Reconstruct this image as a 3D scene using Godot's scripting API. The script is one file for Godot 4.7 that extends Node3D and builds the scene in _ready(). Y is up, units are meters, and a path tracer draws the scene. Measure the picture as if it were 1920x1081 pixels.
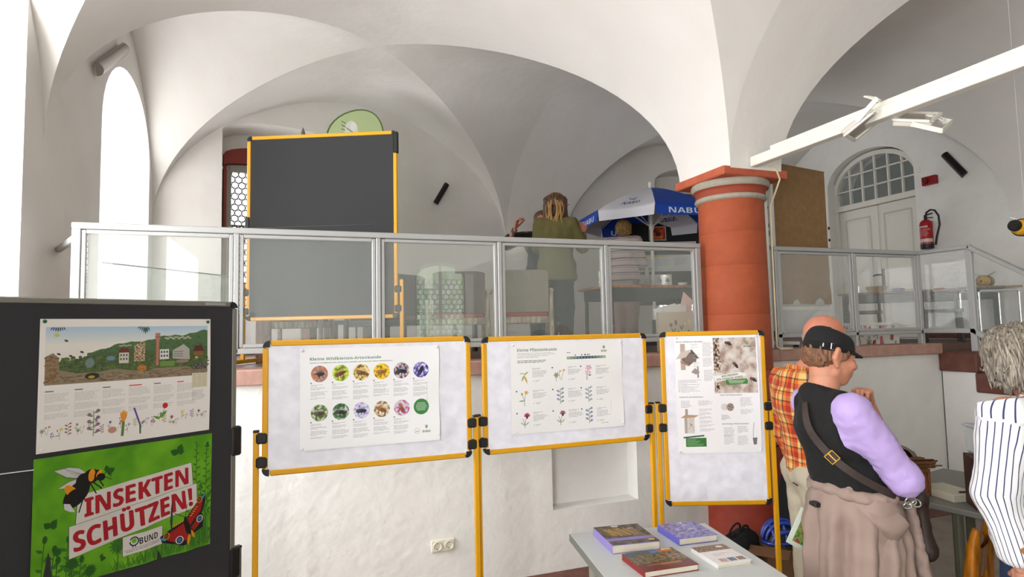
extends Node3D
# An old vaulted hall with a raised gallery, pinboards and visitors at a small nature exhibition.

var M := {}
var taken := {}

# ---------------------------------------------------------------- mesh builder
class MB:
	var v := PackedVector3Array()
	var n := PackedVector3Array()
	var uv := PackedVector2Array()
	var ix := PackedInt32Array()
	var xf := Transform3D()

	func vert(p: Vector3, nn: Vector3, t := Vector2.ZERO) -> int:
		v.append(xf * p)
		n.append((xf.basis * nn).normalized())
		uv.append(t)
		return v.size() - 1

	func tri(a: int, b: int, c: int) -> void:
		ix.append(a)
		ix.append(c)
		ix.append(b)

	# corners counter-clockwise seen from outside
	func quad(a: Vector3, b: Vector3, c: Vector3, d: Vector3, r := Rect2(0, 0, 1, 1)) -> void:
		var nn := (b - a).cross(d - a)
		if nn.length() < 1e-12:
			nn = (c - b).cross(d - b)
		nn = nn.normalized()
		var i := vert(a, nn, Vector2(r.position.x, r.end.y))
		vert(b, nn, r.end)
		vert(c, nn, Vector2(r.end.x, r.position.y))
		vert(d, nn, r.position)
		tri(i, i + 1, i + 2)
		tri(i, i + 2, i + 3)

	# a flat convex face turned away from the point o
	func face(ps: Array, o: Vector3) -> void:
		var nn: Vector3 = (ps[1] - ps[0]).cross(ps[2] - ps[0]).normalized()
		if nn.dot(ps[0] - o) < 0:
			ps.reverse()
			nn = -nn
		var i := v.size()
		var ax := nn.cross(Vector3.UP if absf(nn.y) < 0.9 else Vector3.RIGHT).normalized()
		var ay := nn.cross(ax)
		for p in ps:
			vert(p, nn, Vector2(p.dot(ax), p.dot(ay)))
		for k in range(1, ps.size() - 1):
			tri(i, i + k, i + k + 1)

	func box(c: Vector3, s: Vector3, bev := 0.0, b := Basis()) -> void:
		var keep := xf
		xf = xf * Transform3D(b, c)
		var h := s * 0.5
		var g := minf(bev, minf(h.x, minf(h.y, h.z)) * 0.9)
		var P := func(sx: float, sy: float, sz: float, a: int) -> Vector3:
			return Vector3(sx * (h.x - (0.0 if a == 0 else g)), sy * (h.y - (0.0 if a == 1 else g)), sz * (h.z - (0.0 if a == 2 else g)))
		for a in 3:
			for sg in [-1, 1]:
				var q := []
				for k in [[-1, -1], [1, -1], [1, 1], [-1, 1]]:
					var w := [k[0], k[1]]
					w.insert(a, sg)
					q.append(P.call(w[0], w[1], w[2], a))
				face(q, Vector3.ZERO)
		if g > 0.0:
			for c3 in 3:
				var a := (c3 + 1) % 3
				var d := (c3 + 2) % 3
				for sa in [-1, 1]:
					for sd in [-1, 1]:
						var w := [0, 0, 0]
						w[a] = sa
						w[d] = sd
						var q := []
						w[c3] = -1
						q.append(P.call(w[0], w[1], w[2], a))
						w[c3] = 1
						q.append(P.call(w[0], w[1], w[2], a))
						q.append(P.call(w[0], w[1], w[2], d))
						w[c3] = -1
						q.append(P.call(w[0], w[1], w[2], d))
						face(q, Vector3.ZERO)
			for sx in [-1, 1]:
				for sy in [-1, 1]:
					for sz in [-1, 1]:
						face([P.call(sx, sy, sz, 0), P.call(sx, sy, sz, 1), P.call(sx, sy, sz, 2)], Vector3.ZERO)
		xf = keep

	# box between two points, w wide and h high
	func bar(p: Vector3, q: Vector3, w: float, h: float, bev := 0.0, up := Vector3.UP) -> void:
		var d := q - p
		var z := d.normalized()
		if absf(z.dot(up)) > 0.98:
			up = Vector3.FORWARD if absf(z.dot(Vector3.FORWARD)) < 0.9 else Vector3.RIGHT
		var x := up.cross(z).normalized()
		box((p + q) * 0.5, Vector3(w, h, d.length()), bev, Basis(x, z.cross(x), z))

	func ring_basis(d: Vector3) -> Basis:
		var z := d.normalized()
		var u := Vector3.UP if absf(z.y) < 0.95 else Vector3.RIGHT
		var x := u.cross(z).normalized()
		return Basis(x, z.cross(x), z)

	func cyl(p: Vector3, q: Vector3, r0: float, r1 := -1.0, seg := 12, cap := true) -> void:
		if r1 < 0.0:
			r1 = r0
		tube([p, q], [r0, r1], seg, cap)

	func tube(ps: Array, r, seg := 8, cap := true) -> void:
		var rr := func(i: int) -> float:
			return r[i] if r is Array else r
		var m := ps.size()
		var b := ring_basis(ps[1] - ps[0])
		var base := v.size()
		var run := 0.0
		for i in m:
			var d: Vector3 = (ps[mini(i + 1, m - 1)] - ps[maxi(i - 1, 0)]).normalized()
			if i > 0:
				run += (ps[i] - ps[i - 1]).length()
				var ax := b.z.cross(d)
				if ax.length() > 1e-5:
					b = Basis(ax.normalized(), b.z.angle_to(d)) * b
			for k in seg + 1:
				var t := TAU * k / seg
				var o := b.x * cos(t) + b.y * sin(t)
				vert(ps[i] + o * rr.call(i), o, Vector2(float(k) / seg, run))
		for i in m - 1:
			for k in seg:
				var a := base + i * (seg + 1) + k
				tri(a, a + 1, a + seg + 2)
				tri(a, a + seg + 2, a + seg + 1)
		if cap:
			for e in [0, m - 1]:
				var d: Vector3 = (ps[0] - ps[1] if e == 0 else ps[m - 1] - ps[m - 2]).normalized()
				var c := vert(ps[e], d, Vector2(0.5, 0.5))
				var st := v.size()
				for k in seg + 1:
					vert((xf.affine_inverse() * v[base + e * (seg + 1) + k]), d)
				for k in seg:
					if e == 0:
						tri(c, st + k + 1, st + k)
					else:
						tri(c, st + k, st + k + 1)

	# profile of Vector2(radius, height), bottom to top, turned about the y axis at c
	func lathe(pr: Array, c := Vector3.ZERO, seg := 24, a0 := 0.0, a1 := TAU, crease := 0.6) -> void:
		var m := pr.size()
		var nr := []
		for i in m - 1:
			var d: Vector2 = pr[i + 1] - pr[i]
			nr.append(Vector2(d.y, -d.x).normalized())
		for i in m - 1:
			if (pr[i + 1] - pr[i]).length() < 1e-6:
				continue
			var n0: Vector2 = nr[i]
			var n1: Vector2 = nr[i]
			if i > 0 and nr[i - 1].angle_to(nr[i]) < crease and nr[i - 1].angle_to(nr[i]) > -crease:
				n0 = (nr[i - 1] + nr[i]).normalized()
			if i < m - 2 and absf(nr[i].angle_to(nr[i + 1])) < crease:
				n1 = (nr[i + 1] + nr[i]).normalized()
			var st := v.size()
			for k in seg + 1:
				var t := a0 + (a1 - a0) * k / seg
				var o := Vector3(sin(t), 0, cos(t))
				vert(c + o * pr[i].x + Vector3.UP * pr[i].y, o * n0.x + Vector3.UP * n0.y, Vector2(float(k) / seg, pr[i].y))
				vert(c + o * pr[i + 1].x + Vector3.UP * pr[i + 1].y, o * n1.x + Vector3.UP * n1.y, Vector2(float(k) / seg, pr[i + 1].y))
			for k in seg:
				var a := st + k * 2
				tri(a, a + 2, a + 3)
				tri(a, a + 3, a + 1)

	# smooth surface f(u, v) on a grid; normals follow du x dv, turned round by flip
	func grid(nu: int, nv: int, f: Callable, flip := false, wrap_u := false) -> void:
		var P := []
		for j in nv + 1:
			for i in nu + 1:
				P.append(f.call(float(i) / nu, float(j) / nv))
		var st := v.size()
		for j in nv + 1:
			for i in nu + 1:
				var a: Vector3 = P[j * (nu + 1) + (maxi(i - 1, 0) if not wrap_u or i > 0 else nu - 1)]
				var b: Vector3 = P[j * (nu + 1) + (mini(i + 1, nu) if not wrap_u or i < nu else 1)]
				var c: Vector3 = P[maxi(j - 1, 0) * (nu + 1) + i]
				var d: Vector3 = P[mini(j + 1, nv) * (nu + 1) + i]
				var nn := (b - a).cross(d - c)
				if nn.length() < 1e-14:
					nn = Vector3.UP
				vert(P[j * (nu + 1) + i], -nn if flip else nn, Vector2(float(i) / nu, float(j) / nv))
		for j in nv:
			for i in nu:
				var a := st + j * (nu + 1) + i
				if flip:
					tri(a, a + nu + 2, a + 1)
					tri(a, a + nu + 1, a + nu + 2)
				else:
					tri(a, a + 1, a + nu + 2)
					tri(a, a + nu + 2, a + nu + 1)

	# flat outline in the xy plane pushed out along z from z0 to z1
	func slab(poly: PackedVector2Array, z0: float, z1: float, smooth_side := false) -> void:
		var area := 0.0
		for i in poly.size():
			area += poly[i].cross(poly[(i + 1) % poly.size()])
		if area < 0.0:
			poly = poly.duplicate()
			poly.reverse()
		var lo := poly[0]
		var hi := poly[0]
		for p in poly:
			lo = lo.min(p)
			hi = hi.max(p)
		var t := Geometry2D.triangulate_polygon(poly)
		for s in 2:
			var st := v.size()
			for p in poly:
				vert(Vector3(p.x, p.y, z1 if s else z0), Vector3(0, 0, 1 if s else -1), Vector2((p.x - lo.x) / maxf(hi.x - lo.x, 1e-6), 1.0 - (p.y - lo.y) / maxf(hi.y - lo.y, 1e-6)))
			for k in range(0, t.size(), 3):
				var a := poly[t[k]]
				var cw := (poly[t[k + 1]] - a).cross(poly[t[k + 2]] - a) < 0
				if cw == (s == 1):
					tri(st + t[k], st + t[k + 2], st + t[k + 1])
				else:
					tri(st + t[k], st + t[k + 1], st + t[k + 2])
		var m := poly.size()
		for i in m:
			var a := poly[i]
			var b := poly[(i + 1) % m]
			var na := Vector3((b - a).y, -(b - a).x, 0).normalized()
			var nb := na
			if smooth_side:
				var p := poly[(i + m - 1) % m]
				var q := poly[(i + 2) % m]
				na = (na + Vector3((a - p).y, -(a - p).x, 0).normalized()).normalized()
				nb = (nb + Vector3((q - b).y, -(q - b).x, 0).normalized()).normalized()
			var st := vert(Vector3(a.x, a.y, z0), na)
			vert(Vector3(b.x, b.y, z0), nb)
			vert(Vector3(b.x, b.y, z1), nb)
			vert(Vector3(a.x, a.y, z1), na)
			tri(st, st + 1, st + 2)
			tri(st, st + 2, st + 3)

	func ball(c: Vector3, r: Vector3, seg := 14, rows := 9, b := Basis()) -> void:
		var st := v.size()
		for j in rows + 1:
			var p := PI * j / rows
			for i in seg + 1:
				var t := TAU * i / seg
				var o := Vector3(sin(p) * sin(t), -cos(p), sin(p) * cos(t))
				vert(c + b * (o * r), b * (o / r), Vector2(float(i) / seg, 1.0 - float(j) / rows))
		for j in rows:
			for i in seg:
				var a := st + j * (seg + 1) + i
				tri(a, a + 1, a + seg + 2)
				tri(a, a + seg + 2, a + seg + 1)

	func mesh() -> ArrayMesh:
		var a := []
		a.resize(Mesh.ARRAY_MAX)
		a[Mesh.ARRAY_VERTEX] = v
		a[Mesh.ARRAY_NORMAL] = n
		a[Mesh.ARRAY_TEX_UV] = uv
		a[Mesh.ARRAY_INDEX] = ix
		var m := ArrayMesh.new()
		m.add_surface_from_arrays(Mesh.PRIMITIVE_TRIANGLES, a)
		return m

# ---------------------------------------------------------------- naming and tagging
func numbered(called: String) -> String:
	if not taken.has(called):
		taken[called] = 0
		return called
	taken[called] += 1
	return "%s_%03d" % [called, taken[called]]

func tag(o: Node3D, label: String, category: String, group := "") -> Node3D:
	o.set_meta("label", label)
	o.set_meta("category", category)
	if group:
		o.set_meta("group", group)
	return o

func thing(called: String, label: String, category: String, at := Vector3.ZERO, turn := 0.0, group := "") -> Node3D:
	var o := Node3D.new()
	o.name = numbered(called)
	o.position = at
	o.rotation.y = turn
	tag(o, label, category, group)
	add_child(o)
	return o

func part(called: String, b, m: Material, parent: Node, label := "") -> MeshInstance3D:
	var o := MeshInstance3D.new()
	o.mesh = b.mesh() if b is MB else b
	o.material_override = m
	if parent == self:
		o.name = numbered(called)
		add_child(o)
	else:
		var have := 0
		for c in parent.get_children():
			if str(c.name) == called or (str(c.name).begins_with(called + "_") and str(c.name).substr(called.length() + 1).is_valid_int()):
				have += 1
		o.name = called if have == 0 else "%s_%03d" % [called, have]
		parent.add_child(o)
	if label:
		o.set_meta("label", label)
	return o

func struct(called: String, b: MB, m: Material, parent: Node = self) -> MeshInstance3D:
	var o := part(called, b, m, parent)
	o.set_meta("kind", "structure")
	return o

func solo(called: String, label: String, category: String, b: MB, m: Material, at := Vector3.ZERO, turn := 0.0, group := "") -> MeshInstance3D:
	var o := part(called, b, m, self)
	o.position = at
	o.rotation.y = turn
	tag(o, label, category, group)
	return o

# ---------------------------------------------------------------- materials
func mat(c: Color, rough := 0.8, metal := 0.0) -> StandardMaterial3D:
	var m := StandardMaterial3D.new()
	m.albedo_color = c
	m.roughness = rough
	m.metallic = metal
	return m

func noise_tex(freq: float, a: Color, b: Color, size := 256, sd := 1, oct := 4, mid := -1.0) -> NoiseTexture2D:
	var f := FastNoiseLite.new()
	f.seed = sd
	f.frequency = freq
	f.fractal_octaves = oct
	f.noise_type = FastNoiseLite.TYPE_SIMPLEX_SMOOTH
	var t := NoiseTexture2D.new()
	t.noise = f
	t.width = size
	t.height = size
	t.seamless = true
	var g := Gradient.new()
	g.set_color(0, a)
	g.set_color(1, b)
	if mid >= 0.0:
		g.set_offset(0, maxf(mid - 0.2, 0.0))
		g.set_offset(1, minf(mid + 0.2, 1.0))
	t.color_ramp = g
	return t

func tex_mat(t: Texture2D, rough := 0.8, tri_scale := 0.0, bump: Texture2D = null, bump_cm := 0.2, world := true) -> StandardMaterial3D:
	var m := mat(Color.WHITE, rough)
	m.albedo_texture = t
	if tri_scale > 0.0:
		m.uv1_triplanar = true
		m.uv1_world_triplanar = world
		m.uv1_scale = Vector3.ONE * tri_scale
	if bump:
		m.heightmap_enabled = true
		m.heightmap_texture = bump
		m.heightmap_scale = bump_cm
	return m

func glow(c: Color, e: float) -> StandardMaterial3D:
	var m := mat(c, 0.6)
	m.emission_enabled = true
	m.emission = c
	m.emission_energy_multiplier = e
	return m

func glass_mat(tint := Color(0.92, 0.97, 0.94), a := 0.06) -> StandardMaterial3D:
	var m := mat(Color(tint, a), 0.0)
	m.transparency = BaseMaterial3D.TRANSPARENCY_ALPHA
	return m

# ---------------------------------------------------------------- flat print: a small drawing board for posters and covers
class Cv:
	var im: Image
	var w: int
	var h: int
	var rng := RandomNumberGenerator.new()
	var off := Vector2.ZERO
	static var glyphs := {}

	func _init(ww: int, hh: int, c: Color, sd := 1) -> void:
		w = ww
		h = hh
		im = Image.create_empty(w, h, false, Image.FORMAT_RGB8)
		im.fill(c)
		rng.seed = sd

	func rect(x: float, y: float, ww: float, hh: float, c: Color) -> void:
		im.fill_rect(Rect2i(int(x), int(y), maxi(int(ww), 1), maxi(int(hh), 1)), c)

	func poly(p: PackedVector2Array, c: Color) -> void:
		if off != Vector2.ZERO:
			p = Transform2D(0, off) * p
		var y0 := INF
		var y1 := -INF
		for q in p:
			y0 = minf(y0, q.y)
			y1 = maxf(y1, q.y)
		var m := p.size()
		for y in range(maxi(int(y0), 0), mini(int(y1) + 1, h)):
			var yy := y + 0.5
			var xs := []
			for i in m:
				var a := p[i]
				var b := p[(i + 1) % m]
				if (a.y <= yy) != (b.y <= yy):
					xs.append(a.x + (yy - a.y) / (b.y - a.y) * (b.x - a.x))
			xs.sort()
			for k in range(0, xs.size() - 1, 2):
				var l := maxi(int(round(xs[k])), 0)
				var r := mini(int(round(xs[k + 1])), w)
				if r > l:
					im.fill_rect(Rect2i(l, y, r - l, 1), c)

	func ell(x: float, y: float, rx: float, ry: float, c: Color, turn := 0.0) -> void:
		var p := PackedVector2Array()
		for k in 20:
			p.append(Vector2(x, y) + Vector2(cos(TAU * k / 20) * rx, sin(TAU * k / 20) * ry).rotated(turn))
		poly(p, c)

	func line(a: Vector2, b: Vector2, t: float, c: Color) -> void:
		var d := (b - a).normalized().orthogonal() * maxf(t, 1.2) * 0.5
		poly(PackedVector2Array([a + d, b + d, b - d, a - d]), c)

	func curve(a: Vector2, b: Vector2, bend: float, t: float, c: Color) -> void:
		var m := (a + b) / 2 + (b - a).orthogonal() * bend
		var prev := a
		for k in range(1, 7):
			var s := k / 6.0
			var q := a.lerp(m, s).lerp(m.lerp(b, s), s)
			line(prev, q, t, c)
			prev = q

	func leaf(a: Vector2, b: Vector2, wd: float, c: Color) -> void:
		var n := (b - a).orthogonal() * wd
		poly(PackedVector2Array([a, a.lerp(b, 0.3) + n * 0.8, a.lerp(b, 0.6) + n * 0.8, b, a.lerp(b, 0.6) - n * 0.8, a.lerp(b, 0.3) - n * 0.8]), c)

	func glyph(s: String, bold: bool) -> PackedVector3Array:
		var key := s + str(bold)
		if not glyphs.has(key):
			var tm := TextMesh.new()
			var f := SystemFont.new()
			f.font_names = PackedStringArray(["Droid Sans"])
			f.font_weight = 700 if bold else 400
			tm.font = f
			tm.font_size = 48
			tm.pixel_size = 1.0
			tm.depth = 0.0
			tm.curve_step = 2.0
			tm.text = s
			var a := tm.surface_get_arrays(0)
			var vs: PackedVector3Array = a[Mesh.ARRAY_VERTEX]
			var id = a[Mesh.ARRAY_INDEX]
			var o := PackedVector3Array()
			if id != null and id.size():
				for k in id:
					o.append(vs[k])
			else:
				o = vs
			glyphs[key] = o
		return glyphs[key]

	# text with its left baseline at p; cap is the height of a capital; across stretches it to that length
	func text(s: String, p: Vector2, cap: float, c: Color, bold := true, turn := 0.0, across := 0.0, shear := 0.0) -> void:
		var ref := glyph("H", bold)
		var lo := INF
		var hi := -INF
		for q in ref:
			lo = minf(lo, q.y)
			hi = maxf(hi, q.y)
		var g := glyph(s, bold)
		var l := INF
		var r := -INF
		for q in g:
			l = minf(l, q.x)
			r = maxf(r, q.x)
		var k := cap / (hi - lo)
		var kx := across / (r - l) if across > 0.0 else k
		var t := PackedVector2Array()
		for i in range(0, g.size(), 3):
			t = PackedVector2Array()
			for j in 3:
				var q := g[i + j]
				t.append(p + Vector2((q.x - l) * kx + (q.y - lo) * k * shear, -(q.y - lo) * k).rotated(turn))
			poly(t, c)

	# lines of print too small to read
	func lines(x: float, y: float, ww: float, n: int, lh: float, c: Color, t := 0.38) -> void:
		for i in n:
			var e := x + ww * (rng.randf_range(0.72, 1.0) if i < n - 1 else rng.randf_range(0.3, 0.8))
			var q := x
			while q < e:
				var s := rng.randf_range(0.8, 3.2) * lh
				var k := rng.randf_range(0.0, 0.25)
				rect(q, y + i * lh, minf(s, e - q), maxf(1.0, lh * t), c.lerp(Color.WHITE, k))
				q += s + lh * 0.35

	# a small picture of blotches in three tones, cut to a circle or a box
	func blotch(x: float, y: float, rx: float, ry: float, a: Color, b: Color, d: Color, f: float, sd: int, round_ := true) -> void:
		var no := FastNoiseLite.new()
		no.seed = sd
		no.frequency = f
		no.fractal_octaves = 3
		for j in range(int(y - ry), int(y + ry)):
			for i in range(int(x - rx), int(x + rx)):
				if i < 0 or j < 0 or i >= w or j >= h:
					continue
				if round_ and pow((i - x) / rx, 2) + pow((j - y) / ry, 2) > 1.0:
					continue
				var n := no.get_noise_2d(i, j) * 1.05 + 0.5
				im.set_pixel(i, j, a.lerp(b, clampf(n * 2.0, 0, 1)) if n < 0.5 else b.lerp(d, clampf(n * 2.0 - 1.0, 0, 1)))

	func insect(x: float, y: float, s: float, body: Color, wing: Color, turn := 0.0) -> void:
		ell(x - s * 0.1, y - s * 0.3, s * 0.75, s * 0.22, wing, turn - 0.35)
		ell(x, y, s * 0.85, s * 0.32, body, turn)
		ell(x - s * 0.55 * cos(turn), y - s * 0.55 * sin(turn), s * 0.36, s * 0.34, body.lightened(0.15), turn)
		for k in 3:
			line(Vector2(x + (k - 1) * s * 0.35, y), Vector2(x + (k - 1) * s * 0.6, y + s * 0.65), s * 0.09, body.darkened(0.3))

	func pin_mark(x: float, y: float, s: float, c: Color, bold_c: Color) -> void:
		ell(x, y, s * 0.55, s * 0.6, c)
		poly(PackedVector2Array([Vector2(x - s * 0.3, y + s * 0.4), Vector2(x + s * 0.3, y + s * 0.4), Vector2(x, y + s * 1.1)]), c)
		ell(x, y, s * 0.3, s * 0.33, bold_c)

	func tex() -> ImageTexture:
		return ImageTexture.create_from_image(im)

func print_mat(c: Cv, rough := 0.55) -> StandardMaterial3D:
	var m := mat(Color.WHITE, rough)
	m.albedo_texture = c.tex()
	m.texture_repeat = false
	return m

# a sheet hung upright: front print, plain back; bulge(u, v) lifts it off the board
func sheet(w: float, h: float, bulge: Callable, nu := 12, nv := 10, t := 0.0012) -> MB:
	var b := MB.new()
	b.grid(nu, nv, func(u, v): return Vector3((u - 0.5) * w, (0.5 - v) * h, bulge.call(u, v) + t), true)
	b.grid(nu, nv, func(u, v): return Vector3((u - 0.5) * w, (0.5 - v) * h, bulge.call(u, v)), false)
	var e := func(u: float, v: float, o: float) -> Vector3:
		return Vector3((u - 0.5) * w, (0.5 - v) * h, bulge.call(u, v) + o)
	for k in nu:
		var a := float(k) / nu
		var c := float(k + 1) / nu
		b.quad(e.call(a, 0, t), e.call(c, 0, t), e.call(c, 0, 0), e.call(a, 0, 0), Rect2(0.01, 0.01, 0.0, 0.0))
		b.quad(e.call(c, 1, t), e.call(a, 1, t), e.call(a, 1, 0), e.call(c, 1, 0), Rect2(0.01, 0.99, 0.0, 0.0))
	for k in nv:
		var a := float(k) / nv
		var c := float(k + 1) / nv
		b.quad(e.call(0, c, t), e.call(0, a, t), e.call(0, a, 0), e.call(0, c, 0), Rect2(0.01, 0.01, 0.0, 0.0))
		b.quad(e.call(1, a, t), e.call(1, c, t), e.call(1, c, 0), e.call(1, a, 0), Rect2(0.99, 0.01, 0.0, 0.0))
	return b

# ---------------------------------------------------------------- the scene
const FLOOR_UP := 1.47      # the gallery floor
const FRONT := -3.945       # front face of the gallery
const WEST := -1.4
const EAST := 7.3
const SOUTH := 4.0
const SPRING := 2.84
const RISE := 1.66
const EXPO := 1.73

func _ready() -> void:
	var cam := Camera3D.new()
	cam.name = "camera"
	cam.position = Vector3(0, 1.68, 0)
	cam.basis = Basis(Vector3.UP, -deg_to_rad(19.8)) * Basis(Vector3.RIGHT, deg_to_rad(3.88)) * Basis(Vector3.BACK, -deg_to_rad(1.17))
	cam.fov = rad_to_deg(2.0 * atan(540.5 / 1130.0))
	cam.near = 0.05
	cam.far = 100.0
	add_child(cam)
	cam.current = true
	var env := Environment.new()
	var sky := Sky.new()
	var sm := ProceduralSkyMaterial.new()
	sm.sky_top_color = Color(0.78, 0.84, 0.92)
	sm.sky_horizon_color = Color(0.95, 0.96, 0.97)
	sm.ground_bottom_color = Color(0.35, 0.38, 0.33)
	sm.ground_horizon_color = Color(0.8, 0.82, 0.8)
	sky.sky_material = sm
	env.sky = sky
	env.background_mode = Environment.BG_SKY
	env.tonemap_mode = Environment.TONE_MAPPER_LINEAR
	env.tonemap_exposure = 1.06
	env.sdfgi_enabled = true
	env.ssao_enabled = true
	env.ssil_enabled = true
	var we := WorldEnvironment.new()
	we.name = "world_environment"
	we.environment = env
	add_child(we)
	# daylight: one area light just inside each window
	window_light(Vector3(-1.86, 2.0, -3.1), Vector3.RIGHT, 1.5, 2.3, 9.0)
	window_light(Vector3(-1.86, 2.75, -6.1), Vector3.RIGHT, 1.5, 2.3, 2.2)
	window_light(Vector3(-1.86, 1.95, 1.1), Vector3.RIGHT, 2.2, 2.1, 28.0)
	window_light(Vector3(2.85, 2.2, 4.38), Vector3.FORWARD, 0.9, 2.0, 0.6)
	window_light(Vector3(-0.2236, 2.74, -7.680), Vector3(0.19, 0, 0.98), 0.7, 1.5, 1.2)
	window_light(Vector3(5.925, 2.72, -8.219), Vector3.BACK, 0.85, 1.5, 0.8)
	materials()
	build_room()
	build_more()

func window_light(at: Vector3, d: Vector3, w: float, h: float, e: float) -> void:
	var l := AreaLight3D.new()
	l.name = numbered("window_light")
	l.area_size = Vector2(w, h)
	l.light_color = Color(0.985, 0.985, 0.985)
	l.light_energy = e
	l.area_range = 30.0
	l.area_attenuation = 2.0
	l.shadow_enabled = true
	l.position = at
	l.basis = Basis.looking_at(d, Vector3.UP)
	add_child(l)

func materials() -> void:
	var bump := noise_tex(0.02, Color.BLACK, Color.WHITE, 512, 3, 5)
	M.plaster = tex_mat(noise_tex(0.006, Color(0.865, 0.85, 0.83), Color(0.90, 0.888, 0.87), 512, 5, 4), 0.9, 0.45, bump, 0.35)
	M.plaster.heightmap_texture = bump
	M.white_wall = tex_mat(noise_tex(0.01, Color(0.885, 0.878, 0.86), Color(0.91, 0.906, 0.892), 512, 8, 4), 0.9, 0.7, noise_tex(0.03, Color.BLACK, Color.WHITE, 512, 4, 5), 0.3)
	M.sandstone = tex_mat(noise_tex(0.02, Color(0.66, 0.50, 0.45), Color(0.73, 0.59, 0.53), 256, 11, 5), 0.8, 1.5, noise_tex(0.06, Color.BLACK, Color.WHITE, 256, 12, 4), 0.15)
	M.red_stone = tex_mat(noise_tex(0.02, Color(0.36, 0.20, 0.16), Color(0.46, 0.29, 0.24), 256, 13, 5), 0.6, 1.5, noise_tex(0.05, Color.BLACK, Color.WHITE, 256, 14, 4), 0.15)
	M.column = tex_mat(noise_tex(0.015, Color(0.61, 0.28, 0.155), Color(0.67, 0.325, 0.185), 512, 15, 5), 0.75, 1.2, noise_tex(0.06, Color.BLACK, Color.WHITE, 256, 16, 4), 0.08)
	M.ring_grey = tex_mat(noise_tex(0.03, Color(0.60, 0.57, 0.51), Color(0.68, 0.65, 0.59), 256, 17, 4), 0.8, 2.0)
	M.floor_tile = tex_mat(noise_tex(0.02, Color(0.46, 0.42, 0.38), Color(0.54, 0.50, 0.45), 256, 18, 4), 0.55, 1.0)
	M.gallery = tex_mat(noise_tex(0.02, Color(0.38, 0.28, 0.24), Color(0.46, 0.35, 0.30), 256, 19, 4), 0.5, 1.0)
	M.alu = mat(Color(0.66, 0.66, 0.655), 0.5, 0.25)
	M.alu_dark = mat(Color(0.40, 0.41, 0.42), 0.4, 0.5)
	M.glass = glass_mat()
	M.yellow = mat(Color(0.87, 0.63, 0.04), 0.38)
	M.black_plastic = mat(Color(0.055, 0.055, 0.065), 0.5)
	M.white_paint = mat(Color(0.90, 0.89, 0.85), 0.5)
	M.grey_paint = mat(Color(0.55, 0.54, 0.50), 0.5)
	M.red_paint = mat(Color(0.50, 0.16, 0.10), 0.6)
	M.chrome = mat(Color(0.85, 0.85, 0.86), 0.15, 1.0)
	M.lead = mat(Color(0.10, 0.10, 0.10), 0.6)
	M.pane_bright = glow(Color(0.985, 0.99, 1.0), 3.0)
	M.pane_back = glow(Color.WHITE, 2.4)
	M.pane_back.emission_operator = BaseMaterial3D.EMISSION_OP_MULTIPLY
	M.pane_back.emission_texture = noise_tex(0.02, Color(0.35, 0.62, 0.18), Color(0.98, 1.0, 0.98), 256, 41, 3)

# a wall from p to q (x, z), the room on the right of p->q as seen from above; openings [u0, u1, sill, spring, rise, depth, splay]
func wall(b: MB, p: Vector2, q: Vector2, y0: float, y1: float, ops: Array, thick := 0.5) -> void:
	var d := (q - p).normalized()
	var L := (q - p).length()
	var out := Vector3(d.y, 0, -d.x)     # away from the room
	var at := func(u: float, y: float, o := 0.0) -> Vector3:
		return Vector3(p.x + d.x * u, y, p.y + d.y * u) + out * o
	var span := func(u0: float, u1: float, a0: float, a1: float, c0: float, c1: float) -> void:
		b.quad(at.call(u0, a0), at.call(u1, a1), at.call(u1, c1), at.call(u0, c0))
		b.quad(at.call(u1, a1, thick), at.call(u0, a0, thick), at.call(u0, c0, thick), at.call(u1, c1, thick))
	var x := 0.0
	for o in ops:
		span.call(x, o[0], y0, y0, y1, y1)
		if o[2] > y0:
			span.call(o[0], o[1], y0, y0, o[2], o[2])
		var N := 20
		var sp: float = o[6]
		var arc := func(k: int, inner: bool) -> Vector2:
			var t := PI * k / N
			var mid: float = (o[0] + o[1]) / 2
			var hw: float = (o[1] - o[0]) / 2 - (sp if inner else 0.0)
			return Vector2(mid - hw * cos(t), o[3] + (o[4] - (sp * 0.6 if inner else 0.0)) * sin(t))
		for k in N:
			var a: Vector2 = arc.call(k, false)
			var c: Vector2 = arc.call(k + 1, false)
			span.call(a.x, c.x, a.y, c.y, y1, y1)
			var ai: Vector2 = arc.call(k, true)
			var ci: Vector2 = arc.call(k + 1, true)
			b.quad(at.call(a.x, a.y), at.call(ai.x, ai.y, o[5]), at.call(ci.x, ci.y, o[5]), at.call(c.x, c.y))
		b.quad(at.call(o[0], o[2]), at.call(o[0] + sp, o[2], o[5]), at.call(o[0] + sp, o[3], o[5]), at.call(o[0], o[3]))
		b.quad(at.call(o[1] - sp, o[2], o[5]), at.call(o[1], o[2]), at.call(o[1], o[3]), at.call(o[1] - sp, o[3], o[5]))
		b.quad(at.call(o[0], o[2]), at.call(o[1], o[2]), at.call(o[1] - sp, o[2], o[5]), at.call(o[0] + sp, o[2], o[5]))
		x = o[1]
	span.call(x, L, y0, y0, y1, y1)

func prof(q: float) -> float:
	return SPRING + RISE * sqrt(maxf(0.0, 1.0 - pow(absf(q), EXPO)))

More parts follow.
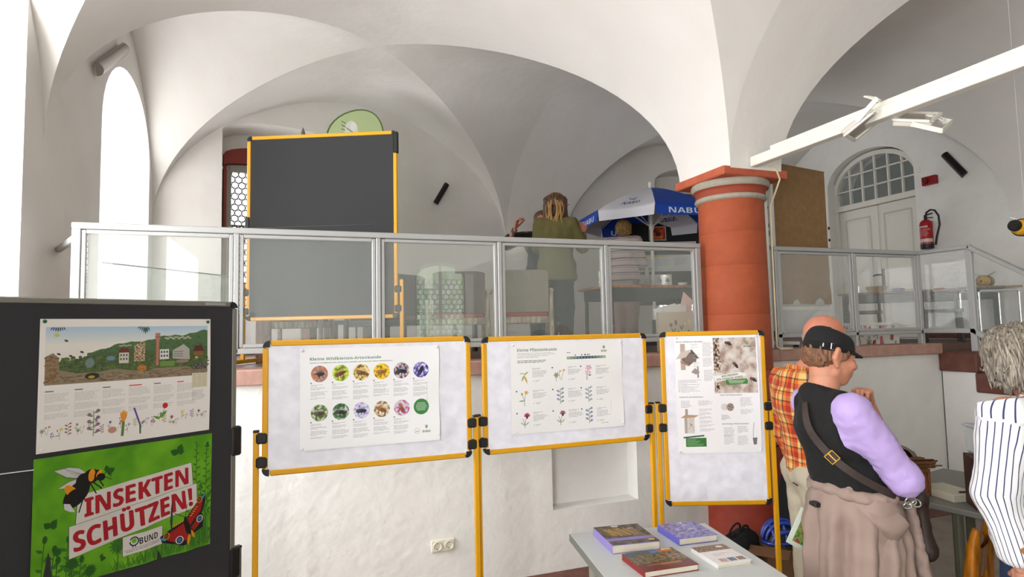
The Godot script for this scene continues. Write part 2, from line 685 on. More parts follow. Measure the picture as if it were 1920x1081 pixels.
func build_ceiling() -> void:
	var b := MB.new()
	var bays := {
		"B": [Vector2(-1.4, -4.235), Vector2(3.07, -4.26), Vector2(-1.41, -7.08), Vector2(2.77, -7.9)],
		"C": [Vector2(3.55, -4.26), Vector2(7.3, -4.26), Vector2(3.65, -7.9), Vector2(7.3, -7.9)],
		"F": [Vector2(-1.4, 0.12), Vector2(3.07, 1.2), Vector2(-1.4, -4.2), Vector2(3.07, -3.63)],
		"R": [Vector2(3.55, 1.2), Vector2(7.3, 1.2), Vector2(3.55, -3.63), Vector2(7.3, -3.7)]}
	var at := func(q: Array, u: float, w: float) -> Vector2:
		return q[0].lerp(q[1], (u + 1) / 2).lerp(q[2].lerp(q[3], (u + 1) / 2), (w + 1) / 2)
	var P := func(q: Array, u: float, w: float, h: float) -> Vector3:
		var xz: Vector2 = at.call(q, u, w)
		return Vector3(xz.x, h, xz.y)
	# even steps round the curve: fine where it is steep
	var ease := func(t: float) -> float:
		return sin((t - 0.5) * PI)
	for k in bays:
		var q: Array = bays[k]
		for s in [-1.0, 1.0]:
			b.grid(48, 14, func(t, w):
				var u: float = ease.call(t)
				return P.call(q, u, s * lerpf(absf(u), 1.0, w), prof(u)), s > 0)
			b.grid(48, 14, func(t, w):
				var u: float = ease.call(t)
				return P.call(q, s * lerpf(absf(u), 1.0, w), u, prof(u)), s < 0)
	var loft := func(q1: Array, e1: int, q2: Array, e2: int, flip: bool) -> void:
		var edge := func(q: Array, e: int, u: float) -> Vector3:
			match e:
				0: return P.call(q, u, -1.0, prof(u))
				1: return P.call(q, u, 1.0, prof(u))
				2: return P.call(q, -1.0, u, prof(u))
			return P.call(q, 1.0, u, prof(u))
		b.grid(48, 2, func(t, w):
			var u: float = ease.call(t)
			return edge.call(q1, e1, u).lerp(edge.call(q2, e2, u), w), flip)
	loft.call(bays.B, 0, bays.F, 1, false)
	loft.call(bays.C, 0, bays.R, 1, false)
	loft.call(bays.B, 3, bays.C, 2, false)
	loft.call(bays.F, 3, bays.R, 2, false)
	for k in ["F", "R"]:
		var q: Array = bays[k]
		var far := [Vector2(q[0].x, SOUTH + 0.02), Vector2(q[1].x, SOUTH + 0.02), q[0], q[1]]
		loft.call(q, 0, far, 0, false)
	b.quad(Vector3(3.07, SPRING + 0.01, -4.26), Vector3(3.07, SPRING + 0.01, -3.63), Vector3(3.55, SPRING + 0.01, -3.63), Vector3(3.55, SPRING + 0.01, -4.26))
	b.quad(Vector3(3.07, SPRING, 1.2), Vector3(3.07, SPRING, SOUTH), Vector3(3.55, SPRING, SOUTH), Vector3(3.55, SPRING, 1.2))
	# the upper side, so that the vault has thickness
	b.box(Vector3(2.95, 4.85, -2.0), Vector3(10.0, 0.5, 14.0))
	struct("ceiling", b, M.plaster)

func build_room() -> void:
	build_ceiling()
	var b := MB.new()
	wall(b, Vector2(WEST, SOUTH), Vector2(WEST, -7.4), -0.1, 4.7, [[1.7, 4.1, 0.9, 3.3, 0.7, 0.45, 0.06], [6.25, 7.93, 0.7, 3.6, 0.62, 0.45, 0.0], [9.3, 10.9, 1.5, 3.36, 0.66, 0.45, 0.04]])
	struct("wall_west", b, M.plaster)
	b = MB.new()
	var n0 := Vector2(-1.41, -7.08)
	var n1 := Vector2(2.77, -7.9)
	wall(b, n0, n1, -0.1, 4.7, [[0.655, 1.9, 1.9, 3.95, 0.13, 0.4, 0.04]])
	wall(b, n1, Vector2(EAST + 0.1, -7.9), -0.1, 4.7, [[2.45, 3.86, 1.9, 3.90, 0.26, 0.4, 0.06]])
	struct("wall_north", b, M.plaster)
	b = MB.new()
	wall(b, Vector2(EAST, -8.2), Vector2(EAST, SOUTH + 0.2), -0.1, 4.7, [[1.60, 2.90, FLOOR_UP, 3.60, 0.43, 0.2, 0.0]])
	struct("wall_east", b, M.white_wall)
	b = MB.new()
	wall(b, Vector2(EAST + 0.2, SOUTH), Vector2(WEST - 0.2, SOUTH), -0.1, 4.7, [[4.05, 5.25, 0.9, 2.85, 0.3, 0.45, 0.08]])
	struct("wall_south", b, M.plaster)
	b = MB.new()
	b.box(Vector3(2.95, -0.1, -2.0), Vector3(9.8, 0.2, 13.5))
	struct("floor", b, M.floor_tile)
	b = MB.new()
	b.box(Vector3(2.1, 0.002, FRONT + 0.09), Vector3(7.0, 0.006, 0.18))
	struct("trim_4", b, M.red_stone)
	b = MB.new()
	b.bar(Vector3(-1.40, FLOOR_UP + 0.05, -7.06), Vector3(2.77, FLOOR_UP + 0.05, -7.88), 0.03, 0.1)
	b.bar(Vector3(2.77, FLOOR_UP + 0.05, -7.89), Vector3(EAST, FLOOR_UP + 0.05, -7.89), 0.03, 0.1)
	struct("baseboard_north", b, M.red_stone)
	b = MB.new()
	b.bar(Vector3(EAST - 0.01, FLOOR_UP + 0.05, -7.9), Vector3(EAST - 0.01, FLOOR_UP + 0.05, -6.62), 0.03, 0.1)
	b.bar(Vector3(EAST - 0.01, FLOOR_UP + 0.05, -5.28), Vector3(EAST - 0.01, FLOOR_UP + 0.05, -3.95), 0.03, 0.1)
	struct("baseboard_east", b, M.red_stone)
	# gallery: front wall with a shallow niche, stone edge, floor
	b = MB.new()
	var T := 1.39
	for s in [[-1.4, 1.69, 0.0, T], [2.37, 5.625, 0.0, T], [1.69, 2.37, 0.0, 0.42], [1.69, 2.37, 1.3, T]]:
		b.box(Vector3((s[0] + s[1]) / 2, (s[2] + s[3]) / 2, FRONT - 0.2), Vector3(s[1] - s[0], s[3] - s[2], 0.4))
	b.box(Vector3(2.03, 0.85, FRONT - 0.26), Vector3(0.7, 0.9, 0.24))
	b.box(Vector3(2.0, 0.66, -6.1), Vector3(6.8, 1.3, 3.5))
	struct("wall_gallery_front", b, M.white_wall)
	b = MB.new()
	b.box(Vector3(2.95, FLOOR_UP - 0.075, -6.1), Vector3(8.8, 0.13, 4.0))
	struct("floor_gallery", b, M.gallery)
	var ledge := Node3D.new()
	ledge.name = "trim_1"
	ledge.set_meta("kind", "structure")
	add_child(ledge)
	var xs := [-1.4, -0.55, 0.35, 1.3, 2.2, 3.0, 3.72, 4.7, 5.61]
	for i in xs.size() - 1:
		var s := MB.new()
		s.box(Vector3((xs[i] + xs[i + 1]) / 2, FLOOR_UP - 0.045, FRONT - 0.1), Vector3(xs[i + 1] - xs[i] - 0.004, 0.096, 0.28), 0.008)
		part("ledge_stone", s, M.sandstone, ledge)
	struct_windows()
	build_stairs()
	build_door()

func pane_set(called: String, c: Vector3, d: Vector3, w: float, h: float, rise: float, pm: Material, cell := 0.09, cames := true) -> Node3D:
	var o := Node3D.new()
	o.name = called
	o.set_meta("kind", "structure")
	o.position = c
	o.basis = Basis.looking_at(-d, Vector3.UP)
	add_child(o)
	var pl := PackedVector2Array([Vector2(-w / 2, -h / 2), Vector2(w / 2, -h / 2)])
	for k in 13:
		var t := PI * k / 12.0
		pl.append(Vector2(cos(t) * w / 2, h / 2 + rise * sin(t)))
	var b := MB.new()
	b.slab(pl, -0.02, -0.008)
	part("pane", b, pm, o)
	b = MB.new()
	var inner := PackedVector2Array()
	for p in pl:
		inner.append(Vector2(p.x * (1.0 - 0.1 / w), p.y * (1.0 - 0.1 / h)))
	for k in pl.size():
		var a := Vector3(pl[k].x, pl[k].y, 0)
		var e := Vector3(pl[(k + 1) % pl.size()].x, pl[(k + 1) % pl.size()].y, 0)
		b.bar(a, e, 0.07, 0.07, 0.0, Vector3.BACK)
	b.bar(Vector3(0, -h / 2, 0), Vector3(0, h / 2 + rise, 0), 0.06, 0.05, 0.0, Vector3.BACK)
	b.bar(Vector3(-w / 2, h * 0.12, 0), Vector3(w / 2, h * 0.12, 0), 0.02, 0.03, 0.0, Vector3.BACK)
	part("window_frame", b, M.grey_paint, o)
	if cames:
		b = MB.new()
		var r := cell / 2
		var ny := int(h / (cell * 0.866))
		var nx := int(w / cell)
		for j in ny:
			for i in nx:
				var p := Vector2(-w / 2 + (i + 0.5 + (0.5 if j % 2 else 0.0)) * cell, -h / 2 + (j + 0.5) * cell * 0.866)
				if p.x + r > w / 2:
					continue
				var ring := []
				for k in 9:
					ring.append(Vector3(p.x + cos(TAU * k / 8) * r, p.y + sin(TAU * k / 8) * r, 0.012))
				b.tube(ring, 0.0055, 4, false)
		part("leading", b, M.lead, o)
	return o

func struct_windows() -> void:
	pane_set("window_1", Vector3(-1.9, 2.2, -3.1), Vector3.RIGHT, 1.68, 2.9, 0.6, M.pane_bright, 0.1, false)
	pane_set("window_2", Vector3(-1.9, 2.45, -6.1), Vector3.RIGHT, 1.6, 1.9, 0.6, M.pane_bright, 0.1, false)
	pane_set("window_3", Vector3(-1.88, 2.1, 1.1), Vector3.RIGHT, 2.35, 2.5, 0.72, M.pane_bright, 0.16)
	var nd := Vector3(0.1925, 0, 0.981)
	var nc := Vector3(-1.41, 0, -7.08) + Vector3(0.981, 0, -0.1925) * 1.28 - nd * 0.36
	pane_set("window_4", nc + Vector3.UP * 2.74, nd, 1.06, 1.7, 0.02, M.pane_bright, 0.075)
	pane_set("window_5", Vector3(5.925, 2.70, -8.22), Vector3.BACK, 1.14, 1.7, 0.02, M.pane_bright, 0.075)
	pane_set("window_6", Vector3(2.85, 1.83, 4.43), Vector3.FORWARD, 1.08, 1.9, 0.3, M.pane_back, 0.12)
	# red stone surround of the two gallery windows, plaster above it
	for k in 2:
		var w: float = [1.16, 1.28][k]
		var y: float = [3.63, 3.58][k]
		var o := Node3D.new()
		o.name = "trim_%d" % (2 + k)
		o.set_meta("kind", "structure")
		add_child(o)
		o.position = nc if k == 0 else Vector3(5.925, 0, -8.24)
		o.basis = Basis.looking_at(-nd, Vector3.UP) if k == 0 else Basis()
		for x in [-w / 2 + 0.015, w / 2 - 0.015]:
			var b := MB.new()
			b.box(Vector3(x, (1.6 + y) / 2, 0.02), Vector3(0.035, y - 1.6, 0.09), 0.006)
			part("jamb_stone", b, M.red_paint, o)
		var b := MB.new()
		var top := PackedVector2Array()
		for i in 13:
			var t := PI * i / 12.0
			top.append(Vector2(cos(t) * w / 2, y + 0.13 + sin(t) * 0.12))
		for i in range(12, -1, -1):
			var t := PI * i / 12.0
			top.append(Vector2(cos(t) * w / 2, y + sin(t) * 0.05))
		b.slab(top, -0.03, 0.066)
		part("arch_stone", b, M.red_paint, o)
		b = MB.new()
		b.box(Vector3(0, y + 0.31, -0.04), Vector3(w + 0.3, 0.60, 0.05))
		for x in [-w / 2 - 0.06, w / 2 + 0.06]:
			b.box(Vector3(x, 2.5, -0.04), Vector3(0.16, 2.2, 0.05))
		part("plaster_back", b, M.plaster, o)

func build_stairs() -> void:
	var st := Node3D.new()
	st.name = "floor_stairs"
	st.set_meta("kind", "structure")
	add_child(st)
	for i in 8:
		var y := 1.39 - 0.171 * i
		var s := MB.new()
		s.box(Vector3(6.45, y - 0.085 + 0.08 - 0.08, FRONT + 0.31 * i + 0.155 + 0.01), Vector3(1.72, 0.17, 0.33), 0.01)
		part("stone_step", s, M.red_stone, st)
	var b := MB.new()
	var pl := PackedVector2Array([Vector2(0, 0), Vector2(2.6, 0)])
	for i in range(7, -1, -1):
		pl.append(Vector2(0.31 * (i + 1), 1.22 - 0.171 * i - 0.002))
		pl.append(Vector2(0.31 * i, 1.22 - 0.171 * i - 0.002))
	b.xf = Transform3D(Basis(Vector3(0, 0, 1), Vector3.UP, Vector3(-1, 0, 0)), Vector3(5.62, 0, FRONT + 0.01))
	b.slab(pl, -1.65, 0.0)
	struct("wall_stair", b, M.white_wall)

func build_door() -> void:
	var o := Node3D.new()
	o.name = "door_1"
	o.set_meta("kind", "structure")
	o.position = Vector3(EAST + 0.16, FLOOR_UP, -5.95)     # local x runs along +z, facing -x
	o.basis = Basis(Vector3(0, 0, 1), Vector3.UP, Vector3(-1, 0, 0))
	add_child(o)
	var paint := mat(Color(0.86, 0.85, 0.81), 0.45)
	var w := 0.65
	var ht := 1.80                                          # underside of the transom
	# arched frame
	var arch := func(k: int, inset: float) -> Vector2:
		var t := PI * k / 24.0
		return Vector2(-(w - inset) * cos(t), 2.06 + (0.48 - inset) * sin(t))
	var b := MB.new()
	for k in 24:
		var a: Vector2 = arch.call(k, 0.0)
		var c: Vector2 = arch.call(k + 1, 0.0)
		var ai: Vector2 = arch.call(k, 0.06)
		var ci: Vector2 = arch.call(k + 1, 0.06)
		b.quad(Vector3(ai.x, ai.y, 0.05), Vector3(ci.x, ci.y, 0.05), Vector3(c.x, c.y, 0.05), Vector3(a.x, a.y, 0.05))
		b.quad(Vector3(ci.x, ci.y, 0.05), Vector3(ai.x, ai.y, 0.05), Vector3(ai.x, ai.y, -0.05), Vector3(ci.x, ci.y, -0.05))
		b.quad(Vector3(a.x, a.y, 0.05), Vector3(c.x, c.y, 0.05), Vector3(c.x, c.y, -0.05), Vector3(a.x, a.y, -0.05))
	for x in [-w + 0.03, w - 0.03]:
		b.box(Vector3(x, 1.03, 0), Vector3(0.06, 2.06, 0.1), 0.004)
	b.box(Vector3(0, ht + 0.04, 0.01), Vector3(w * 2, 0.08, 0.1), 0.006)
	part("door_frame", b, paint, o)
	# glazing bars and panes of the fanlight
	var top := func(x: float) -> float:
		return 2.06 + 0.42 * sqrt(maxf(0.0, 1.0 - pow(x / (w - 0.06), 2)))
	var pw := (w - 0.06) * 2 / 6.0
	for i in range(1, 6):
		b = MB.new()
		var x := -(w - 0.06) + i * pw
		b.box(Vector3(x, (ht + 0.08 + top.call(x)) / 2, 0.01), Vector3(0.022, top.call(x) - ht - 0.06, 0.04), 0.003)
		part("glazing_bar", b, paint, o)
	for y in [2.08, 2.29]:
		b = MB.new()
		var hx: float = (w - 0.06) * sqrt(maxf(0.0, 1.0 - pow(maxf(y - 2.06, 0.0) / 0.42, 2)))
		b.box(Vector3(0, y, 0.012), Vector3(hx * 2, 0.02, 0.036), 0.003)
		part("glazing_bar", b, paint, o)
	var gl := glass_mat(Color(0.8, 0.85, 0.85), 0.15)
	var ys := [ht + 0.08, 2.08, 2.29, 3.0]
	for i in 6:
		for j in 3:
			var x0 := -(w - 0.06) + i * pw
			var pl := PackedVector2Array([Vector2(x0, ys[j]), Vector2(x0 + pw, ys[j])])
			for k in range(4, -1, -1):
				var x := x0 + pw * k / 4.0
				pl.append(Vector2(x, maxf(minf(ys[j + 1], top.call(x)), ys[j] + 0.001)))
			var big := false
			for p in pl:
				big = big or p.y > ys[j] + 0.03
			if big:
				b = MB.new()
				b.slab(pl, 0.0, 0.004)
				part("pane", b, gl, o)
	# two leaves with raised panel frames
	for s in [-1, 1]:
		b = MB.new()
		b.box(Vector3(s * 0.297, ht / 2, 0), Vector3(0.583, ht - 0.01, 0.045), 0.004)
		var leaf := part("leaf", b, paint, o)
		for q in [[0.62, 1.66], [0.12, 0.52]]:
			b = MB.new()
			var x0: float = s * 0.297 - 0.19
			var x1: float = s * 0.297 + 0.19
			for y in q:
				b.box(Vector3((x0 + x1) / 2, y, 0.026), Vector3(x1 - x0, 0.022, 0.016), 0.006)
			for x in [x0, x1]:
				b.box(Vector3(x, (q[0] + q[1]) / 2, 0.026), Vector3(0.022, q[1] - q[0], 0.016), 0.006)
			part("panel_moulding", b, mat(Color(0.78, 0.77, 0.73), 0.5), leaf)
			b = MB.new()
			b.box(Vector3((x0 + x1) / 2, (q[0] + q[1]) / 2, 0.022), Vector3(x1 - x0 - 0.08, q[1] - q[0] - 0.08, 0.016), 0.007)
			part("panel", b, paint, leaf)
	b = MB.new()
	b.box(Vector3(0, ht / 2, 0.03), Vector3(0.05, ht - 0.02, 0.02), 0.005)
	part("cover_strip", b, paint, o)
	b = MB.new()
	b.box(Vector3(0.05, 0.80, 0.03), Vector3(0.035, 0.24, 0.012), 0.003)
	b.cyl(Vector3(0.05, 0.84, 0.03), Vector3(0.05, 0.84, 0.075), 0.01, -1, 10)
	b.tube([Vector3(0.05, 0.84, 0.075), Vector3(-0.02, 0.845, 0.078), Vector3(-0.07, 0.835, 0.07)], 0.011, 8)
	part("door_handle", b, M.lead, o)
	# passage behind the fanlight
	b = MB.new()
	b.box(Vector3(EAST + 1.9, 2.9, -5.95), Vector3(0.1, 3.2, 2.4))
	b.box(Vector3(EAST + 1.1, 4.45, -5.95), Vector3(1.7, 0.1, 2.4))
	b.box(Vector3(EAST + 1.1, 1.35, -5.95), Vector3(1.7, 0.1, 2.4))
	for z in [-7.1, -4.8]:
		b.box(Vector3(EAST + 1.1, 2.9, z), Vector3(1.7, 3.2, 0.1))
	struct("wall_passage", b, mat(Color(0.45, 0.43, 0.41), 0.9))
	b = MB.new()
	var pl2 := PackedVector2Array()
	for k in 13:
		var t := PI * k / 12.0
		pl2.append(Vector2(-0.62 * cos(t) + 0.28, 3.35 + 0.36 * sin(t)))
	for k in range(12, -1, -1):
		var t := PI * k / 12.0
		pl2.append(Vector2(-0.50 * cos(t) + 0.28, 3.3 + 0.28 * sin(t)))
	b.xf = Transform3D(Basis(Vector3(0, 0, 1), Vector3.UP, Vector3(-1, 0, 0)), Vector3(EAST + 1.83, 0, -5.95))
	b.slab(pl2, 0.0, 0.05)
	for x in [-0.34 + 0.06, 0.90 - 0.06]:
		b.box(Vector3(x, 2.4, 0.025), Vector3(0.12, 1.95, 0.05))
	struct("trim_passage", b, M.red_paint)
	var t := thing("ceiling_lamp", "small round lamp on the passage ceiling seen through the fanlight", "lamp", Vector3(EAST + 0.9, 4.395, -5.7))
	b = MB.new()
	b.lathe([Vector2(0, -0.05), Vector2(0.05, -0.045), Vector2(0.07, -0.02), Vector2(0.075, 0.0)], Vector3.ZERO, 18)
	part("shade", b, glow(Color(1.0, 0.95, 0.85), 0.8), t)
	var l := OmniLight3D.new()
	l.name = "passage_light"
	l.light_color = Color(1.0, 0.95, 0.86)
	l.light_energy = 0.06
	l.omni_range = 8.0
	l.light_size = 0.06
	l.shadow_enabled = true
	l.position = Vector3(EAST + 0.9, 4.30, -5.7)
	add_child(l)

func build_more() -> void:
	build_railings()
	build_column()
	build_boards()
	build_gallery()
	build_front()
	build_people()

const INK := Color(0.34, 0.34, 0.36)

func flat(_u, _v) -> float:
	return 0.0

func print_species() -> Cv:
	var c := Cv.new(1280, 900, Color(0.955, 0.955, 0.965), 3)
	c.text("Kleine Wildbienen-Artenkunde", Vector2(85, 108), 26, Color(0.36, 0.55, 0.46), true, 0.0, 640)
	c.text("Porträts von elf Wildbienen-Arten, die Sie auch an Nisthilfen und in naturnahen Gärten entdecken können.", Vector2(85, 135), 9, Color(0.35, 0.45, 0.42), true, 0.0, 750)
	var P := [[Color(0.75, 0.66, 0.62), Color(0.62, 0.5, 0.48), Color(0.85, 0.45, 0.2), Color(0.13, 0.15, 0.22)], [Color(0.35, 0.45, 0.1), Color(0.68, 0.78, 0.2), Color(0.86, 0.9, 0.45), Color(0.45, 0.2, 0.08)],
		[Color(0.3, 0.22, 0.08), Color(0.85, 0.72, 0.35), Color(0.96, 0.9, 0.75), Color(0.45, 0.3, 0.12)], [Color(0.4, 0.4, 0.1), Color(0.93, 0.72, 0.05), Color(0.98, 0.85, 0.2), Color(0.6, 0.38, 0.12)],
		[Color(0.15, 0.12, 0.16), Color(0.6, 0.52, 0.55), Color(0.9, 0.85, 0.88), Color(0.08, 0.1, 0.16)], [Color(0.2, 0.15, 0.45), Color(0.5, 0.45, 0.8), Color(0.92, 0.92, 0.97), Color(0.1, 0.08, 0.18)],
		[Color(0.2, 0.35, 0.1), Color(0.5, 0.58, 0.35), Color(0.88, 0.86, 0.82), Color(0.25, 0.24, 0.16)], [Color(0.16, 0.34, 0.18), Color(0.35, 0.5, 0.33), Color(0.85, 0.86, 0.84), Color(0.15, 0.15, 0.14)],
		[Color(0.62, 0.38, 0.72), Color(0.8, 0.78, 0.9), Color(0.85, 0.9, 0.95), Color(0.14, 0.13, 0.22)], [Color(0.35, 0.25, 0.15), Color(0.8, 0.7, 0.55), Color(0.94, 0.92, 0.86), Color(0.55, 0.32, 0.12)],
		[Color(0.78, 0.25, 0.5), Color(0.8, 0.78, 0.83), Color(0.84, 0.84, 0.88), Color(0.6, 0.3, 0.25)]]
	for k in 12:
		var x := 168.0 + (k % 6) * 187.0
		var y := 228.0 if k < 6 else 575.0
		if k == 11:
			c.ell(x, y, 74, 74, Color(0.2, 0.5, 0.22))
			for j in 8:
				c.rect(x - 55 + absf(j - 3.5) * 5, y - 38 + j * 10, 110 - absf(j - 3.5) * 10, 3, Color(0.85, 0.92, 0.85))
			continue
		c.blotch(x, y, 74, 74, P[k][0], P[k][1], P[k][2], 0.022, 40 + k)
		c.insect(x, y + 6, 56, P[k][3], P[k][2].lerp(P[k][3], 0.35), [-0.2, -0.4, 0.3, 0.0, 0.1, -1.1, 0.0, 0.1, 0.0, 0.4, 1.2][k])
		if k == 0:
			c.ell(x - 38, y + 22, 22, 16, Color(0.85, 0.45, 0.15))
		c.ell(x - 72, y + 82, 6, 6, INK)
		c.lines(x - 76, y + 98, 120, 2, 9, INK, 0.3)
		c.lines(x - 76, y + 122, 155, 3, 9, INK, 0.3)
		c.lines(x - 76, y + 160, 155, 5, 9, INK, 0.3)
		c.lines(x - 76, y + 214, 150, 2 + k % 3, 9, INK, 0.3)
	c.rect(1160, 360, 2, 280, Color(0.6, 0.6, 0.62))
	c.pin_mark(1150, 762, 22, Color(0.25, 0.45, 0.25), Color(0.62, 0.78, 0.5))
	c.text("BUND", Vector2(1112, 818), 20, Color(0.24, 0.28, 0.3), true, 0.0, 76)
	c.ell(1062, 800, 28, 28, Color(0.8, 0.82, 0.78))
	c.ell(1062, 800, 24, 24, Color(0.93, 0.93, 0.92))
	c.curve(Vector2(1045, 812), Vector2(1078, 806), 0.3, 5, Color(0.75, 0.55, 0.55))
	return c

func flower(c: Cv, x: float, y: float, s: float, col: Color, kind: int) -> void:
	var g := Color(0.45, 0.53, 0.36)
	match kind:
		0:
			c.curve(Vector2(x - s * 0.5, y - s * 0.15), Vector2(x + s * 0.1, y), 0.5, s * 0.06, Color(0.5, 0.45, 0.38))
			for q in [[0.55, -0.45], [0.4, 1.0], [-0.3, 0.75]]:
				c.leaf(Vector2(x, y), Vector2(x + q[0] * s, y + q[1] * s), 0.14, Color(0.62, 0.66, 0.35) if q[1] < 0.9 else Color(0.78, 0.68, 0.38))
		1:
			for q in [[-0.5, 0.9], [0.1, 0.7]]:
				c.curve(Vector2(x + q[0] * s, y + q[1] * s), Vector2(x + q[0] * s * 0.2 - 0.1 * s, y - 0.2 * s), 0.15, s * 0.05, g)
			for k in 6:
				c.leaf(Vector2(x - s * 0.45, y + s * 0.15), Vector2(x - s * 0.45, y + s * 0.15) + Vector2.from_angle(k * 1.05) * s * 0.4, 0.2, g)
			c.ell(x + s * 0.05, y - s * 0.3, s * 0.14, s * 0.1, col)
			c.ell(x + s * 0.5, y - s * 0.4, s * 0.16, s * 0.11, col)
			c.curve(Vector2(x + s * 0.2, y + s * 0.8), Vector2(x + s * 0.5, y - s * 0.35), 0.1, s * 0.04, g)
		2:
			c.curve(Vector2(x - s * 0.15, y + s * 0.9), Vector2(x + s * 0.1, y - s * 0.8), 0.08, s * 0.07, g.darkened(0.2))
			for k in 14:
				var t := c.rng.randf()
				c.ell(x + c.rng.randf_range(-0.35, 0.4) * s, y + lerpf(-0.85, 0.35, t) * s, s * 0.12, s * 0.1, col.lightened(c.rng.randf() * 0.3))
			c.leaf(Vector2(x, y + s * 0.4), Vector2(x + s * 0.45, y + s * 0.3), 0.2, g)
		3:
			c.curve(Vector2(x, y + s), Vector2(x + s * 0.2, y - s * 0.5), 0.12, s * 0.05, g)
			c.curve(Vector2(x, y + s * 0.8), Vector2(x - s * 0.3, y - s * 0.4), -0.1, s * 0.05, g)
			for k in 7:
				c.leaf(Vector2(x + s * 0.22, y - s * 0.55), Vector2(x + s * 0.22, y - s * 0.55) + Vector2.from_angle(k * 0.9) * s * 0.32, 0.2, col)
			c.leaf(Vector2(x - s * 0.3, y - s * 0.25), Vector2(x - s * 0.3, y - s * 0.6), 0.3, g.darkened(0.15))
			c.leaf(Vector2(x, y + s * 0.35), Vector2(x - s * 0.7, y + s * 0.4), 0.1, g.darkened(0.15))
		4:
			c.line(Vector2(x, y + s), Vector2(x, y - s * 0.8), s * 0.06, g)
			for k in 7:
				var sd := -1.0 if k % 2 else 1.0
				var yy := y - s * 0.8 + k * s * 0.24
				c.leaf(Vector2(x, yy + s * 0.15), Vector2(x + sd * s * 0.5, yy), 0.16, g)
				c.ell(x + sd * s * 0.3, yy, s * 0.14, s * 0.12, col)
		5:
			c.curve(Vector2(x, y + s), Vector2(x + s * 0.2, y - s * 0.3), 0.1, s * 0.05, g)
			c.curve(Vector2(x, y + s), Vector2(x - s * 0.25, y - s * 0.1), -0.1, s * 0.05, g)
			for k in 7:
				c.leaf(Vector2(x + s * 0.25, y - s * 0.35), Vector2(x + s * 0.25, y - s * 0.4) + Vector2.from_angle(-PI * k / 6.0) * s * 0.42, 0.2, col)
			c.ell(x + s * 0.25, y - s * 0.25, s * 0.13, s * 0.18, col.darkened(0.5))
			for k in 3:
				c.leaf(Vector2(x, y + s * 0.7), Vector2(x + (k - 1) * s * 0.55, y + s * 0.25), 0.08, g)

func print_plants() -> Cv:
	var c := Cv.new(1280, 960, Color(0.935, 0.93, 0.935), 5)
	c.text("Kleine Pflanzenkunde", Vector2(76, 95), 32, Color(0.42, 0.5, 0.42), true, 0.0, 440)
	c.lines(76, 112, 450, 4, 15, Color(0.55, 0.57, 0.56), 0.3)
	c.lines(76, 190, 410, 2, 16, Color(0.32, 0.35, 0.34), 0.45)
	c.lines(630, 118, 130, 1, 12, INK, 0.6)
	for k in 90:
		var t := k / 89.0
		c.rect(628 + t * 452, 166, 6, 28, Color(0.62, 0.7, 0.5).lerp(Color(0.1, 0.22, 0.3), 1.0 - pow(absf(t - 0.5) * 2.0, 1.4)))
	for k in 12:
		c.rect(650 + k * 36, 178, 20, 5, Color(0.85, 0.88, 0.85))
	for k in [95, 170, 205, 215, 240, 258]:
		c.ell(632 + k, 150, 7, 7, Color(0.2, 0.3, 0.3))
	c.pin_mark(1066, 70, 24, Color(0.32, 0.42, 0.3), Color(0.62, 0.72, 0.5))
	c.text("BUND", Vector2(1034, 124), 20, Color(0.25, 0.28, 0.3), true, 0.0, 64)
	var F := [[0, Color(0.7, 0.7, 0.4)], [1, Color(0.85, 0.62, 0.2)], [2, Color(0.85, 0.62, 0.74)], [3, Color(0.86, 0.62, 0.22)], [4, Color(0.55, 0.58, 0.72)], [4, Color(0.66, 0.68, 0.78)], [5, Color(0.68, 0.16, 0.38)], [5, Color(0.6, 0.36, 0.4)], [4, Color(0.5, 0.52, 0.78)]]
	for k in 9:
		var x: float = [145, 545, 872][k % 3]
		var y: float = [345, 580, 810][k / 3]
		flower(c, x, y, 92, F[k][1], F[k][0])
		if k:
			c.ell(x - 85, y - 68, 8, 8, Color(0.3, 0.32, 0.34))
		c.lines(x + 92, y - 70, 125, 2, 11, INK, 0.3)
		c.lines(x + 92, y - 40, 165, 6 - k % 2, 12, INK, 0.3)
		c.lines(x + 124, y + 60, 60, 2, 11, INK, 0.3)
		c.line(Vector2(x + 94, y + 72), Vector2(x + 110, y + 62), 3, INK)
	c.lines(1010, 905, 130, 1, 12, INK, 0.4)
	c.rect(1130, 660, 2, 130, Color(0.7, 0.7, 0.72))
	return c

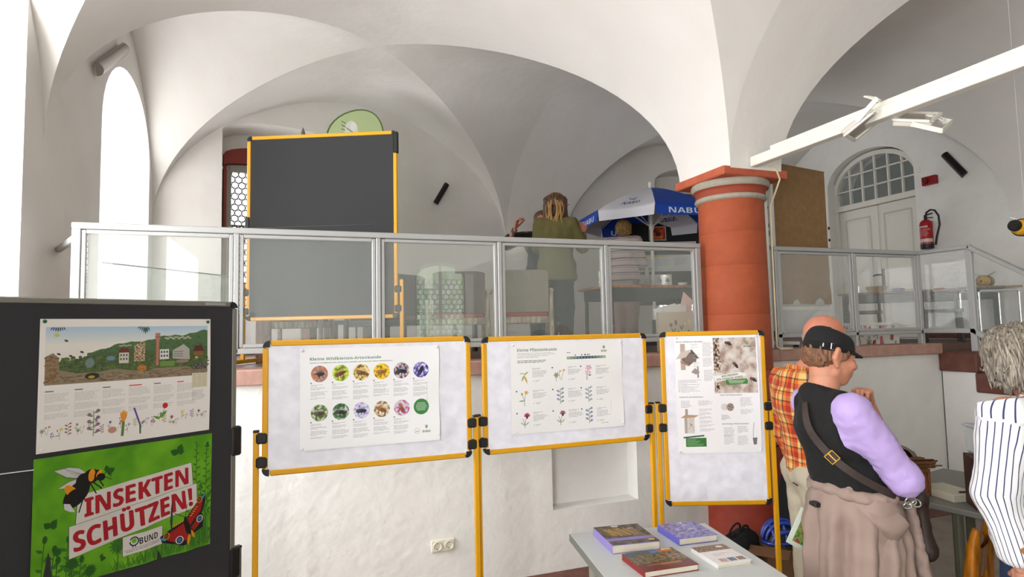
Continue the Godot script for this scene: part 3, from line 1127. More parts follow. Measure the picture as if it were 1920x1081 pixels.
func print_nesting() -> Cv:
	var c := Cv.new(900, 1240, Color(0.955, 0.955, 0.965), 6)
	c.text("Kleines Wildbienen-Häuschen", Vector2(18, 66), 14, Color(0.42, 0.46, 0.44), true, 0.0, 290)
	# nesting house drawing
	c.rect(62, 80, 52, 280, Color(0.72, 0.66, 0.62))
	c.poly(PackedVector2Array([Vector2(70, 250), Vector2(180, 160), Vector2(250, 235), Vector2(150, 320)]), Color(0.45, 0.38, 0.36))
	c.blotch(170, 235, 62, 42, Color(0.3, 0.26, 0.25), Color(0.5, 0.44, 0.42), Color(0.62, 0.55, 0.52), 0.2, 3, false)
	c.poly(PackedVector2Array([Vector2(10, 245), Vector2(70, 165), Vector2(185, 140), Vector2(120, 225)]), Color(0.80, 0.75, 0.72))
	c.poly(PackedVector2Array([Vector2(185, 140), Vector2(265, 238), Vector2(235, 238), Vector2(172, 160)]), Color(0.35, 0.30, 0.29))
	c.poly(PackedVector2Array([Vector2(60, 262), Vector2(150, 300), Vector2(150, 322), Vector2(60, 285)]), Color(0.66, 0.5, 0.42))
	c.rect(238, 325, 16, 120, Color(0.55, 0.5, 0.5))
	c.poly(PackedVector2Array([Vector2(170, 385), Vector2(215, 340), Vector2(268, 385), Vector2(225, 410)]), Color(0.6, 0.56, 0.55))
	for y in [86, 116, 196, 226, 286, 316]:
		c.lines(180 if y < 130 else 200, y, 90, 2, 10, Color(0.62, 0.62, 0.64), 0.3)
	for q in [[304, 70, 120, 14], [304, 235, 120, 9], [312, 365, 118, 11]]:
		c.lines(q[0], q[1], q[2], q[3], 11, Color(0.5, 0.5, 0.52), 0.34)
	for k in 6:
		c.ell(34, 472 + k * 23, 5, 5, Color(0.4, 0.4, 0.42))
		c.lines(48, 468 + k * 23, 230, 2, 11, Color(0.5, 0.5, 0.52), 0.32)
	# photograph with a wall of holes and three flying insects
	c.blotch(652, 318, 232, 296, Color(0.62, 0.54, 0.49), Color(0.80, 0.75, 0.71), Color(0.87, 0.85, 0.84), 0.006, 21, false)
	c.blotch(455, 150, 34, 128, Color(0.3, 0.22, 0.18), Color(0.6, 0.5, 0.43), Color(0.86, 0.82, 0.78), 0.03, 22, false)
	c.blotch(460, 330, 38, 60, Color(0.3, 0.24, 0.2), Color(0.7, 0.62, 0.55), Color(0.9, 0.87, 0.83), 0.03, 23, false)
	c.blotch(450, 560, 28, 54, Color(0.3, 0.24, 0.2), Color(0.7, 0.62, 0.55), Color(0.9, 0.87, 0.83), 0.03, 24, false)
	for q in [[450, 110], [448, 205], [462, 320], [456, 545]]:
		c.ell(q[0], q[1], 15, 19, Color(0.22, 0.15, 0.12))
	for q in [[588, 85, 0.35], [660, 320, 0.9], [842, 475, 0.5]]:
		c.insect(q[0], q[1], 46, Color(0.24, 0.18, 0.16), Color(0.5, 0.44, 0.42), q[2])
	c.pin_mark(790, 78, 26, Color(0.3, 0.5, 0.28), Color(0.66, 0.8, 0.5))
	c.text("BUND", Vector2(754, 128), 20, Color(0.25, 0.3, 0.27), true, 0.0, 78)
	c.poly(PackedVector2Array([Vector2(424, 430), Vector2(690, 390), Vector2(756, 402), Vector2(762, 430), Vector2(740, 448), Vector2(440, 490), Vector2(424, 474)]), Color(0.93, 0.93, 0.91))
	c.text("WILDBIENEN", Vector2(500, 446), 20, Color(0.28, 0.32, 0.28), true, -0.13, 180, 0.12)
	c.text("EIN ZUHAUSE GEBEN", Vector2(448, 480), 20, Color(0.28, 0.32, 0.28), true, -0.11, 285, 0.12)
	c.poly(PackedVector2Array([Vector2(548, 470), Vector2(770, 462), Vector2(786, 485), Vector2(778, 518), Vector2(560, 526), Vector2(542, 505)]), Color(0.26, 0.52, 0.24))
	for k in 3:
		c.rect(568 + k * 8, 478 + k * 13, 190 - k * 22, 5, Color(0.85, 0.9, 0.82))
	# lower half
	c.text("Holzblock mit Bohrlöchern", Vector2(34, 655), 13, Color(0.4, 0.44, 0.42), true, 0.0, 255)
	c.text("Dose mit Bambusröhren", Vector2(478, 640), 13, Color(0.4, 0.44, 0.42), true, 0.0, 235)
	c.text("Markhaltiger Pflanzenstängel", Vector2(485, 945), 13, Color(0.4, 0.44, 0.42), true, 0.0, 285)
	c.rect(90, 775, 28, 60, Color(0.66, 0.6, 0.55))
	c.rect(78, 850, 108, 180, Color(0.84, 0.82, 0.79))
	c.rect(78, 850, 30, 180, Color(0.70, 0.67, 0.64))
	c.poly(PackedVector2Array([Vector2(36, 868), Vector2(90, 834), Vector2(240, 842), Vector2(190, 866)]), Color(0.74, 0.6, 0.46))
	for k in 18:
		c.ell(c.rng.randf_range(114, 180), c.rng.randf_range(880, 1020), 4, 4, Color(0.35, 0.28, 0.22))
	c.lines(48, 690, 120, 7, 11, Color(0.5, 0.5, 0.52), 0.34)
	c.lines(235, 690, 160, 5, 11, Color(0.5, 0.5, 0.52), 0.34)
	for k in 6:
		c.lines(242, 775 + k * 42, 165, 3, 11, Color(0.5, 0.5, 0.52), 0.34)
	c.ell(520, 760, 40, 36, Color(0.84, 0.83, 0.82))
	c.ell(580, 762, 40, 42, Color(0.6, 0.54, 0.5))
	for k in 30:
		c.ell(580 + c.rng.randf_range(-28, 28), 762 + c.rng.randf_range(-30, 30), 5, 5, Color(0.26, 0.2, 0.18) if k % 2 else Color(0.8, 0.75, 0.7))
	c.lines(690, 665, 140, 9, 11, Color(0.5, 0.5, 0.52), 0.34)
	c.lines(690, 790, 140, 5, 11, Color(0.5, 0.5, 0.52), 0.34)
	c.lines(482, 845, 100, 5, 11, Color(0.45, 0.45, 0.47), 0.4)
	for q in [[500, 975, 9], [500, 1060, 9], [648, 965, 7], [648, 1070, 9]]:
		c.lines(q[0], q[1], 120, q[2], 11, Color(0.5, 0.5, 0.52), 0.34)
	c.curve(Vector2(815, 1120), Vector2(828, 930), 0.06, 7, Color(0.72, 0.68, 0.66))
	c.poly(PackedVector2Array([Vector2(806, 1090), Vector2(856, 1085), Vector2(848, 1160), Vector2(815, 1160)]), Color(0.5, 0.46, 0.46))
	c.poly(PackedVector2Array([Vector2(60, 1068), Vector2(285, 1050), Vector2(287, 1064), Vector2(62, 1082)]), Color(0.15, 0.3, 0.25))
	c.rect(86, 1080, 222, 92, Color(0.2, 0.46, 0.2))
	for k in 7:
		c.rect(98, 1090 + k * 11, c.rng.randf_range(90, 195), 3, Color(0.62, 0.8, 0.6))
	return c

func print_landscape() -> Cv:
	var c := Cv.new(1400, 1010, Color(0.93, 0.915, 0.905), 7)
	for y in 360:
		var t := y / 360.0
		c.rect(40, 62 + y, 1330, 1, Color(0.68, 0.79, 0.88).lerp(Color(0.90, 0.89, 0.86), clampf(t * 2.6, 0, 1)))
	var hill := PackedVector2Array([Vector2(1370, 350)])
	hill.append(Vector2(330, 330))
	for k in 31:
		var t := k / 30.0
		hill.append(Vector2(340 + t * 1030, 270 - pow(t, 0.72) * 165 + sin(k * 1.7) * 6 + sin(k * 0.6) * 9))
	c.poly(hill, Color(0.30, 0.42, 0.26))
	for k in 260:
		var t := c.rng.randf()
		c.ell(340 + t * 1020, 330 - c.rng.randf() * (60 + pow(t, 0.72) * 140) + 10, c.rng.randf_range(5, 16), c.rng.randf_range(4, 9), Color(0.32, 0.45, 0.26).lerp(Color(0.22, 0.33, 0.2), c.rng.randf()))
	for k in 14:
		c.ell(980 + k * 17, 165 + sin(k * 2.0) * 8, 14, 6, Color(0.72, 0.72, 0.62))
		c.ell(590 + k * 7, 220 + sin(k) * 4, 9, 5, Color(0.62, 0.68, 0.5))
	c.poly(PackedVector2Array([Vector2(130, 330), Vector2(250, 322), Vector2(360, 290), Vector2(420, 268), Vector2(1370, 280), Vector2(1370, 460), Vector2(130, 460)]), Color(0.29, 0.38, 0.2))
	for k in 420:
		c.ell(c.rng.randf_range(150, 1370), c.rng.randf_range(300, 425), c.rng.randf_range(6, 22), c.rng.randf_range(5, 12), Color(0.40, 0.46, 0.26).lerp(Color(0.22, 0.31, 0.17), c.rng.randf()))
	var soil := PackedVector2Array([Vector2(40, 505), Vector2(40, 290), Vector2(95, 262), Vector2(135, 300), Vector2(140, 395), Vector2(260, 425), Vector2(430, 425), Vector2(560, 405), Vector2(700, 430), Vector2(820, 440), Vector2(900, 420), Vector2(1180, 420), Vector2(1240, 450), Vector2(1370, 440), Vector2(1370, 505)])
	c.poly(soil, Color(0.55, 0.49, 0.40))
	for k in 300:
		var q := Vector2(c.rng.randf_range(50, 1360), c.rng.randf_range(440, 495))
		c.ell(q.x, q.y, c.rng.randf_range(6, 26), c.rng.randf_range(3, 8), Color(0.62, 0.56, 0.47).lerp(Color(0.42, 0.33, 0.24), c.rng.randf()))
	for k in 80:
		c.ell(c.rng.randf_range(45, 130), c.rng.randf_range(290, 490), 12, 7, Color(0.58, 0.48, 0.34).lerp(Color(0.45, 0.33, 0.2), c.rng.randf()))
	c.ell(380, 455, 55, 26, Color(0.15, 0.16, 0.1))
	c.ell(375, 462, 25, 12, Color(0.75, 0.6, 0.15))
	# houses, stone heap, tower, school
	c.rect(585, 275, 78, 90, Color(0.82, 0.80, 0.75))
	c.poly(PackedVector2Array([Vector2(578, 278), Vector2(592, 240), Vector2(658, 240), Vector2(672, 278)]), Color(0.42, 0.18, 0.14))
	for k in 6:
		c.rect(594 + (k % 3) * 23, 290 + (k / 3) * 32, 12, 17, Color(0.3, 0.3, 0.32))
	c.blotch(752, 275, 46, 80, Color(0.35, 0.28, 0.2), Color(0.7, 0.6, 0.48), Color(0.82, 0.74, 0.62), 0.04, 9, false)
	c.poly(PackedVector2Array([Vector2(704, 190), Vector2(770, 190), Vector2(704, 225)]), Color(0.32, 0.43, 0.26))
	c.ell(775, 412, 42, 30, Color(0.6, 0.42, 0.18))
	c.blotch(775, 412, 38, 26, Color(0.3, 0.15, 0.05), Color(0.75, 0.45, 0.15), Color(0.9, 0.7, 0.3), 0.08, 10)
	c.poly(PackedVector2Array([Vector2(885, 120), Vector2(928, 120), Vector2(930, 165), Vector2(920, 185), Vector2(915, 400), Vector2(893, 400), Vector2(893, 185), Vector2(884, 165)]), Color(0.72, 0.47, 0.40))
	c.rect(884, 152, 46, 6, Color(0.5, 0.28, 0.24))
	c.rect(930, 365, 130, 45, Color(0.42, 0.56, 0.24))
	c.rect(925, 262, 82, 86, Color(0.86, 0.86, 0.85))
	for k in 6:
		c.rect(934 + (k % 3) * 25, 276 + (k / 3) * 34, 14, 18, Color(0.25, 0.28, 0.32))
	c.poly(PackedVector2Array([Vector2(1040, 275), Vector2(1140, 222), Vector2(1195, 265), Vector2(1200, 360), Vector2(1040, 345)]), Color(0.70, 0.69, 0.66))
	for j in 3:
		for k in 6:
			c.rect(1050 + k * 15, 282 + j * 20, 9, 9, Color(0.36, 0.38, 0.42))
	c.ell(1130, 372, 60, 14, Color(0.6, 0.5, 0.46))
	c.rect(1240, 262, 86, 66, Color(0.52, 0.36, 0.22))
	c.poly(PackedVector2Array([Vector2(1232, 290), Vector2(1250, 238), Vector2(1318, 238), Vector2(1338, 290)]), Color(0.36, 0.15, 0.12))
	c.blotch(1300, 425, 68, 28, Color(0.12, 0.13, 0.12), Color(0.3, 0.29, 0.27), Color(0.6, 0.6, 0.56), 0.06, 12, false)
	c.ell(360, 350, 34, 38, Color(0.45, 0.52, 0.52))
	c.ell(520, 320, 34, 18, Color(0.42, 0.52, 0.62))
	c.ell(1265, 345, 16, 8, Color(0.85, 0.75, 0.2))
	# hanging leaves and insects
	for k in 7:
		c.leaf(Vector2(90 + k * 12, 62), Vector2(70 + k * 18, 62 + 42 - absf(k - 3) * 5), 0.16, Color(0.22, 0.30, 0.24) if k % 2 else Color(0.2, 0.25, 0.4))
		c.leaf(Vector2(760 + k * 10, 62), Vector2(728 + k * 18, 62 + 70 - absf(k - 4) * 13), 0.14, Color(0.25, 0.36, 0.30))
	c.ell(118, 125, 18, 14, Color(0.78, 0.76, 0.3))
	for q in [[185, 170], [300, 262], [135, 272], [220, 290]]:
		c.insect(q[0], q[1], 17, Color(0.14, 0.14, 0.16), Color(0.45, 0.45, 0.45), 0.4)
	# text columns
	for k in 6:
		var x := 46.0 + k * 208
		c.rect(x, 548, 60 if k != 3 else 105, 9, Color(0.45, 0.45, 0.47) if k != 3 and k != 5 else Color(0.85, 0.3, 0.22))
		for q in [[572, 8], [656, 6], [724, 5]]:
			c.lines(x, q[0], 188, q[1], 9, Color(0.55, 0.55, 0.58), 0.3)
	c.rect(1222, 485, 148, 130, Color(0.82, 0.80, 0.70))
	for k in 3:
		c.lines(1232 + k * 46, 495, 38, 12, 10, Color(0.66, 0.64, 0.52), 0.3)
	c.lines(1225, 640, 140, 9, 10, Color(0.55, 0.55, 0.58), 0.3)
	# a row of flowers along the foot
	var cols := [Color(0.6, 0.25, 0.45), Color(0.25, 0.25, 0.65), Color(0.85, 0.7, 0.2), Color(0.6, 0.2, 0.25), Color(0.55, 0.45, 0.6), Color(0.85, 0.75, 0.3), Color(0.75, 0.45, 0.42), Color(0.35, 0.3, 0.6)]
	for k in 26:
		var x := 60.0 + k * 51 + c.rng.randf_range(-8, 8)
		flower(c, x, 900 - c.rng.randf() * 70, c.rng.randf_range(30, 54), cols[k % 8].lerp(Color(0.8, 0.78, 0.74), 0.25), 1 + k % 5)
	flower(c, 400, 820, 110, Color(0.55, 0.42, 0.5), 4)
	c.line(Vector2(625, 960), Vector2(632, 840), 22, Color(0.33, 0.48, 0.2))
	for k in 5:
		c.leaf(Vector2(632, 850), Vector2(605 + k * 14, 742 + absf(k - 2) * 8), 0.13, Color(0.88, 0.55, 0.12).lightened(0.08 * (k % 2)))
	for k in 14:
		c.ell(718 + k * 4, 745 + k * 11, 9, 6, Color(0.28, 0.26, 0.6))
	c.line(Vector2(770, 890), Vector2(772, 960), 14, Color(0.2, 0.42, 0.28))
	c.line(Vector2(955, 850), Vector2(978, 760), 5, Color(0.4, 0.5, 0.3))
	c.leaf(Vector2(930, 850), Vector2(1000, 790), 0.22, Color(0.4, 0.6, 0.2))
	c.leaf(Vector2(940, 855), Vector2(880, 830), 0.22, Color(0.4, 0.6, 0.2))
	c.ell(982, 748, 24, 24, Color(0.78, 0.1, 0.12))
	c.ell(545, 900, 34, 26, Color(0.78, 0.56, 0.5))
	return c

func print_banner() -> Cv:
	var c := Cv.new(1280, 880, Color(0.36, 0.62, 0.06), 8)
	c.blotch(640, 440, 640, 440, Color(0.31, 0.57, 0.045), Color(0.37, 0.63, 0.06), Color(0.43, 0.68, 0.09), 0.003, 31, false)
	var dk := Color(0.13, 0.34, 0.07)
	var dm := Color(0.20, 0.43, 0.08)
	# grass and plants in dark green
	for k in 240:
		var x := c.rng.randf_range(500, 1280)
		var y := 880.0 - maxf(0, c.rng.randf_range(-40, 60))
		c.leaf(Vector2(x, 880), Vector2(x + c.rng.randf_range(-50, 50), y - c.rng.randf_range(60, 210) * clampf((x - 400) / 700, 0.3, 1.2)), 0.035, dm if k % 3 else Color(0.28, 0.52, 0.1))
	for k in 6:
		var x := 70.0 + k * 42 + (k % 2) * 20
		var top := 540.0 + (k * 77) % 200
		c.curve(Vector2(x, 880), Vector2(x + 12, top), 0.04, 5, dk)
		for j in 5:
			var yy := lerpf(870, top + 20, j / 5.0)
			c.leaf(Vector2(x + 4, yy), Vector2(x + (50 if j % 2 else -44), yy - 28), 0.24, dm)
		c.ell(x + 12, top, 16, 26, dk)
	for q in [[250, 740, 52], [370, 820, 50], [560, 700, 70], [160, 640, 34]]:
		for k in 14:
			c.leaf(Vector2(q[0], q[1]), Vector2(q[0], q[1]) + Vector2.from_angle(k * 0.449) * q[2], 0.16, dk if q[0] != 560 else dm)
		c.line(Vector2(q[0], q[1]), Vector2(q[0] - 5, 880), 6, dk)
	for q in [[1150, 50, 560], [1235, 90, 620], [1090, 320, 760]]:
		c.line(Vector2(q[0], q[1]), Vector2(q[0] - 6, q[2]), 5, dk)
		for k in 18:
			var yy := lerpf(q[1], q[2], k / 18.0)
			var r := 18.0 + k * 2.2
			c.leaf(Vector2(q[0], yy + 14), Vector2(q[0] + (r if k % 2 else -r), yy - 4), 0.2, dm)
	for k in 60:
		var q := Vector2(c.rng.randf_range(1150, 1270), c.rng.randf_range(380, 800))
		c.leaf(q, q + Vector2(c.rng.randf_range(-30, 30), c.rng.randf_range(-60, -20)), 0.2, dm)
	# butterfly shadows
	for q in [[470, 165, 44, 0.3], [1000, 120, 62, -0.6], [115, 470, 50, -0.3], [440, 760, 30, 0.8], [1232, 85, 26, 1.2]]:
		var o := Vector2(q[0], q[1])
		c.leaf(o, o + Vector2(q[2], -q[2] * 0.75).rotated(q[3]), 0.42, dk)
		c.leaf(o, o + Vector2(-q[2] * 0.6, -q[2]).rotated(q[3]), 0.42, dk)
		c.leaf(o, o + Vector2(q[2] * 0.8, q[2] * 0.2).rotated(q[3]), 0.4, dk)
	# the slogan
	var paper := Color(0.83, 0.81, 0.79)
	var edge := Color(0.16, 0.2, 0.12)
	var red := Color(0.66, 0.07, 0.13)
	var box := func(ps: Array) -> void:
		var o := PackedVector2Array(ps)
		var mid := Vector2.ZERO
		for p in o:
			mid += p / o.size()
		var big := PackedVector2Array()
		for p in o:
			big.append(p + (p - mid).normalized() * 4.0)
		c.poly(big, edge)
		c.poly(o, paper)
	box.call([Vector2(278, 330), Vector2(320, 288), Vector2(1107, 207), Vector2(1121, 378), Vector2(269, 484)])
	box.call([Vector2(228, 492), Vector2(1152, 376), Vector2(1158, 555), Vector2(800, 612), Vector2(232, 706)])
	box.call([Vector2(589, 655), Vector2(883, 640), Vector2(885, 775), Vector2(591, 790)])
	c.text("INSEKTEN", Vector2(326, 448), 122, red, true, -0.11, 760, 0.08)
	c.text("INSEKTEN", Vector2(330, 448), 122, red, true, -0.11, 760, 0.08)
	c.text("INSEKTEN", Vector2(323, 444), 122, red, true, -0.11, 760, 0.08)
	c.text("SCHÜTZEN!", Vector2(264, 672), 134, red, true, -0.153, 866, 0.06)
	c.text("SCHÜTZEN!", Vector2(269, 672), 134, red, true, -0.153, 866, 0.06)
	c.text("SCHÜTZEN!", Vector2(261, 668), 134, red, true, -0.153, 866, 0.06)
	c.off = Vector2(42, 42)
	c.ell(628, 658, 34, 34, Color(0.1, 0.12, 0.28))
	c.ell(628, 658, 25, 25, paper)
	c.ell(628, 654, 18, 18, Color(0.4, 0.68, 0.1))
	c.rect(612, 684, 32, 16, paper)
	c.line(Vector2(619, 682), Vector2(619, 702), 6, Color(0.1, 0.12, 0.28))
	c.line(Vector2(638, 682), Vector2(638, 700), 6, Color(0.1, 0.12, 0.28))
	c.text("BUND", Vector2(666, 688), 46, Color(0.12, 0.12, 0.2), true, -0.07, 142)
	c.line(Vector2(556, 714), Vector2(838, 690), 2, INK)
	c.text("FRIENDS OF THE EARTH GERMANY", Vector2(572, 732), 12, Color(0.3, 0.3, 0.32), false, -0.085, 250)
	# bumblebee
	c.off = Vector2(25, -72)
	var bk := Color(0.055, 0.05, 0.045)
	var ye := Color(0.88, 0.56, 0.04)
	var wi := Color(0.78, 0.78, 0.77)
	c.leaf(Vector2(318, 230), Vector2(95, 168), 0.20, Color(0.35, 0.36, 0.34))
	c.leaf(Vector2(316, 228), Vector2(100, 170), 0.18, wi)
	c.leaf(Vector2(310, 262), Vector2(122, 295), 0.17, Color(0.35, 0.36, 0.34))
	c.leaf(Vector2(308, 262), Vector2(128, 293), 0.15, wi)
	for k in 4:
		c.line(Vector2(300, 232), Vector2(150 + k * 25, 160 + k * 22), 2, Color(0.42, 0.43, 0.42))
	c.ell(245, 352, 105, 66, bk, -0.85)
	c.ell(212, 328, 30, 58, ye, -0.75)
	c.ell(232, 370, 60, 50, bk, -0.85)
	c.poly(PackedVector2Array([Vector2(165, 400), Vector2(205, 410), Vector2(238, 470), Vector2(205, 462), Vector2(172, 440)]), Color(0.8, 0.8, 0.82))
	c.ell(290, 272, 52, 56, bk, 0.0)
	c.ell(338, 246, 52, 50, bk)
	c.ell(340, 240, 22, 44, ye, 0.12)
	c.ell(372, 240, 14, 34, bk, 0.25)
	c.ell(388, 238, 16, 30, ye, 0.5)
	c.ell(400, 262, 30, 26, bk, 0.4)
	c.line(Vector2(415, 250), Vector2(440, 232), 5, bk)
	c.line(Vector2(440, 232), Vector2(472, 272), 4, bk)
	c.line(Vector2(420, 262), Vector2(475, 292), 4, bk)
	for q in [[330, 290, 372, 372], [350, 290, 410, 345], [285, 400, 262, 480], [390, 282, 420, 330]]:
		c.line(Vector2(q[0], q[1]), Vector2(q[2], q[3]), 8, bk)
	# peacock butterfly
	c.off = Vector2(12, 68)
	var R := Color(0.60, 0.08, 0.06)
	c.poly(PackedVector2Array([Vector2(1052, 560), Vector2(1195, 398), Vector2(1214, 400), Vector2(1216, 460), Vector2(1190, 545), Vector2(1085, 640)]), bk)
	c.poly(PackedVector2Array([Vector2(1060, 565), Vector2(1150, 455), Vector2(1200, 440), Vector2(1180, 530), Vector2(1088, 620)]), R)
	c.poly(PackedVector2Array([Vector2(1040, 570), Vector2(855, 655), Vector2(870, 700), Vector2(960, 735), Vector2(1060, 715), Vector2(1090, 650)]), bk)
	c.poly(PackedVector2Array([Vector2(1035, 590), Vector2(920, 650), Vector2(905, 690), Vector2(965, 720), Vector2(1060, 690)]), R)
	c.poly(PackedVector2Array([Vector2(1090, 640), Vector2(1185, 545), Vector2(1205, 590), Vector2(1200, 660), Vector2(1120, 690)]), bk)
	c.poly(PackedVector2Array([Vector2(1095, 640), Vector2(1165, 570), Vector2(1180, 620), Vector2(1125, 672)]), R)
	c.poly(PackedVector2Array([Vector2(985, 705), Vector2(1085, 690), Vector2(1075, 755), Vector2(1030, 760), Vector2(975, 738)]), bk)
	c.poly(PackedVector2Array([Vector2(985, 690), Vector2(1070, 672), Vector2(1065, 720), Vector2(1000, 730)]), R)
	for q in [[1165, 438, 26], [905, 660, 26], [1172, 590, 28], [1005, 712, 30]]:
		var blue: bool = q[2] > 26
		c.ell(q[0], q[1], q[2], q[2], Color(0.85, 0.82, 0.8) if blue else ye)
		c.ell(q[0], q[1], q[2] * 0.72, q[2] * 0.8, Color(0.08, 0.07, 0.16) if blue else bk)
		c.ell(q[0], q[1], q[2] * 0.5, q[2] * 0.55, Color(0.16, 0.42, 0.62) if blue else Color(0.45, 0.3, 0.1))
	c.ell(1200, 420, 9, 26, Color(0.2, 0.55, 0.7), 0.5)
	c.ell(880, 680, 26, 9, Color(0.2, 0.55, 0.7), 0.5)
	for k in 5:
		c.line(Vector2(1085 + k * 12, 545 - k * 14), Vector2(1105 + k * 12, 550 - k * 14), 7, ye)
		c.line(Vector2(965 + k * 15, 607 - k * 6), Vector2(970 + k * 15, 590 - k * 6), 7, ye)
	c.ell(1078, 720, 14, 44, ye, 0.2)
	c.ell(1110, 690, 14, 36, ye, -0.5)
	c.ell(1068, 620, 17, 80, bk, -0.35)
	c.line(Vector2(1040, 545), Vector2(960, 500), 4, bk)
	c.line(Vector2(1048, 540), Vector2(1062, 450), 4, bk)
	c.leaf(Vector2(1115, 790), Vector2(1100, 690), 0.2, dm)
	c.off = Vector2.ZERO
	return c

func build_railings() -> void:
	var z := FRONT - 0.02
	var t := thing("glass_railing", "aluminium framed glass railing along the gallery edge left of the red column", "railing", Vector3(0, FLOOR_UP, z))
	var xs := [-1.15, -0.335, 0.505, 1.335, 2.17, 2.985]
	railing_run(t, xs, [0, 2, 3, 4, 5])
	var b := MB.new()
	b.bar(Vector3(-1.165, 0.765, 0), Vector3(-1.40, 0.765, -0.52), 0.03, 0.035, 0.004)
	part("wall_bracket", b, M.alu, t)
	t = thing("glass_railing", "aluminium framed glass railing right of the red column, turning down the stairs", "railing", Vector3(0, FLOOR_UP, z))
	railing_run(t, [3.765, 4.615, 5.42], [0, 1, 2])
	# round the corner and down the stairs
	b = MB.new()
	b.bar(Vector3(5.44, 0.838, 0.02), Vector3(5.44, 0.838, 0.47), 0.05, 0.035, 0.005)
	b.bar(Vector3(5.44, 0.838, 0.45), Vector3(5.44, -0.42, 2.4), 0.05, 0.035, 0.005)
	part("top_rail", b, M.alu, t)
	b = MB.new()
	b.bar(Vector3(5.44, 0.12, 0.02), Vector3(5.44, 0.12, 0.47), 0.045, 0.04, 0.004)
	b.bar(Vector3(5.44, 0.12, 0.45), Vector3(5.44, -1.13, 2.4), 0.045, 0.04, 0.004)
	part("bottom_rail", b, M.alu, t)
	for k in 3:
		var zz: float = [0.455, 1.42, 2.38][k]
		var y: float = [0.83, 0.22, -0.4][k]
		b = MB.new()
		b.box(Vector3(5.44, (y - 0.03 - y + 0.88) / 2 + y - 0.88, zz), Vector3(0.045, 0.86, 0.05), 0.004)
		part("post", b, M.alu, t)
	b = MB.new()
	b.box(Vector3(5.44, 0.48, 0.24), Vector3(0.008, 0.68, 0.42))
	part("glass_pane", b, M.glass, t)
	for k in 2:
		b = MB.new()
		b.xf = Transform3D(Basis(Vector3(0, 0, 1), Vector3.UP, Vector3(-1, 0, 0)), Vector3(5.444, 0, 0))
		var a: float = [0.48, 1.45][k]
		var e: float = [1.40, 2.36][k]
		var ya := 0.82 - 0.645 * (a - 0.45)
		var ye := 0.82 - 0.645 * (e - 0.45)
		b.slab(PackedVector2Array([Vector2(a, ya - 0.68), Vector2(e, ye - 0.68), Vector2(e, ye), Vector2(a, ya)]), 0.0, 0.008)
		part("glass_pane", b, M.glass, t)
	# frameless glass screen inside the gallery
	t = thing("glass_screen", "low frameless glass screen with dark top edge behind the left end of the railing", "glass screen", Vector3(-1.24, FLOOR_UP, -4.8), deg_to_rad(53.8))
	b = MB.new()
	b.box(Vector3(0.62, 0.36, 0), Vector3(1.24, 0.72, 0.01))
	part("pane", b, glass_mat(Color(0.80, 0.92, 0.86), 0.16), t)
	b = MB.new()
	b.box(Vector3(0.62, 0.722, 0), Vector3(1.24, 0.008, 0.014))
	part("edge_strip", b, M.black_plastic, t)
	for k in 2:
		b = MB.new()
		b.box(Vector3(0.1 + k * 1.04, 0.03, 0), Vector3(0.06, 0.06, 0.05), 0.005)
		part("clamp", b, M.alu_dark, t)

func railing_run(t: Node3D, xs: Array, long_posts: Array) -> void:
	var n := xs.size()
	var b := MB.new()
	b.bar(Vector3(xs[0] - 0.024, 0.838, 0), Vector3(xs[n - 1] + 0.024, 0.838, 0), 0.05, 0.036, 0.005)
	part("top_rail", b, M.alu, t)
	b = MB.new()
	b.bar(Vector3(xs[0] - 0.024, 0.112, 0), Vector3(xs[n - 1] + 0.024, 0.112, 0), 0.045, 0.034, 0.004)
	part("bottom_rail", b, M.alu, t)
	for i in n:
		b = MB.new()
		var y0 := 0.0 if i in long_posts else 0.1
		b.box(Vector3(xs[i], (y0 + 0.82) / 2, 0), Vector3(0.03 if i > 0 and i < n - 1 else 0.045, 0.82 - y0, 0.045), 0.004)
		part("post", b, M.alu, t)
	for i in n - 1:
		b = MB.new()
		var a: float = xs[i] + 0.018 + (0.006 if i == 0 else 0.0)
		var e: float = xs[i + 1] - 0.018 - (0.006 if i == n - 2 else 0.0)
		for x in [a + 0.011, e - 0.011]:
			b.box(Vector3(x, 0.475, 0), Vector3(0.022, 0.68, 0.034), 0.003)
		for y in [0.143, 0.806]:
			b.box(Vector3((a + e) / 2, y, 0), Vector3(e - a - 0.044, 0.022, 0.034), 0.003)
		part("pane_frame", b, M.alu, t)
		b = MB.new()
		b.box(Vector3((a + e) / 2, 0.475, 0), Vector3(e - a - 0.05, 0.64, 0.008))
		part("glass_pane", b, M.glass, t)

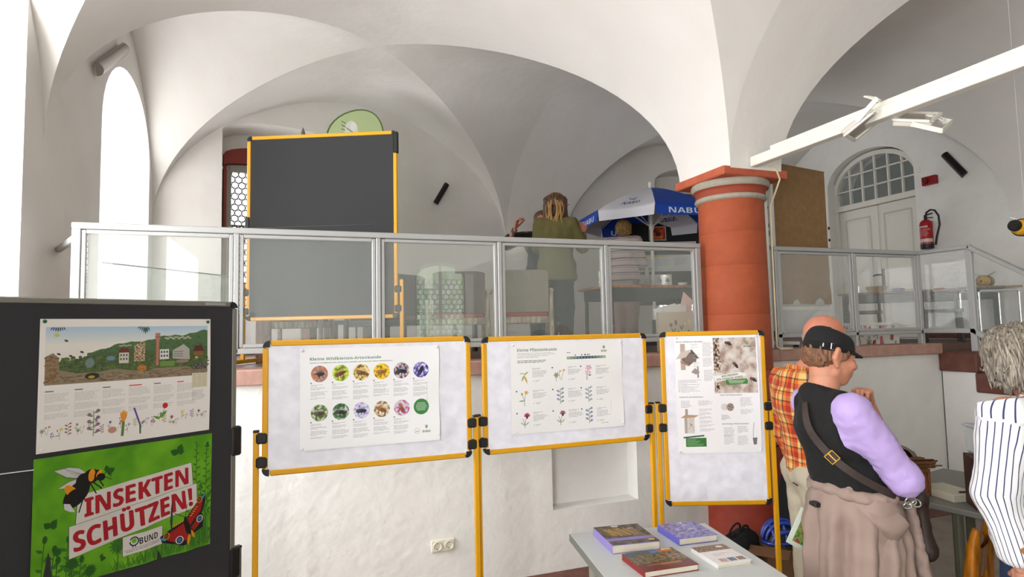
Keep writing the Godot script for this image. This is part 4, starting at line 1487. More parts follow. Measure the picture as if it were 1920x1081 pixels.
func build_column() -> void:
	var c := Vector3(3.31, 0, -3.935)
	var t := thing("column", "thick round red sandstone column with grey rings under a square red slab", "column", c)
	var b := MB.new()
	b.lathe([Vector2(0, 0), Vector2(0.345, 0), Vector2(0.345, 0.1), Vector2(0.33, 0.13), Vector2(0.33, 0.77), Vector2(0.0, 0.77)], Vector3.ZERO, 40)
	part("plinth", b, tex_mat(noise_tex(0.02, Color(0.52, 0.16, 0.09), Color(0.60, 0.22, 0.13), 256, 25, 5), 0.7, 1.5), t)
	b = MB.new()
	b.lathe([Vector2(0.28, 0.77), Vector2(0.315, 0.78), Vector2(0.338, 0.81), Vector2(0.343, 0.845), Vector2(0.335, 0.88), Vector2(0.31, 0.91), Vector2(0.275, 0.925), Vector2(0.262, 0.95)], Vector3.ZERO, 40, 0.0, TAU, 1.0)
	part("base_ring", b, M.ring_grey, t)
	var ys := [0.93, 1.33, 1.76, 2.14, 2.40, 2.67]
	for i in 5:
		b = MB.new()
		var r0: float = 0.264 - 0.012 * (ys[i] - 0.93) / 1.7
		var r1: float = 0.264 - 0.012 * (ys[i + 1] - 0.93) / 1.7
		b.lathe([Vector2(r0 - 0.0025, ys[i]), Vector2(r0, ys[i] + 0.004), Vector2(r1, ys[i + 1] - 0.004), Vector2(r1 - 0.0025, ys[i + 1])], Vector3.ZERO, 48)
		part("drum", b, M.column, t)
	b = MB.new()
	b.lathe([Vector2(0.25, 2.652), Vector2(0.27, 2.66), Vector2(0.278, 2.675), Vector2(0.272, 2.69), Vector2(0.262, 2.695)], Vector3.ZERO, 48, 0.0, TAU, 1.0)
	part("neck_ring", b, M.ring_grey, t)
	b = MB.new()
	b.lathe([Vector2(0.262, 2.69), Vector2(0.268, 2.70), Vector2(0.268, 2.73), Vector2(0.276, 2.745), Vector2(0.29, 2.752)], Vector3.ZERO, 48, 0.0, TAU, 1.0)
	part("neck_band", b, mat(Color(0.58, 0.25, 0.16), 0.75), t)
	b = MB.new()
	b.lathe([Vector2(0.28, 2.748), Vector2(0.294, 2.756), Vector2(0.302, 2.775), Vector2(0.303, 2.79), Vector2(0.296, 2.808), Vector2(0.0, 2.808)], Vector3.ZERO, 48, 0.0, TAU, 1.0)
	part("cap_ring", b, M.ring_grey, t)
	b = MB.new()
	b.box(Vector3(0, 2.84, 0), Vector3(0.612, 0.066, 0.612), 0.008)
	part("abacus", b, tex_mat(noise_tex(0.02, Color(0.67, 0.32, 0.21), Color(0.73, 0.37, 0.25), 256, 26, 5), 0.75, 1.5), t)
	# beam with cable trunking
	t = thing("light_beam", "long white metal light beam running from the column top into the hall", "beam", Vector3(3.28, 2.874, -3.62), deg_to_rad(-0.2))
	b = MB.new()
	b.box(Vector3(0, 0.037, 2.9), Vector3(0.07, 0.074, 5.8), 0.004)
	part("beam", b, M.white_paint, t)
	b = MB.new()
	b.box(Vector3(0.0, 0.089, 3.0), Vector3(0.055, 0.028, 5.6), 0.003)
	part("trunking", b, M.white_paint, t)
	# cable from the beam down the column
	b = MB.new()
	var pts := []
	for q in [[3.42, 2.90, -3.62], [3.50, 2.87, -3.625], [3.535, 2.80, -3.63], [3.57, 2.62, -3.78], [3.585, 2.2, -3.80], [3.59, 1.75, -3.805], [3.595, 1.50, -3.81], [3.66, 1.478, -3.83], [3.76, 1.482, -3.82], [3.80, 1.482, -3.90], [3.72, 1.482, -3.92]]:
		pts.append(Vector3(q[0], q[1], q[2]))
	b.tube(pts, 0.0075, 6)
	solo("cable", "white cable hanging from the beam down the right side of the column", "cable", b, mat(Color(0.86, 0.82, 0.68), 0.5))
	# lamp faces given by two edge directions
	var R := Vector3(0.941, 0, 0.339)
	var F := Vector3(0.339, 0, -0.941)
	flood(Vector3(3.255, 2.872, -2.66), "square white floodlight hung on the beam with its grey front glass showing", (R * 0.134 + Vector3.UP * 0.016 + F * 0.148).normalized(), (R * 0.096 + Vector3.UP * 0.089 - F * 0.108).normalized(), false)
	flood(Vector3(3.42, 2.868, -2.44), "square pale floodlight hung behind the beam, its ribbed back showing", (R * 0.123 + Vector3.UP * 0.073 + F * 0.11).normalized(), (R * 0.1 - Vector3.UP * 0.041 - F * 0.09).normalized(), true)

func flood(at: Vector3, label: String, u: Vector3, v: Vector3, back: bool) -> void:
	var t := thing("floodlight", label, "floodlight", at)
	v = (v - u * u.dot(v)).normalized()
	t.basis = Basis(u, v, u.cross(v)).scaled_local(Vector3.ONE * 1.22)
	var s := -1.0 if back else 1.0
	var b := MB.new()
	b.box(Vector3(0, 0, -0.014 * s), Vector3(0.19, 0.16, 0.028), 0.006)
	if back:
		for k in 8:
			b.box(Vector3(-0.077 + k * 0.022, 0, 0.008), Vector3(0.006, 0.13, 0.016))
	part("housing", b, mat(Color(0.80, 0.77, 0.73), 0.5), t)
	b = MB.new()
	for x in [-0.09, 0.09]:
		b.box(Vector3(x, 0, 0.004 * s), Vector3(0.018, 0.165, 0.012), 0.002)
	for y in [-0.075, 0.075]:
		b.box(Vector3(0, y, 0.004 * s), Vector3(0.198, 0.018, 0.012), 0.002)
	part("frame", b, M.white_paint, t)
	b = MB.new()
	b.box(Vector3(0, 0, 0.001 * s), Vector3(0.165, 0.135, 0.003))
	part("front_glass", b, mat(Color(0.62, 0.58, 0.52), 0.2), t)
	b = MB.new()
	for x in [-0.103, 0.103]:
		b.bar(Vector3(x, 0, -0.01 * s), Vector3(x, 0.125, -0.035 * s), 0.006, 0.022)
	b.bar(Vector3(-0.103, 0.125, -0.035 * s), Vector3(0.103, 0.125, -0.035 * s), 0.022, 0.006)
	part("bracket", b, M.white_paint, t)
	b = MB.new()
	var inv := t.basis.inverse()
	var pts := []
	for k in 9:
		pts.append(Vector3(0.0, 0.11, -0.03 * s) + inv * Vector3(0.03 * sin(k * 0.9), 0.01 + 0.075 * sin(k * 0.39), 0.04 * cos(k * 0.75) - 0.04))
	b.tube(pts, 0.005, 6)
	part("lead", b, M.white_paint, t)

# pinboard on two yellow posts: c centre of the foot line, w and h of the board between y0 and y0 + h
func pinboard(called: String, label: String, at: Vector3, turn: float, w: float, y0: float, h: float, o: Dictionary) -> Node3D:
	var t := thing(called, label, "pinboard", at, turn, o.get("group", ""))
	var rail: Material = o.get("rail", M.yellow)
	var r: float = o.get("r", 0.014)
	var b := MB.new()
	b.box(Vector3(0, y0 + h / 2, 0), Vector3(w - r * 2, h - r * 2, 0.016), 0.002)
	part("panel", b, o.panel, t)
	for s in [[-1, 0], [1, 0], [0, -1], [0, 1]]:
		b = MB.new()
		var c := Vector3(s[0] * (w / 2 - r), y0 + h / 2 + s[1] * (h / 2 - r), 0)
		if s[0]:
			b.box(c, Vector3(2 * r, h - 5 * r, 1.7 * r), 0.005)
		else:
			b.box(c, Vector3(w - 5 * r, 2 * r, 1.7 * r), 0.005)
		part("rail", b, rail, t)
	for sx in [-1, 1]:
		for sy in [-1, 1]:
			b = MB.new()
			var q := Vector3(sx * (w / 2 - r * 1.6), y0 + h / 2 + sy * (h / 2 - r * 1.6), 0)
			var pl := PackedVector2Array([Vector2(-sx * r * 0.7, -sy * r * 0.7)])
			for k in 8:
				var a := PI / 2 * k / 7.0
				pl.append(Vector2(sx * (cos(a) * 2.3 * r - r * 0.7), sy * (sin(a) * 2.3 * r - r * 0.7)))
			b.xf = Transform3D(Basis(), q)
			b.slab(pl, -r, r)
			part("corner_cap", b, M.black_plastic, t)
	var lx: float = o.get("leg_out", 0.026)
	var leg_top: float = o.leg_top
	for s in [-1, 1]:
		b = MB.new()
		var x: float = s * (w / 2 + lx)
		b.box(Vector3(x, leg_top / 2 + 0.01, -0.004), Vector3(0.026, leg_top - 0.02, 0.026), 0.003)
		var lg := part("leg", b, o.get("leg", rail), t)
		b = MB.new()
		b.box(Vector3(x, leg_top + 0.003, -0.004), Vector3(0.028, 0.01, 0.028), 0.002)
		part("end_cap", b, M.black_plastic, lg)
		b = MB.new()
		b.box(Vector3(x, 0.016, -0.004), Vector3(0.03, 0.03, o.get("foot", 0.42)), 0.006)
		part("foot", b, o.get("leg", rail), lg)
		for y in o.clamps:
			b = MB.new()
			b.box(Vector3(s * (w / 2 + lx * 0.2 - 0.004), y, 0), Vector3(0.05, o.get("clamp_h", 0.05), 0.04), 0.008)
			part("clamp", b, M.black_plastic, t)
	return t

func pins(parent: Node3D, w: float, h: float, spots: Array, c: Material, label: String, group: String, yb: float, xc := 0.0) -> void:
	var yc := h
	for q in spots:
		var b := MB.new()
		b.lathe([Vector2(0, 0.0), Vector2(0.007, 0.001), Vector2(0.0075, 0.005), Vector2(0.005, 0.009), Vector2(0, 0.010)], Vector3.ZERO, 10)
		var corner := ("upper " if q[1] + yb - yc > 0.0 else "lower ") + ("left" if q[0] < xc else "right")
		var o := solo("push_pin", label % corner, "push pin", b, c, Vector3.ZERO, 0.0, group)
		o.transform = parent.transform * Transform3D(Basis(Vector3.RIGHT, PI / 2), Vector3(q[0], q[1] + yb, q[2]))

func shared(key: String) -> Texture2D:
	if not M.has(key):
		match key:
			"cloth": M[key] = noise_tex(0.02, Color(0.93, 0.93, 0.93), Color.WHITE, 256, 61, 3)
			"folds": M[key] = noise_tex(0.012, Color.BLACK, Color.WHITE, 256, 62, 2)
			"skin": M[key] = noise_tex(0.02, Color(0.92, 0.90, 0.90), Color.WHITE, 128, 121, 3)
			"grain":
				var f := FastNoiseLite.new()
				f.seed = 77
				f.frequency = 0.012
				f.fractal_octaves = 4
				var im := Image.create_empty(128, 256, false, Image.FORMAT_RGB8)
				for y in 256:
					for x in 128:
						im.set_pixel(x, y, Color.WHITE.darkened(clampf(0.16 + f.get_noise_2d(x * 9.0, y * 0.7) * 0.5, 0.0, 0.4)))
				M[key] = ImageTexture.create_from_image(im)
	return M[key]

func cloth_mat(c: Color, _sd: int) -> StandardMaterial3D:
	var m := tex_mat(shared("cloth"), 0.9, 2.0, shared("folds"), 0.6, false)
	m.albedo_color = c
	return m

func hang(called: String, label: String, cat: String, parent: Node3D, c: Vector3, w: float, h: float, bulge: Callable, m: Material) -> Node3D:
	var o := solo(called, label, cat, sheet(w, h, bulge), m)
	o.transform = parent.transform * Transform3D(Basis(), c)
	return o

func build_boards() -> void:
	var white_cloth := cloth_mat(Color(0.95, 0.95, 0.99), 61)
	var felt := tex_mat(noise_tex(0.2, Color(0.185, 0.187, 0.20), Color(0.215, 0.217, 0.23), 256, 63, 2), 0.95, 3.0)
	var o := {"panel": white_cloth, "leg_top": 1.22, "clamps": [1.19, 1.078], "foot": 0.5}
	var p1 := pinboard("pinboard", "white covered yellow framed pinboard with the wild bee species poster", Vector3(0.367, 0, -3.13), 0.0, 1.028, 1.012, 0.638, o)
	var p2 := pinboard("pinboard", "white covered yellow framed pinboard with the plant poster, middle of the three", Vector3(1.465, 0, -3.15), 0.0, 1.026, 1.010, 0.632, o)
	o.leg_top = 1.215
	o.clamps = [1.185, 1.068]
	var p3 := pinboard("pinboard", "tall narrow white covered yellow framed pinboard in front of the column", Vector3(2.43 - 0.034 * cos(0.3514), 0, -3.06 - 0.034 * sin(0.3514)), -0.3514, 0.636, 0.603, 1.042, o)
	var wav := func(u, v): return 0.010 + 0.004 * sin(u * 6.0 + v * 2.0) * v * (1 - u * 0.3) + (0.012 * pow(maxf(u - 0.8, 0.0) * 5, 2) * sin(v * 9.0) * 0.5 if u > 0.8 else 0.0) + 0.004
	hang("poster", "landscape poster of round bee photographs headed Kleine Wildbienen-Artenkunde", "poster", p1, Vector3(-0.003, 1.362, 0.0), 0.685, 0.489, wav, print_mat(print_species()))
	hang("poster", "landscape poster of nine painted plants headed Kleine Pflanzenkunde", "poster", p2, Vector3(-0.008, 1.356, 0.0), 0.695, 0.498, wav, print_mat(print_plants()))
	hang("poster", "upright poster about bee nesting houses with a large brown photograph on top", "poster", p3, Vector3(0.018, 1.265, 0.0), 0.502, 0.702, func(u, v): return 0.011 + 0.010 * maxf(u - 0.86, 0.0) * 7.0 * sin(v * 3.1), print_mat(print_nesting()))
	var white := mat(Color(0.88, 0.88, 0.9), 0.35)
	pins(p1, 0, 1.362, [[-0.335, 0.235, 0.016], [0.330, 0.235, 0.016], [-0.336, -0.235, 0.016], [0.334, -0.215, 0.018]], white, "small white push pin at the %s corner of the bee species poster", "pins of the bee species poster", 1.362)
	pins(p2, 0, 1.356, [[-0.338, 0.238, 0.016], [0.332, 0.240, 0.016], [-0.338, -0.238, 0.016], [0.334, -0.225, 0.018]], white, "small white push pin at the %s corner of the plant poster", "pins of the plant poster", 1.356)
	pins(p3, 0, 1.265, [[-0.222, 0.342, 0.014], [0.262, 0.345, 0.014], [-0.222, -0.342, 0.014], [0.262, -0.335, 0.014]], white, "small white push pin at the %s corner of the nesting house poster", "pins of the nesting house poster", 1.265)
	# tall dark board at the left
	var grey := mat(Color(0.50, 0.49, 0.46), 0.45, 0.3)
	var o2 := {"panel": felt, "rail": grey, "leg": grey, "leg_top": 0.66, "clamps": [0.60, 1.17], "clamp_h": 0.14, "r": 0.013, "foot": 0.5, "leg_out": 0.022}
	var p4 := pinboard("pinboard", "big charcoal felt pinboard with grey frame at the far left front", Vector3(-0.785, 0, -2.915), deg_to_rad(33), 1.22, 0.34, 1.502, o2)
	var b := MB.new()
	b.box(Vector3(0.5, 1.829, 0.0135), Vector3(0.095, 0.012, 0.002))
	part("sticker", b, mat(Color(0.62, 0.62, 0.60), 0.4), p4)
	var land := hang("poster", "landscape poster of a green hill, houses and a row of flowers on the charcoal board", "poster", p4, Vector3(0.150, 1.500, 0.0), 0.655, 0.515, func(u, v): return 0.010 + 0.006 * sin(v * 3.0) * u, print_mat(print_landscape()))
	pins(p4, 0, 1.5, [[-0.165, 1.748, 0.016], [0.462, 1.744, 0.016]], mat(Color(0.05, 0.38, 0.22), 0.4), "green push pin at the %s corner of the landscape poster", "green pins of the landscape poster", 0.0, 0.15)
	pins(p4, 0, 1.5, [[-0.163, 1.256, 0.016]], white, "white push pin at the %s corner of the landscape poster", "", 0.0, 0.15)
	hang("banner", "bright green cloth banner with bumblebee, butterfly and red slogan INSEKTEN SCHÜTZEN!", "banner", p4, Vector3(0.153, 0.972, 0.0), 0.675, 0.505, func(u, v): return 0.012 + 0.006 * sin(u * 21.0 + v * 3.0) * (0.3 + 0.7 * v) + 0.004 * sin(u * 47.0) * v, print_mat(print_banner(), 0.85))
	b = MB.new()
	b.tube([Vector3(-0.605, 1.205, 0.02), Vector3(-0.4, 1.195, 0.014), Vector3(-0.183, 1.186, 0.014)], 0.0022, 5)
	var s := solo("string", "thin white string tied to the left edge of the green banner", "string", b, white)
	s.transform = p4.transform
	# tall dark board up on the gallery
	var o3 := {"panel": tex_mat(noise_tex(0.2, Color(0.20, 0.203, 0.208), Color(0.225, 0.228, 0.232), 256, 65, 2), 0.95, 3.0), "leg_top": 0.59, "clamps": [0.38, 0.52], "r": 0.014, "foot": 0.4}
	var p5 := pinboard("pinboard", "tall yellow framed charcoal pinboard standing up on the gallery behind the railing", Vector3(0.18, FLOOR_UP, -4.625), deg_to_rad(-23.64), 1.14, 0.31, 1.385, o3)
	b = MB.new()
	b.box(Vector3(0, 1.0, 0.0085), Vector3(1.11, 0.005, 0.003))
	part("seam", b, M.black_plastic, p5)
	for q in [[0.562, 1.605], [-0.562, 1.003]]:
		b = MB.new()
		b.box(Vector3(q[0], q[1], 0.003), Vector3(0.035, 0.16, 0.036), 0.006)
		part("hinge", b, M.black_plastic, p5)
	# double socket
	t_socket()

func t_socket() -> void:
	var t := thing("wall_socket", "white double wall socket low on the gallery wall under the bee poster", "socket", Vector3(0.906, 0.293, FRONT))
	var b := MB.new()
	b.box(Vector3(0, 0, 0.007), Vector3(0.155, 0.078, 0.014), 0.005)
	part("plate", b, mat(Color(0.86, 0.84, 0.77), 0.35), t)
	for s in [-1, 1]:
		b = MB.new()
		b.xf = Transform3D(Basis(Vector3.RIGHT, PI / 2), Vector3(s * 0.038, 0, 0.014))
		b.lathe([Vector2(0.030, 0.0), Vector2(0.030, 0.006), Vector2(0.026, 0.008), Vector2(0.023, 0.006), Vector2(0.021, -0.006), Vector2(0, -0.006)], Vector3.ZERO, 20)
		var r := part("socket_cup", b, mat(Color(0.84, 0.82, 0.75), 0.35), t)
		b = MB.new()
		for q in [-1, 1]:
			b.cyl(Vector3(s * 0.038 + q * 0.009, 0.0, 0.006), Vector3(s * 0.038 + q * 0.009, 0, 0.012), 0.004, -1, 8)
			b.box(Vector3(s * 0.038, q * 0.02, 0.012), Vector3(0.008, 0.006, 0.006))
		part("contact", b, M.black_plastic, r)

const GY := FLOOR_UP - 0.01

func wood(c: Color, sd: int) -> StandardMaterial3D:
	var m := tex_mat(shared("grain"), 0.5, 2.2, null, 0.0, false)
	m.albedo_color = c
	m.uv1_offset = Vector3(sd * 0.137, sd * 0.071, 0)
	return m

func make_chair(label: String, at: Vector3, turn: float, back_m: Material, frame: Material, group: String) -> Node3D:
	var t := thing("upholstered_chair", label, "chair", at, turn, group)
	var b := MB.new()
	# back: a gently curved padded panel, seen from behind at +z
	b.grid(12, 8, func(u, v): return Vector3((u - 0.5) * 0.42, 0.36 + v * 0.34 - 0.02 * pow(absf(u - 0.5) * 2, 6) * v, 0.21 + 0.03 * v - 0.05 * (1 - pow((u - 0.5) * 2, 2)) + 0.045), false)
	b.grid(12, 8, func(u, v): return Vector3((u - 0.5) * 0.42, 0.36 + v * 0.34 - 0.02 * pow(absf(u - 0.5) * 2, 6) * v, 0.175 + 0.03 * v - 0.05 * (1 - pow((u - 0.5) * 2, 2)) + 0.045), true)
	b.grid(12, 1, func(u, v): return Vector3((u - 0.5) * 0.42, 0.70 - 0.02 * pow(absf(u - 0.5) * 2, 6), 0.24 - 0.035 * v - 0.05 * (1 - pow((u - 0.5) * 2, 2)) + 0.045), false)
	for s in [0.0, 1.0]:
		b.grid(1, 8, func(u, v): return Vector3((s - 0.5) * 0.42, 0.36 + v * 0.34 - 0.02 * v, 0.175 + 0.035 * u + 0.03 * v + 0.045), s < 0.5)
	part("backrest", b, back_m, t)
	b = MB.new()
	b.box(Vector3(0, 0.345, -0.01), Vector3(0.43, 0.05, 0.42), 0.018)
	part("seat", b, M.red_fabric, t)
	b = MB.new()
	for q in [[0, -0.2, 0.40, 0.03], [0, 0.19, 0.40, 0.03]]:
		b.box(Vector3(q[0], 0.295, q[1]), Vector3(q[2], 0.055, q[3]), 0.004)
	for x in [-0.215, 0.215]:
		b.box(Vector3(x, 0.295, 0), Vector3(0.03, 0.055, 0.4), 0.004)
	part("seat_frame", b, frame, t)
	for s in [-1, 1]:
		b = MB.new()
		b.bar(Vector3(s * 0.235, 0, 0.24), Vector3(s * 0.232, 0.55, 0.225), 0.034, 0.045, 0.006)
		part("leg", b, frame, t)
		b = MB.new()
		b.bar(Vector3(s * 0.235, 0, -0.22), Vector3(s * 0.235, 0.52, -0.21), 0.034, 0.04, 0.006)
		part("leg", b, frame, t)
		b = MB.new()
		b.bar(Vector3(s * 0.236, 0.53, 0.26), Vector3(s * 0.236, 0.545, -0.22), 0.042, 0.028, 0.008)
		b.ball(Vector3(s * 0.236, 0.545, -0.23), Vector3(0.026, 0.024, 0.03), 12, 8)
		part("armrest", b, frame, t)
	return t

func make_table(label: String, at: Vector3, turn: float, w: float, d: float, h: float, top: Material, leg: Material, round_leg: bool, apron := 0.06, group := "") -> Node3D:
	var t := thing("table", label, "table", at, turn, group)
	var b := MB.new()
	b.box(Vector3(w / 2, h - 0.0125, -d / 2), Vector3(w, 0.025, d), 0.004)
	part("tabletop", b, top, t)
	if apron > 0.0:
		b = MB.new()
		for z in [-0.05, -d + 0.05]:
			b.box(Vector3(w / 2, h - 0.025 - apron / 2, z), Vector3(w - 0.1, apron, 0.02))
		for x in [0.05, w - 0.05]:
			b.box(Vector3(x, h - 0.025 - apron / 2, -d / 2), Vector3(0.02, apron, d - 0.1))
		part("apron", b, leg, t)
	for x in [0.06, w - 0.06]:
		for z in [-0.06, -d + 0.06]:
			b = MB.new()
			if round_leg:
				b.cyl(Vector3(x, 0, z), Vector3(x, h - 0.025, z), 0.018, -1, 14)
				b.cyl(Vector3(x, 0, z), Vector3(x, 0.02, z), 0.021, -1, 14)
			else:
				b.box(Vector3(x, (h - 0.025) / 2, z), Vector3(0.045, h - 0.025, 0.045), 0.004)
			part("leg", b, leg, t)
	return t

func build_gallery() -> void:
	M.red_fabric = cloth_mat(Color(0.56, 0.17, 0.12), 71)
	var brown_f := cloth_mat(Color(0.27, 0.20, 0.16), 73)
	var beige_f := cloth_mat(Color(0.42, 0.39, 0.33), 75)
	var beige_wood := wood(Color(0.62, 0.56, 0.44), 77)
	var brown_wood := wood(Color(0.46, 0.27, 0.17), 78)
	var dark_wood := wood(Color(0.16, 0.11, 0.09), 79)
	var dark := mat(Color(0.10, 0.095, 0.09), 0.5)
	var orange_top := wood(Color(0.68, 0.42, 0.22), 80)
	make_chair("brown upholstered armchair behind the third railing pane, its back to the railing", Vector3(1.30, GY, -4.98), deg_to_rad(-12), brown_f, beige_wood, "upholstered chairs on the gallery")
	make_chair("grey beige upholstered armchair behind the fourth railing pane next to the olive jacket", Vector3(1.80, GY, -4.78), deg_to_rad(-18), beige_f, beige_wood, "upholstered chairs on the gallery")
	make_chair("dark upholstered armchair half hidden by the right edge of the tall charcoal board", Vector3(0.72, GY, -5.25), deg_to_rad(35), brown_f, dark_wood, "upholstered chairs on the gallery")
	make_chair("armchair with red seat showing under the tall charcoal board", Vector3(0.03, GY, -5.62), deg_to_rad(165), brown_f, beige_wood, "upholstered chairs on the gallery")
	make_table("dark table standing behind the brown armchair", Vector3(0.95, GY, -5.78), deg_to_rad(19), 0.96, 0.5, 0.64, dark_wood, dark_wood, false)
	var t := thing("bench", "low dark bench with brown legs behind the tall charcoal board", "bench", Vector3(0.42, GY, -6.15), deg_to_rad(15))
	var b := MB.new()
	b.box(Vector3(0, 0.32, 0), Vector3(0.75, 0.04, 0.3), 0.005)
	part("seat", b, dark, t)
	for x in [-0.3, -0.1, 0.3]:
		b = MB.new()
		b.box(Vector3(x, 0.15, 0), Vector3(0.07, 0.3, 0.22), 0.004)
		part("leg", b, brown_wood, t)
	b = MB.new()
	b.box(Vector3(0, 0.19, 0), Vector3(0.115, 0.38, 0.03), 0.004)
	solo("plank", "upright brown wooden plank at the foot of the tall charcoal board", "plank", b, brown_wood, Vector3(-0.235, GY, -5.12), deg_to_rad(-18))
	# tables with things under the umbrella
	make_table("long table with orange wooden edge and dark apron under the umbrella", Vector3(2.62, GY, -4.74), deg_to_rad(0), 1.15, 0.62, 0.6, orange_top, dark, true, 0.10)
	tin(Vector3(2.72, GY + 0.601, -5.0), 0.055, 0.145, "white tin with a green print on the umbrella table", Color(0.45, 0.62, 0.25))
	tin(Vector3(3.30, GY + 0.601, -4.86), 0.05, 0.1, "white tin with small dark prints at the right end of the umbrella table", Color(0.35, 0.35, 0.3))
	b = MB.new()
	b.lathe([Vector2(0, 0), Vector2(0.035, 0), Vector2(0.045, 0.03), Vector2(0.042, 0.03), Vector2(0.033, 0.004), Vector2(0, 0.004)], Vector3.ZERO, 16)
	solo("bowl", "small pale bowl beside the white tin on the umbrella table", "bowl", b, mat(Color(0.78, 0.74, 0.66), 0.4), Vector3(3.47, GY + 0.601, -4.84))
	b = MB.new()
	b.box(Vector3(0, 0.006, 0), Vector3(0.13, 0.012, 0.18), 0.002)
	solo("booklet", "thin white booklet lying in the middle of the umbrella table", "booklet", b, mat(Color(0.85, 0.85, 0.82), 0.6), Vector3(3.10, GY + 0.601, -5.0), 0.4)
	# promotional umbrella
	build_umbrella()
	# charcoal board with prints behind it
	t = pinboard("pinboard", "dark pinboard with yellow posters on the gallery, standing behind the umbrella", Vector3(4.62, GY, -6.86), deg_to_rad(-20), 1.02, 0.5, 1.1, {"panel": mat(Color(0.12, 0.125, 0.13), 0.9), "rail": M.black_plastic, "leg_top": 0.9, "clamps": [0.7], "foot": 0.4})
	var c := Cv.new(200, 160, Color(0.72, 0.7, 0.66), 4)
	c.blotch(100, 80, 90, 70, Color(0.75, 0.4, 0.05), Color(0.72, 0.2, 0.05), Color(0.5, 0.08, 0.05), 0.015, 5, false)
	c.ell(110, 85, 30, 22, Color(0.3, 0.08, 0.05))
	c.rect(40, 118, 120, 4, Color(0.9, 0.8, 0.5))
	hang("poster", "small orange red picture pinned high on the dark board behind the umbrella", "poster", t, Vector3(-0.06, 1.46, 0.0), 0.23, 0.19, func(u, v): return 0.012, print_mat(c))
	for k in 3:
		c = Cv.new(512, 150, Color(0.80, 0.81, 0.80), 10 + k)
		c.rect(10, 6, 250, 10, Color(0.78, 0.68, 0.2))
		for j in 3:
			c.lines(14 + j * 150, 30, 120, 8, 9, Color(0.5, 0.52, 0.54), 0.4)
		for j in 4:
			c.rect(14 + j * 32, 115, 24, 24, Color(0.3, 0.32, 0.2).lerp(Color(0.6, 0.5, 0.35), c.rng.randf()))
		c.rect(470, 30, 24, 90, Color(0.35, 0.36, 0.32))
		hang("poster", ["white text poster with yellow heading, uppermost of three on the dark board", "wide white text poster with small pictures, middle of three on the dark board", "short white text poster, lowest of three on the dark board"][k], "poster", t, Vector3([0.05, 0.06, -0.14][k], [1.285, 1.06, 0.83][k], 0.0), [0.8, 0.82, 0.5][k], [0.12, 0.22, 0.16][k], func(u, v): return 0.012, print_mat(c))
	# paper bag with rolled paper
	t = thing("paper_bag", "beige printed paper bag filled with papers on the gallery floor left of the column", "bag", Vector3(3.08, GY, -4.44), deg_to_rad(-24))
	c = Cv.new(256, 256, Color(0.72, 0.67, 0.58), 12)
	for k in 9:
		c.ell(c.rng.randf_range(90, 240), c.rng.randf_range(60, 220), c.rng.randf_range(8, 22), c.rng.randf_range(8, 20), [Color(0.6, 0.3, 0.2), Color(0.8, 0.75, 0.5), Color(0.5, 0.4, 0.25)][k % 3])
	for q in [[110, 120], [170, 100]]:
		c.line(Vector2(q[0] - 14, q[1] - 14), Vector2(q[0], q[1] + 12), 5, Color(0.2, 0.16, 0.12))
		c.line(Vector2(q[0] + 14, q[1] - 16), Vector2(q[0], q[1] + 12), 5, Color(0.2, 0.16, 0.12))
	b = MB.new()
	b.quad(Vector3(-0.14, 0, 0.06), Vector3(0.14, 0, 0.06), Vector3(0.145, 0.34, 0.075), Vector3(-0.145, 0.34, 0.075))
	b.quad(Vector3(0.14, 0, -0.06), Vector3(-0.14, 0, -0.06), Vector3(-0.145, 0.34, -0.075), Vector3(0.145, 0.34, -0.075))
	b.quad(Vector3(-0.14, 0, -0.06), Vector3(-0.14, 0, 0.06), Vector3(-0.145, 0.34, 0.075), Vector3(-0.145, 0.34, -0.075), Rect2(0, 0, 0.2, 1))
	b.quad(Vector3(0.14, 0, 0.06), Vector3(0.14, 0, -0.06), Vector3(0.145, 0.34, -0.075), Vector3(0.145, 0.34, 0.075), Rect2(0, 0, 0.2, 1))
	b.quad(Vector3(-0.14, 0.0, -0.06), Vector3(0.14, 0, -0.06), Vector3(0.14, 0, 0.06), Vector3(-0.14, 0, 0.06))
	part("bag", b, print_mat(c, 0.8), t)
	for k in 3:
		b = MB.new()
		b.box(Vector3(0, 0.2, 0), Vector3(0.2, 0.36, 0.006), 0.001, Basis(Vector3.BACK, 0.25 - 0.12 * k) * Basis(Vector3.RIGHT, 0.1 * k))
		part("paper", b, mat(Color(0.82, 0.81, 0.78), 0.7), t).position = Vector3(-0.03 + 0.015 * k, 0.02, -0.03 + 0.03 * k)
	b = MB.new()
	b.slab(PackedVector2Array([Vector2(-0.055, 0), Vector2(0.06, 0), Vector2(0.07, 0.16), Vector2(0.0, 0.235), Vector2(-0.03, 0.12)]), -0.004, 0.004)
	part("paper_cone", b, mat(Color(0.80, 0.66, 0.60), 0.7), t).position = Vector3(0.085, 0.28, 0.03)
	build_lamps()
	build_flag()
	build_gallery_right()

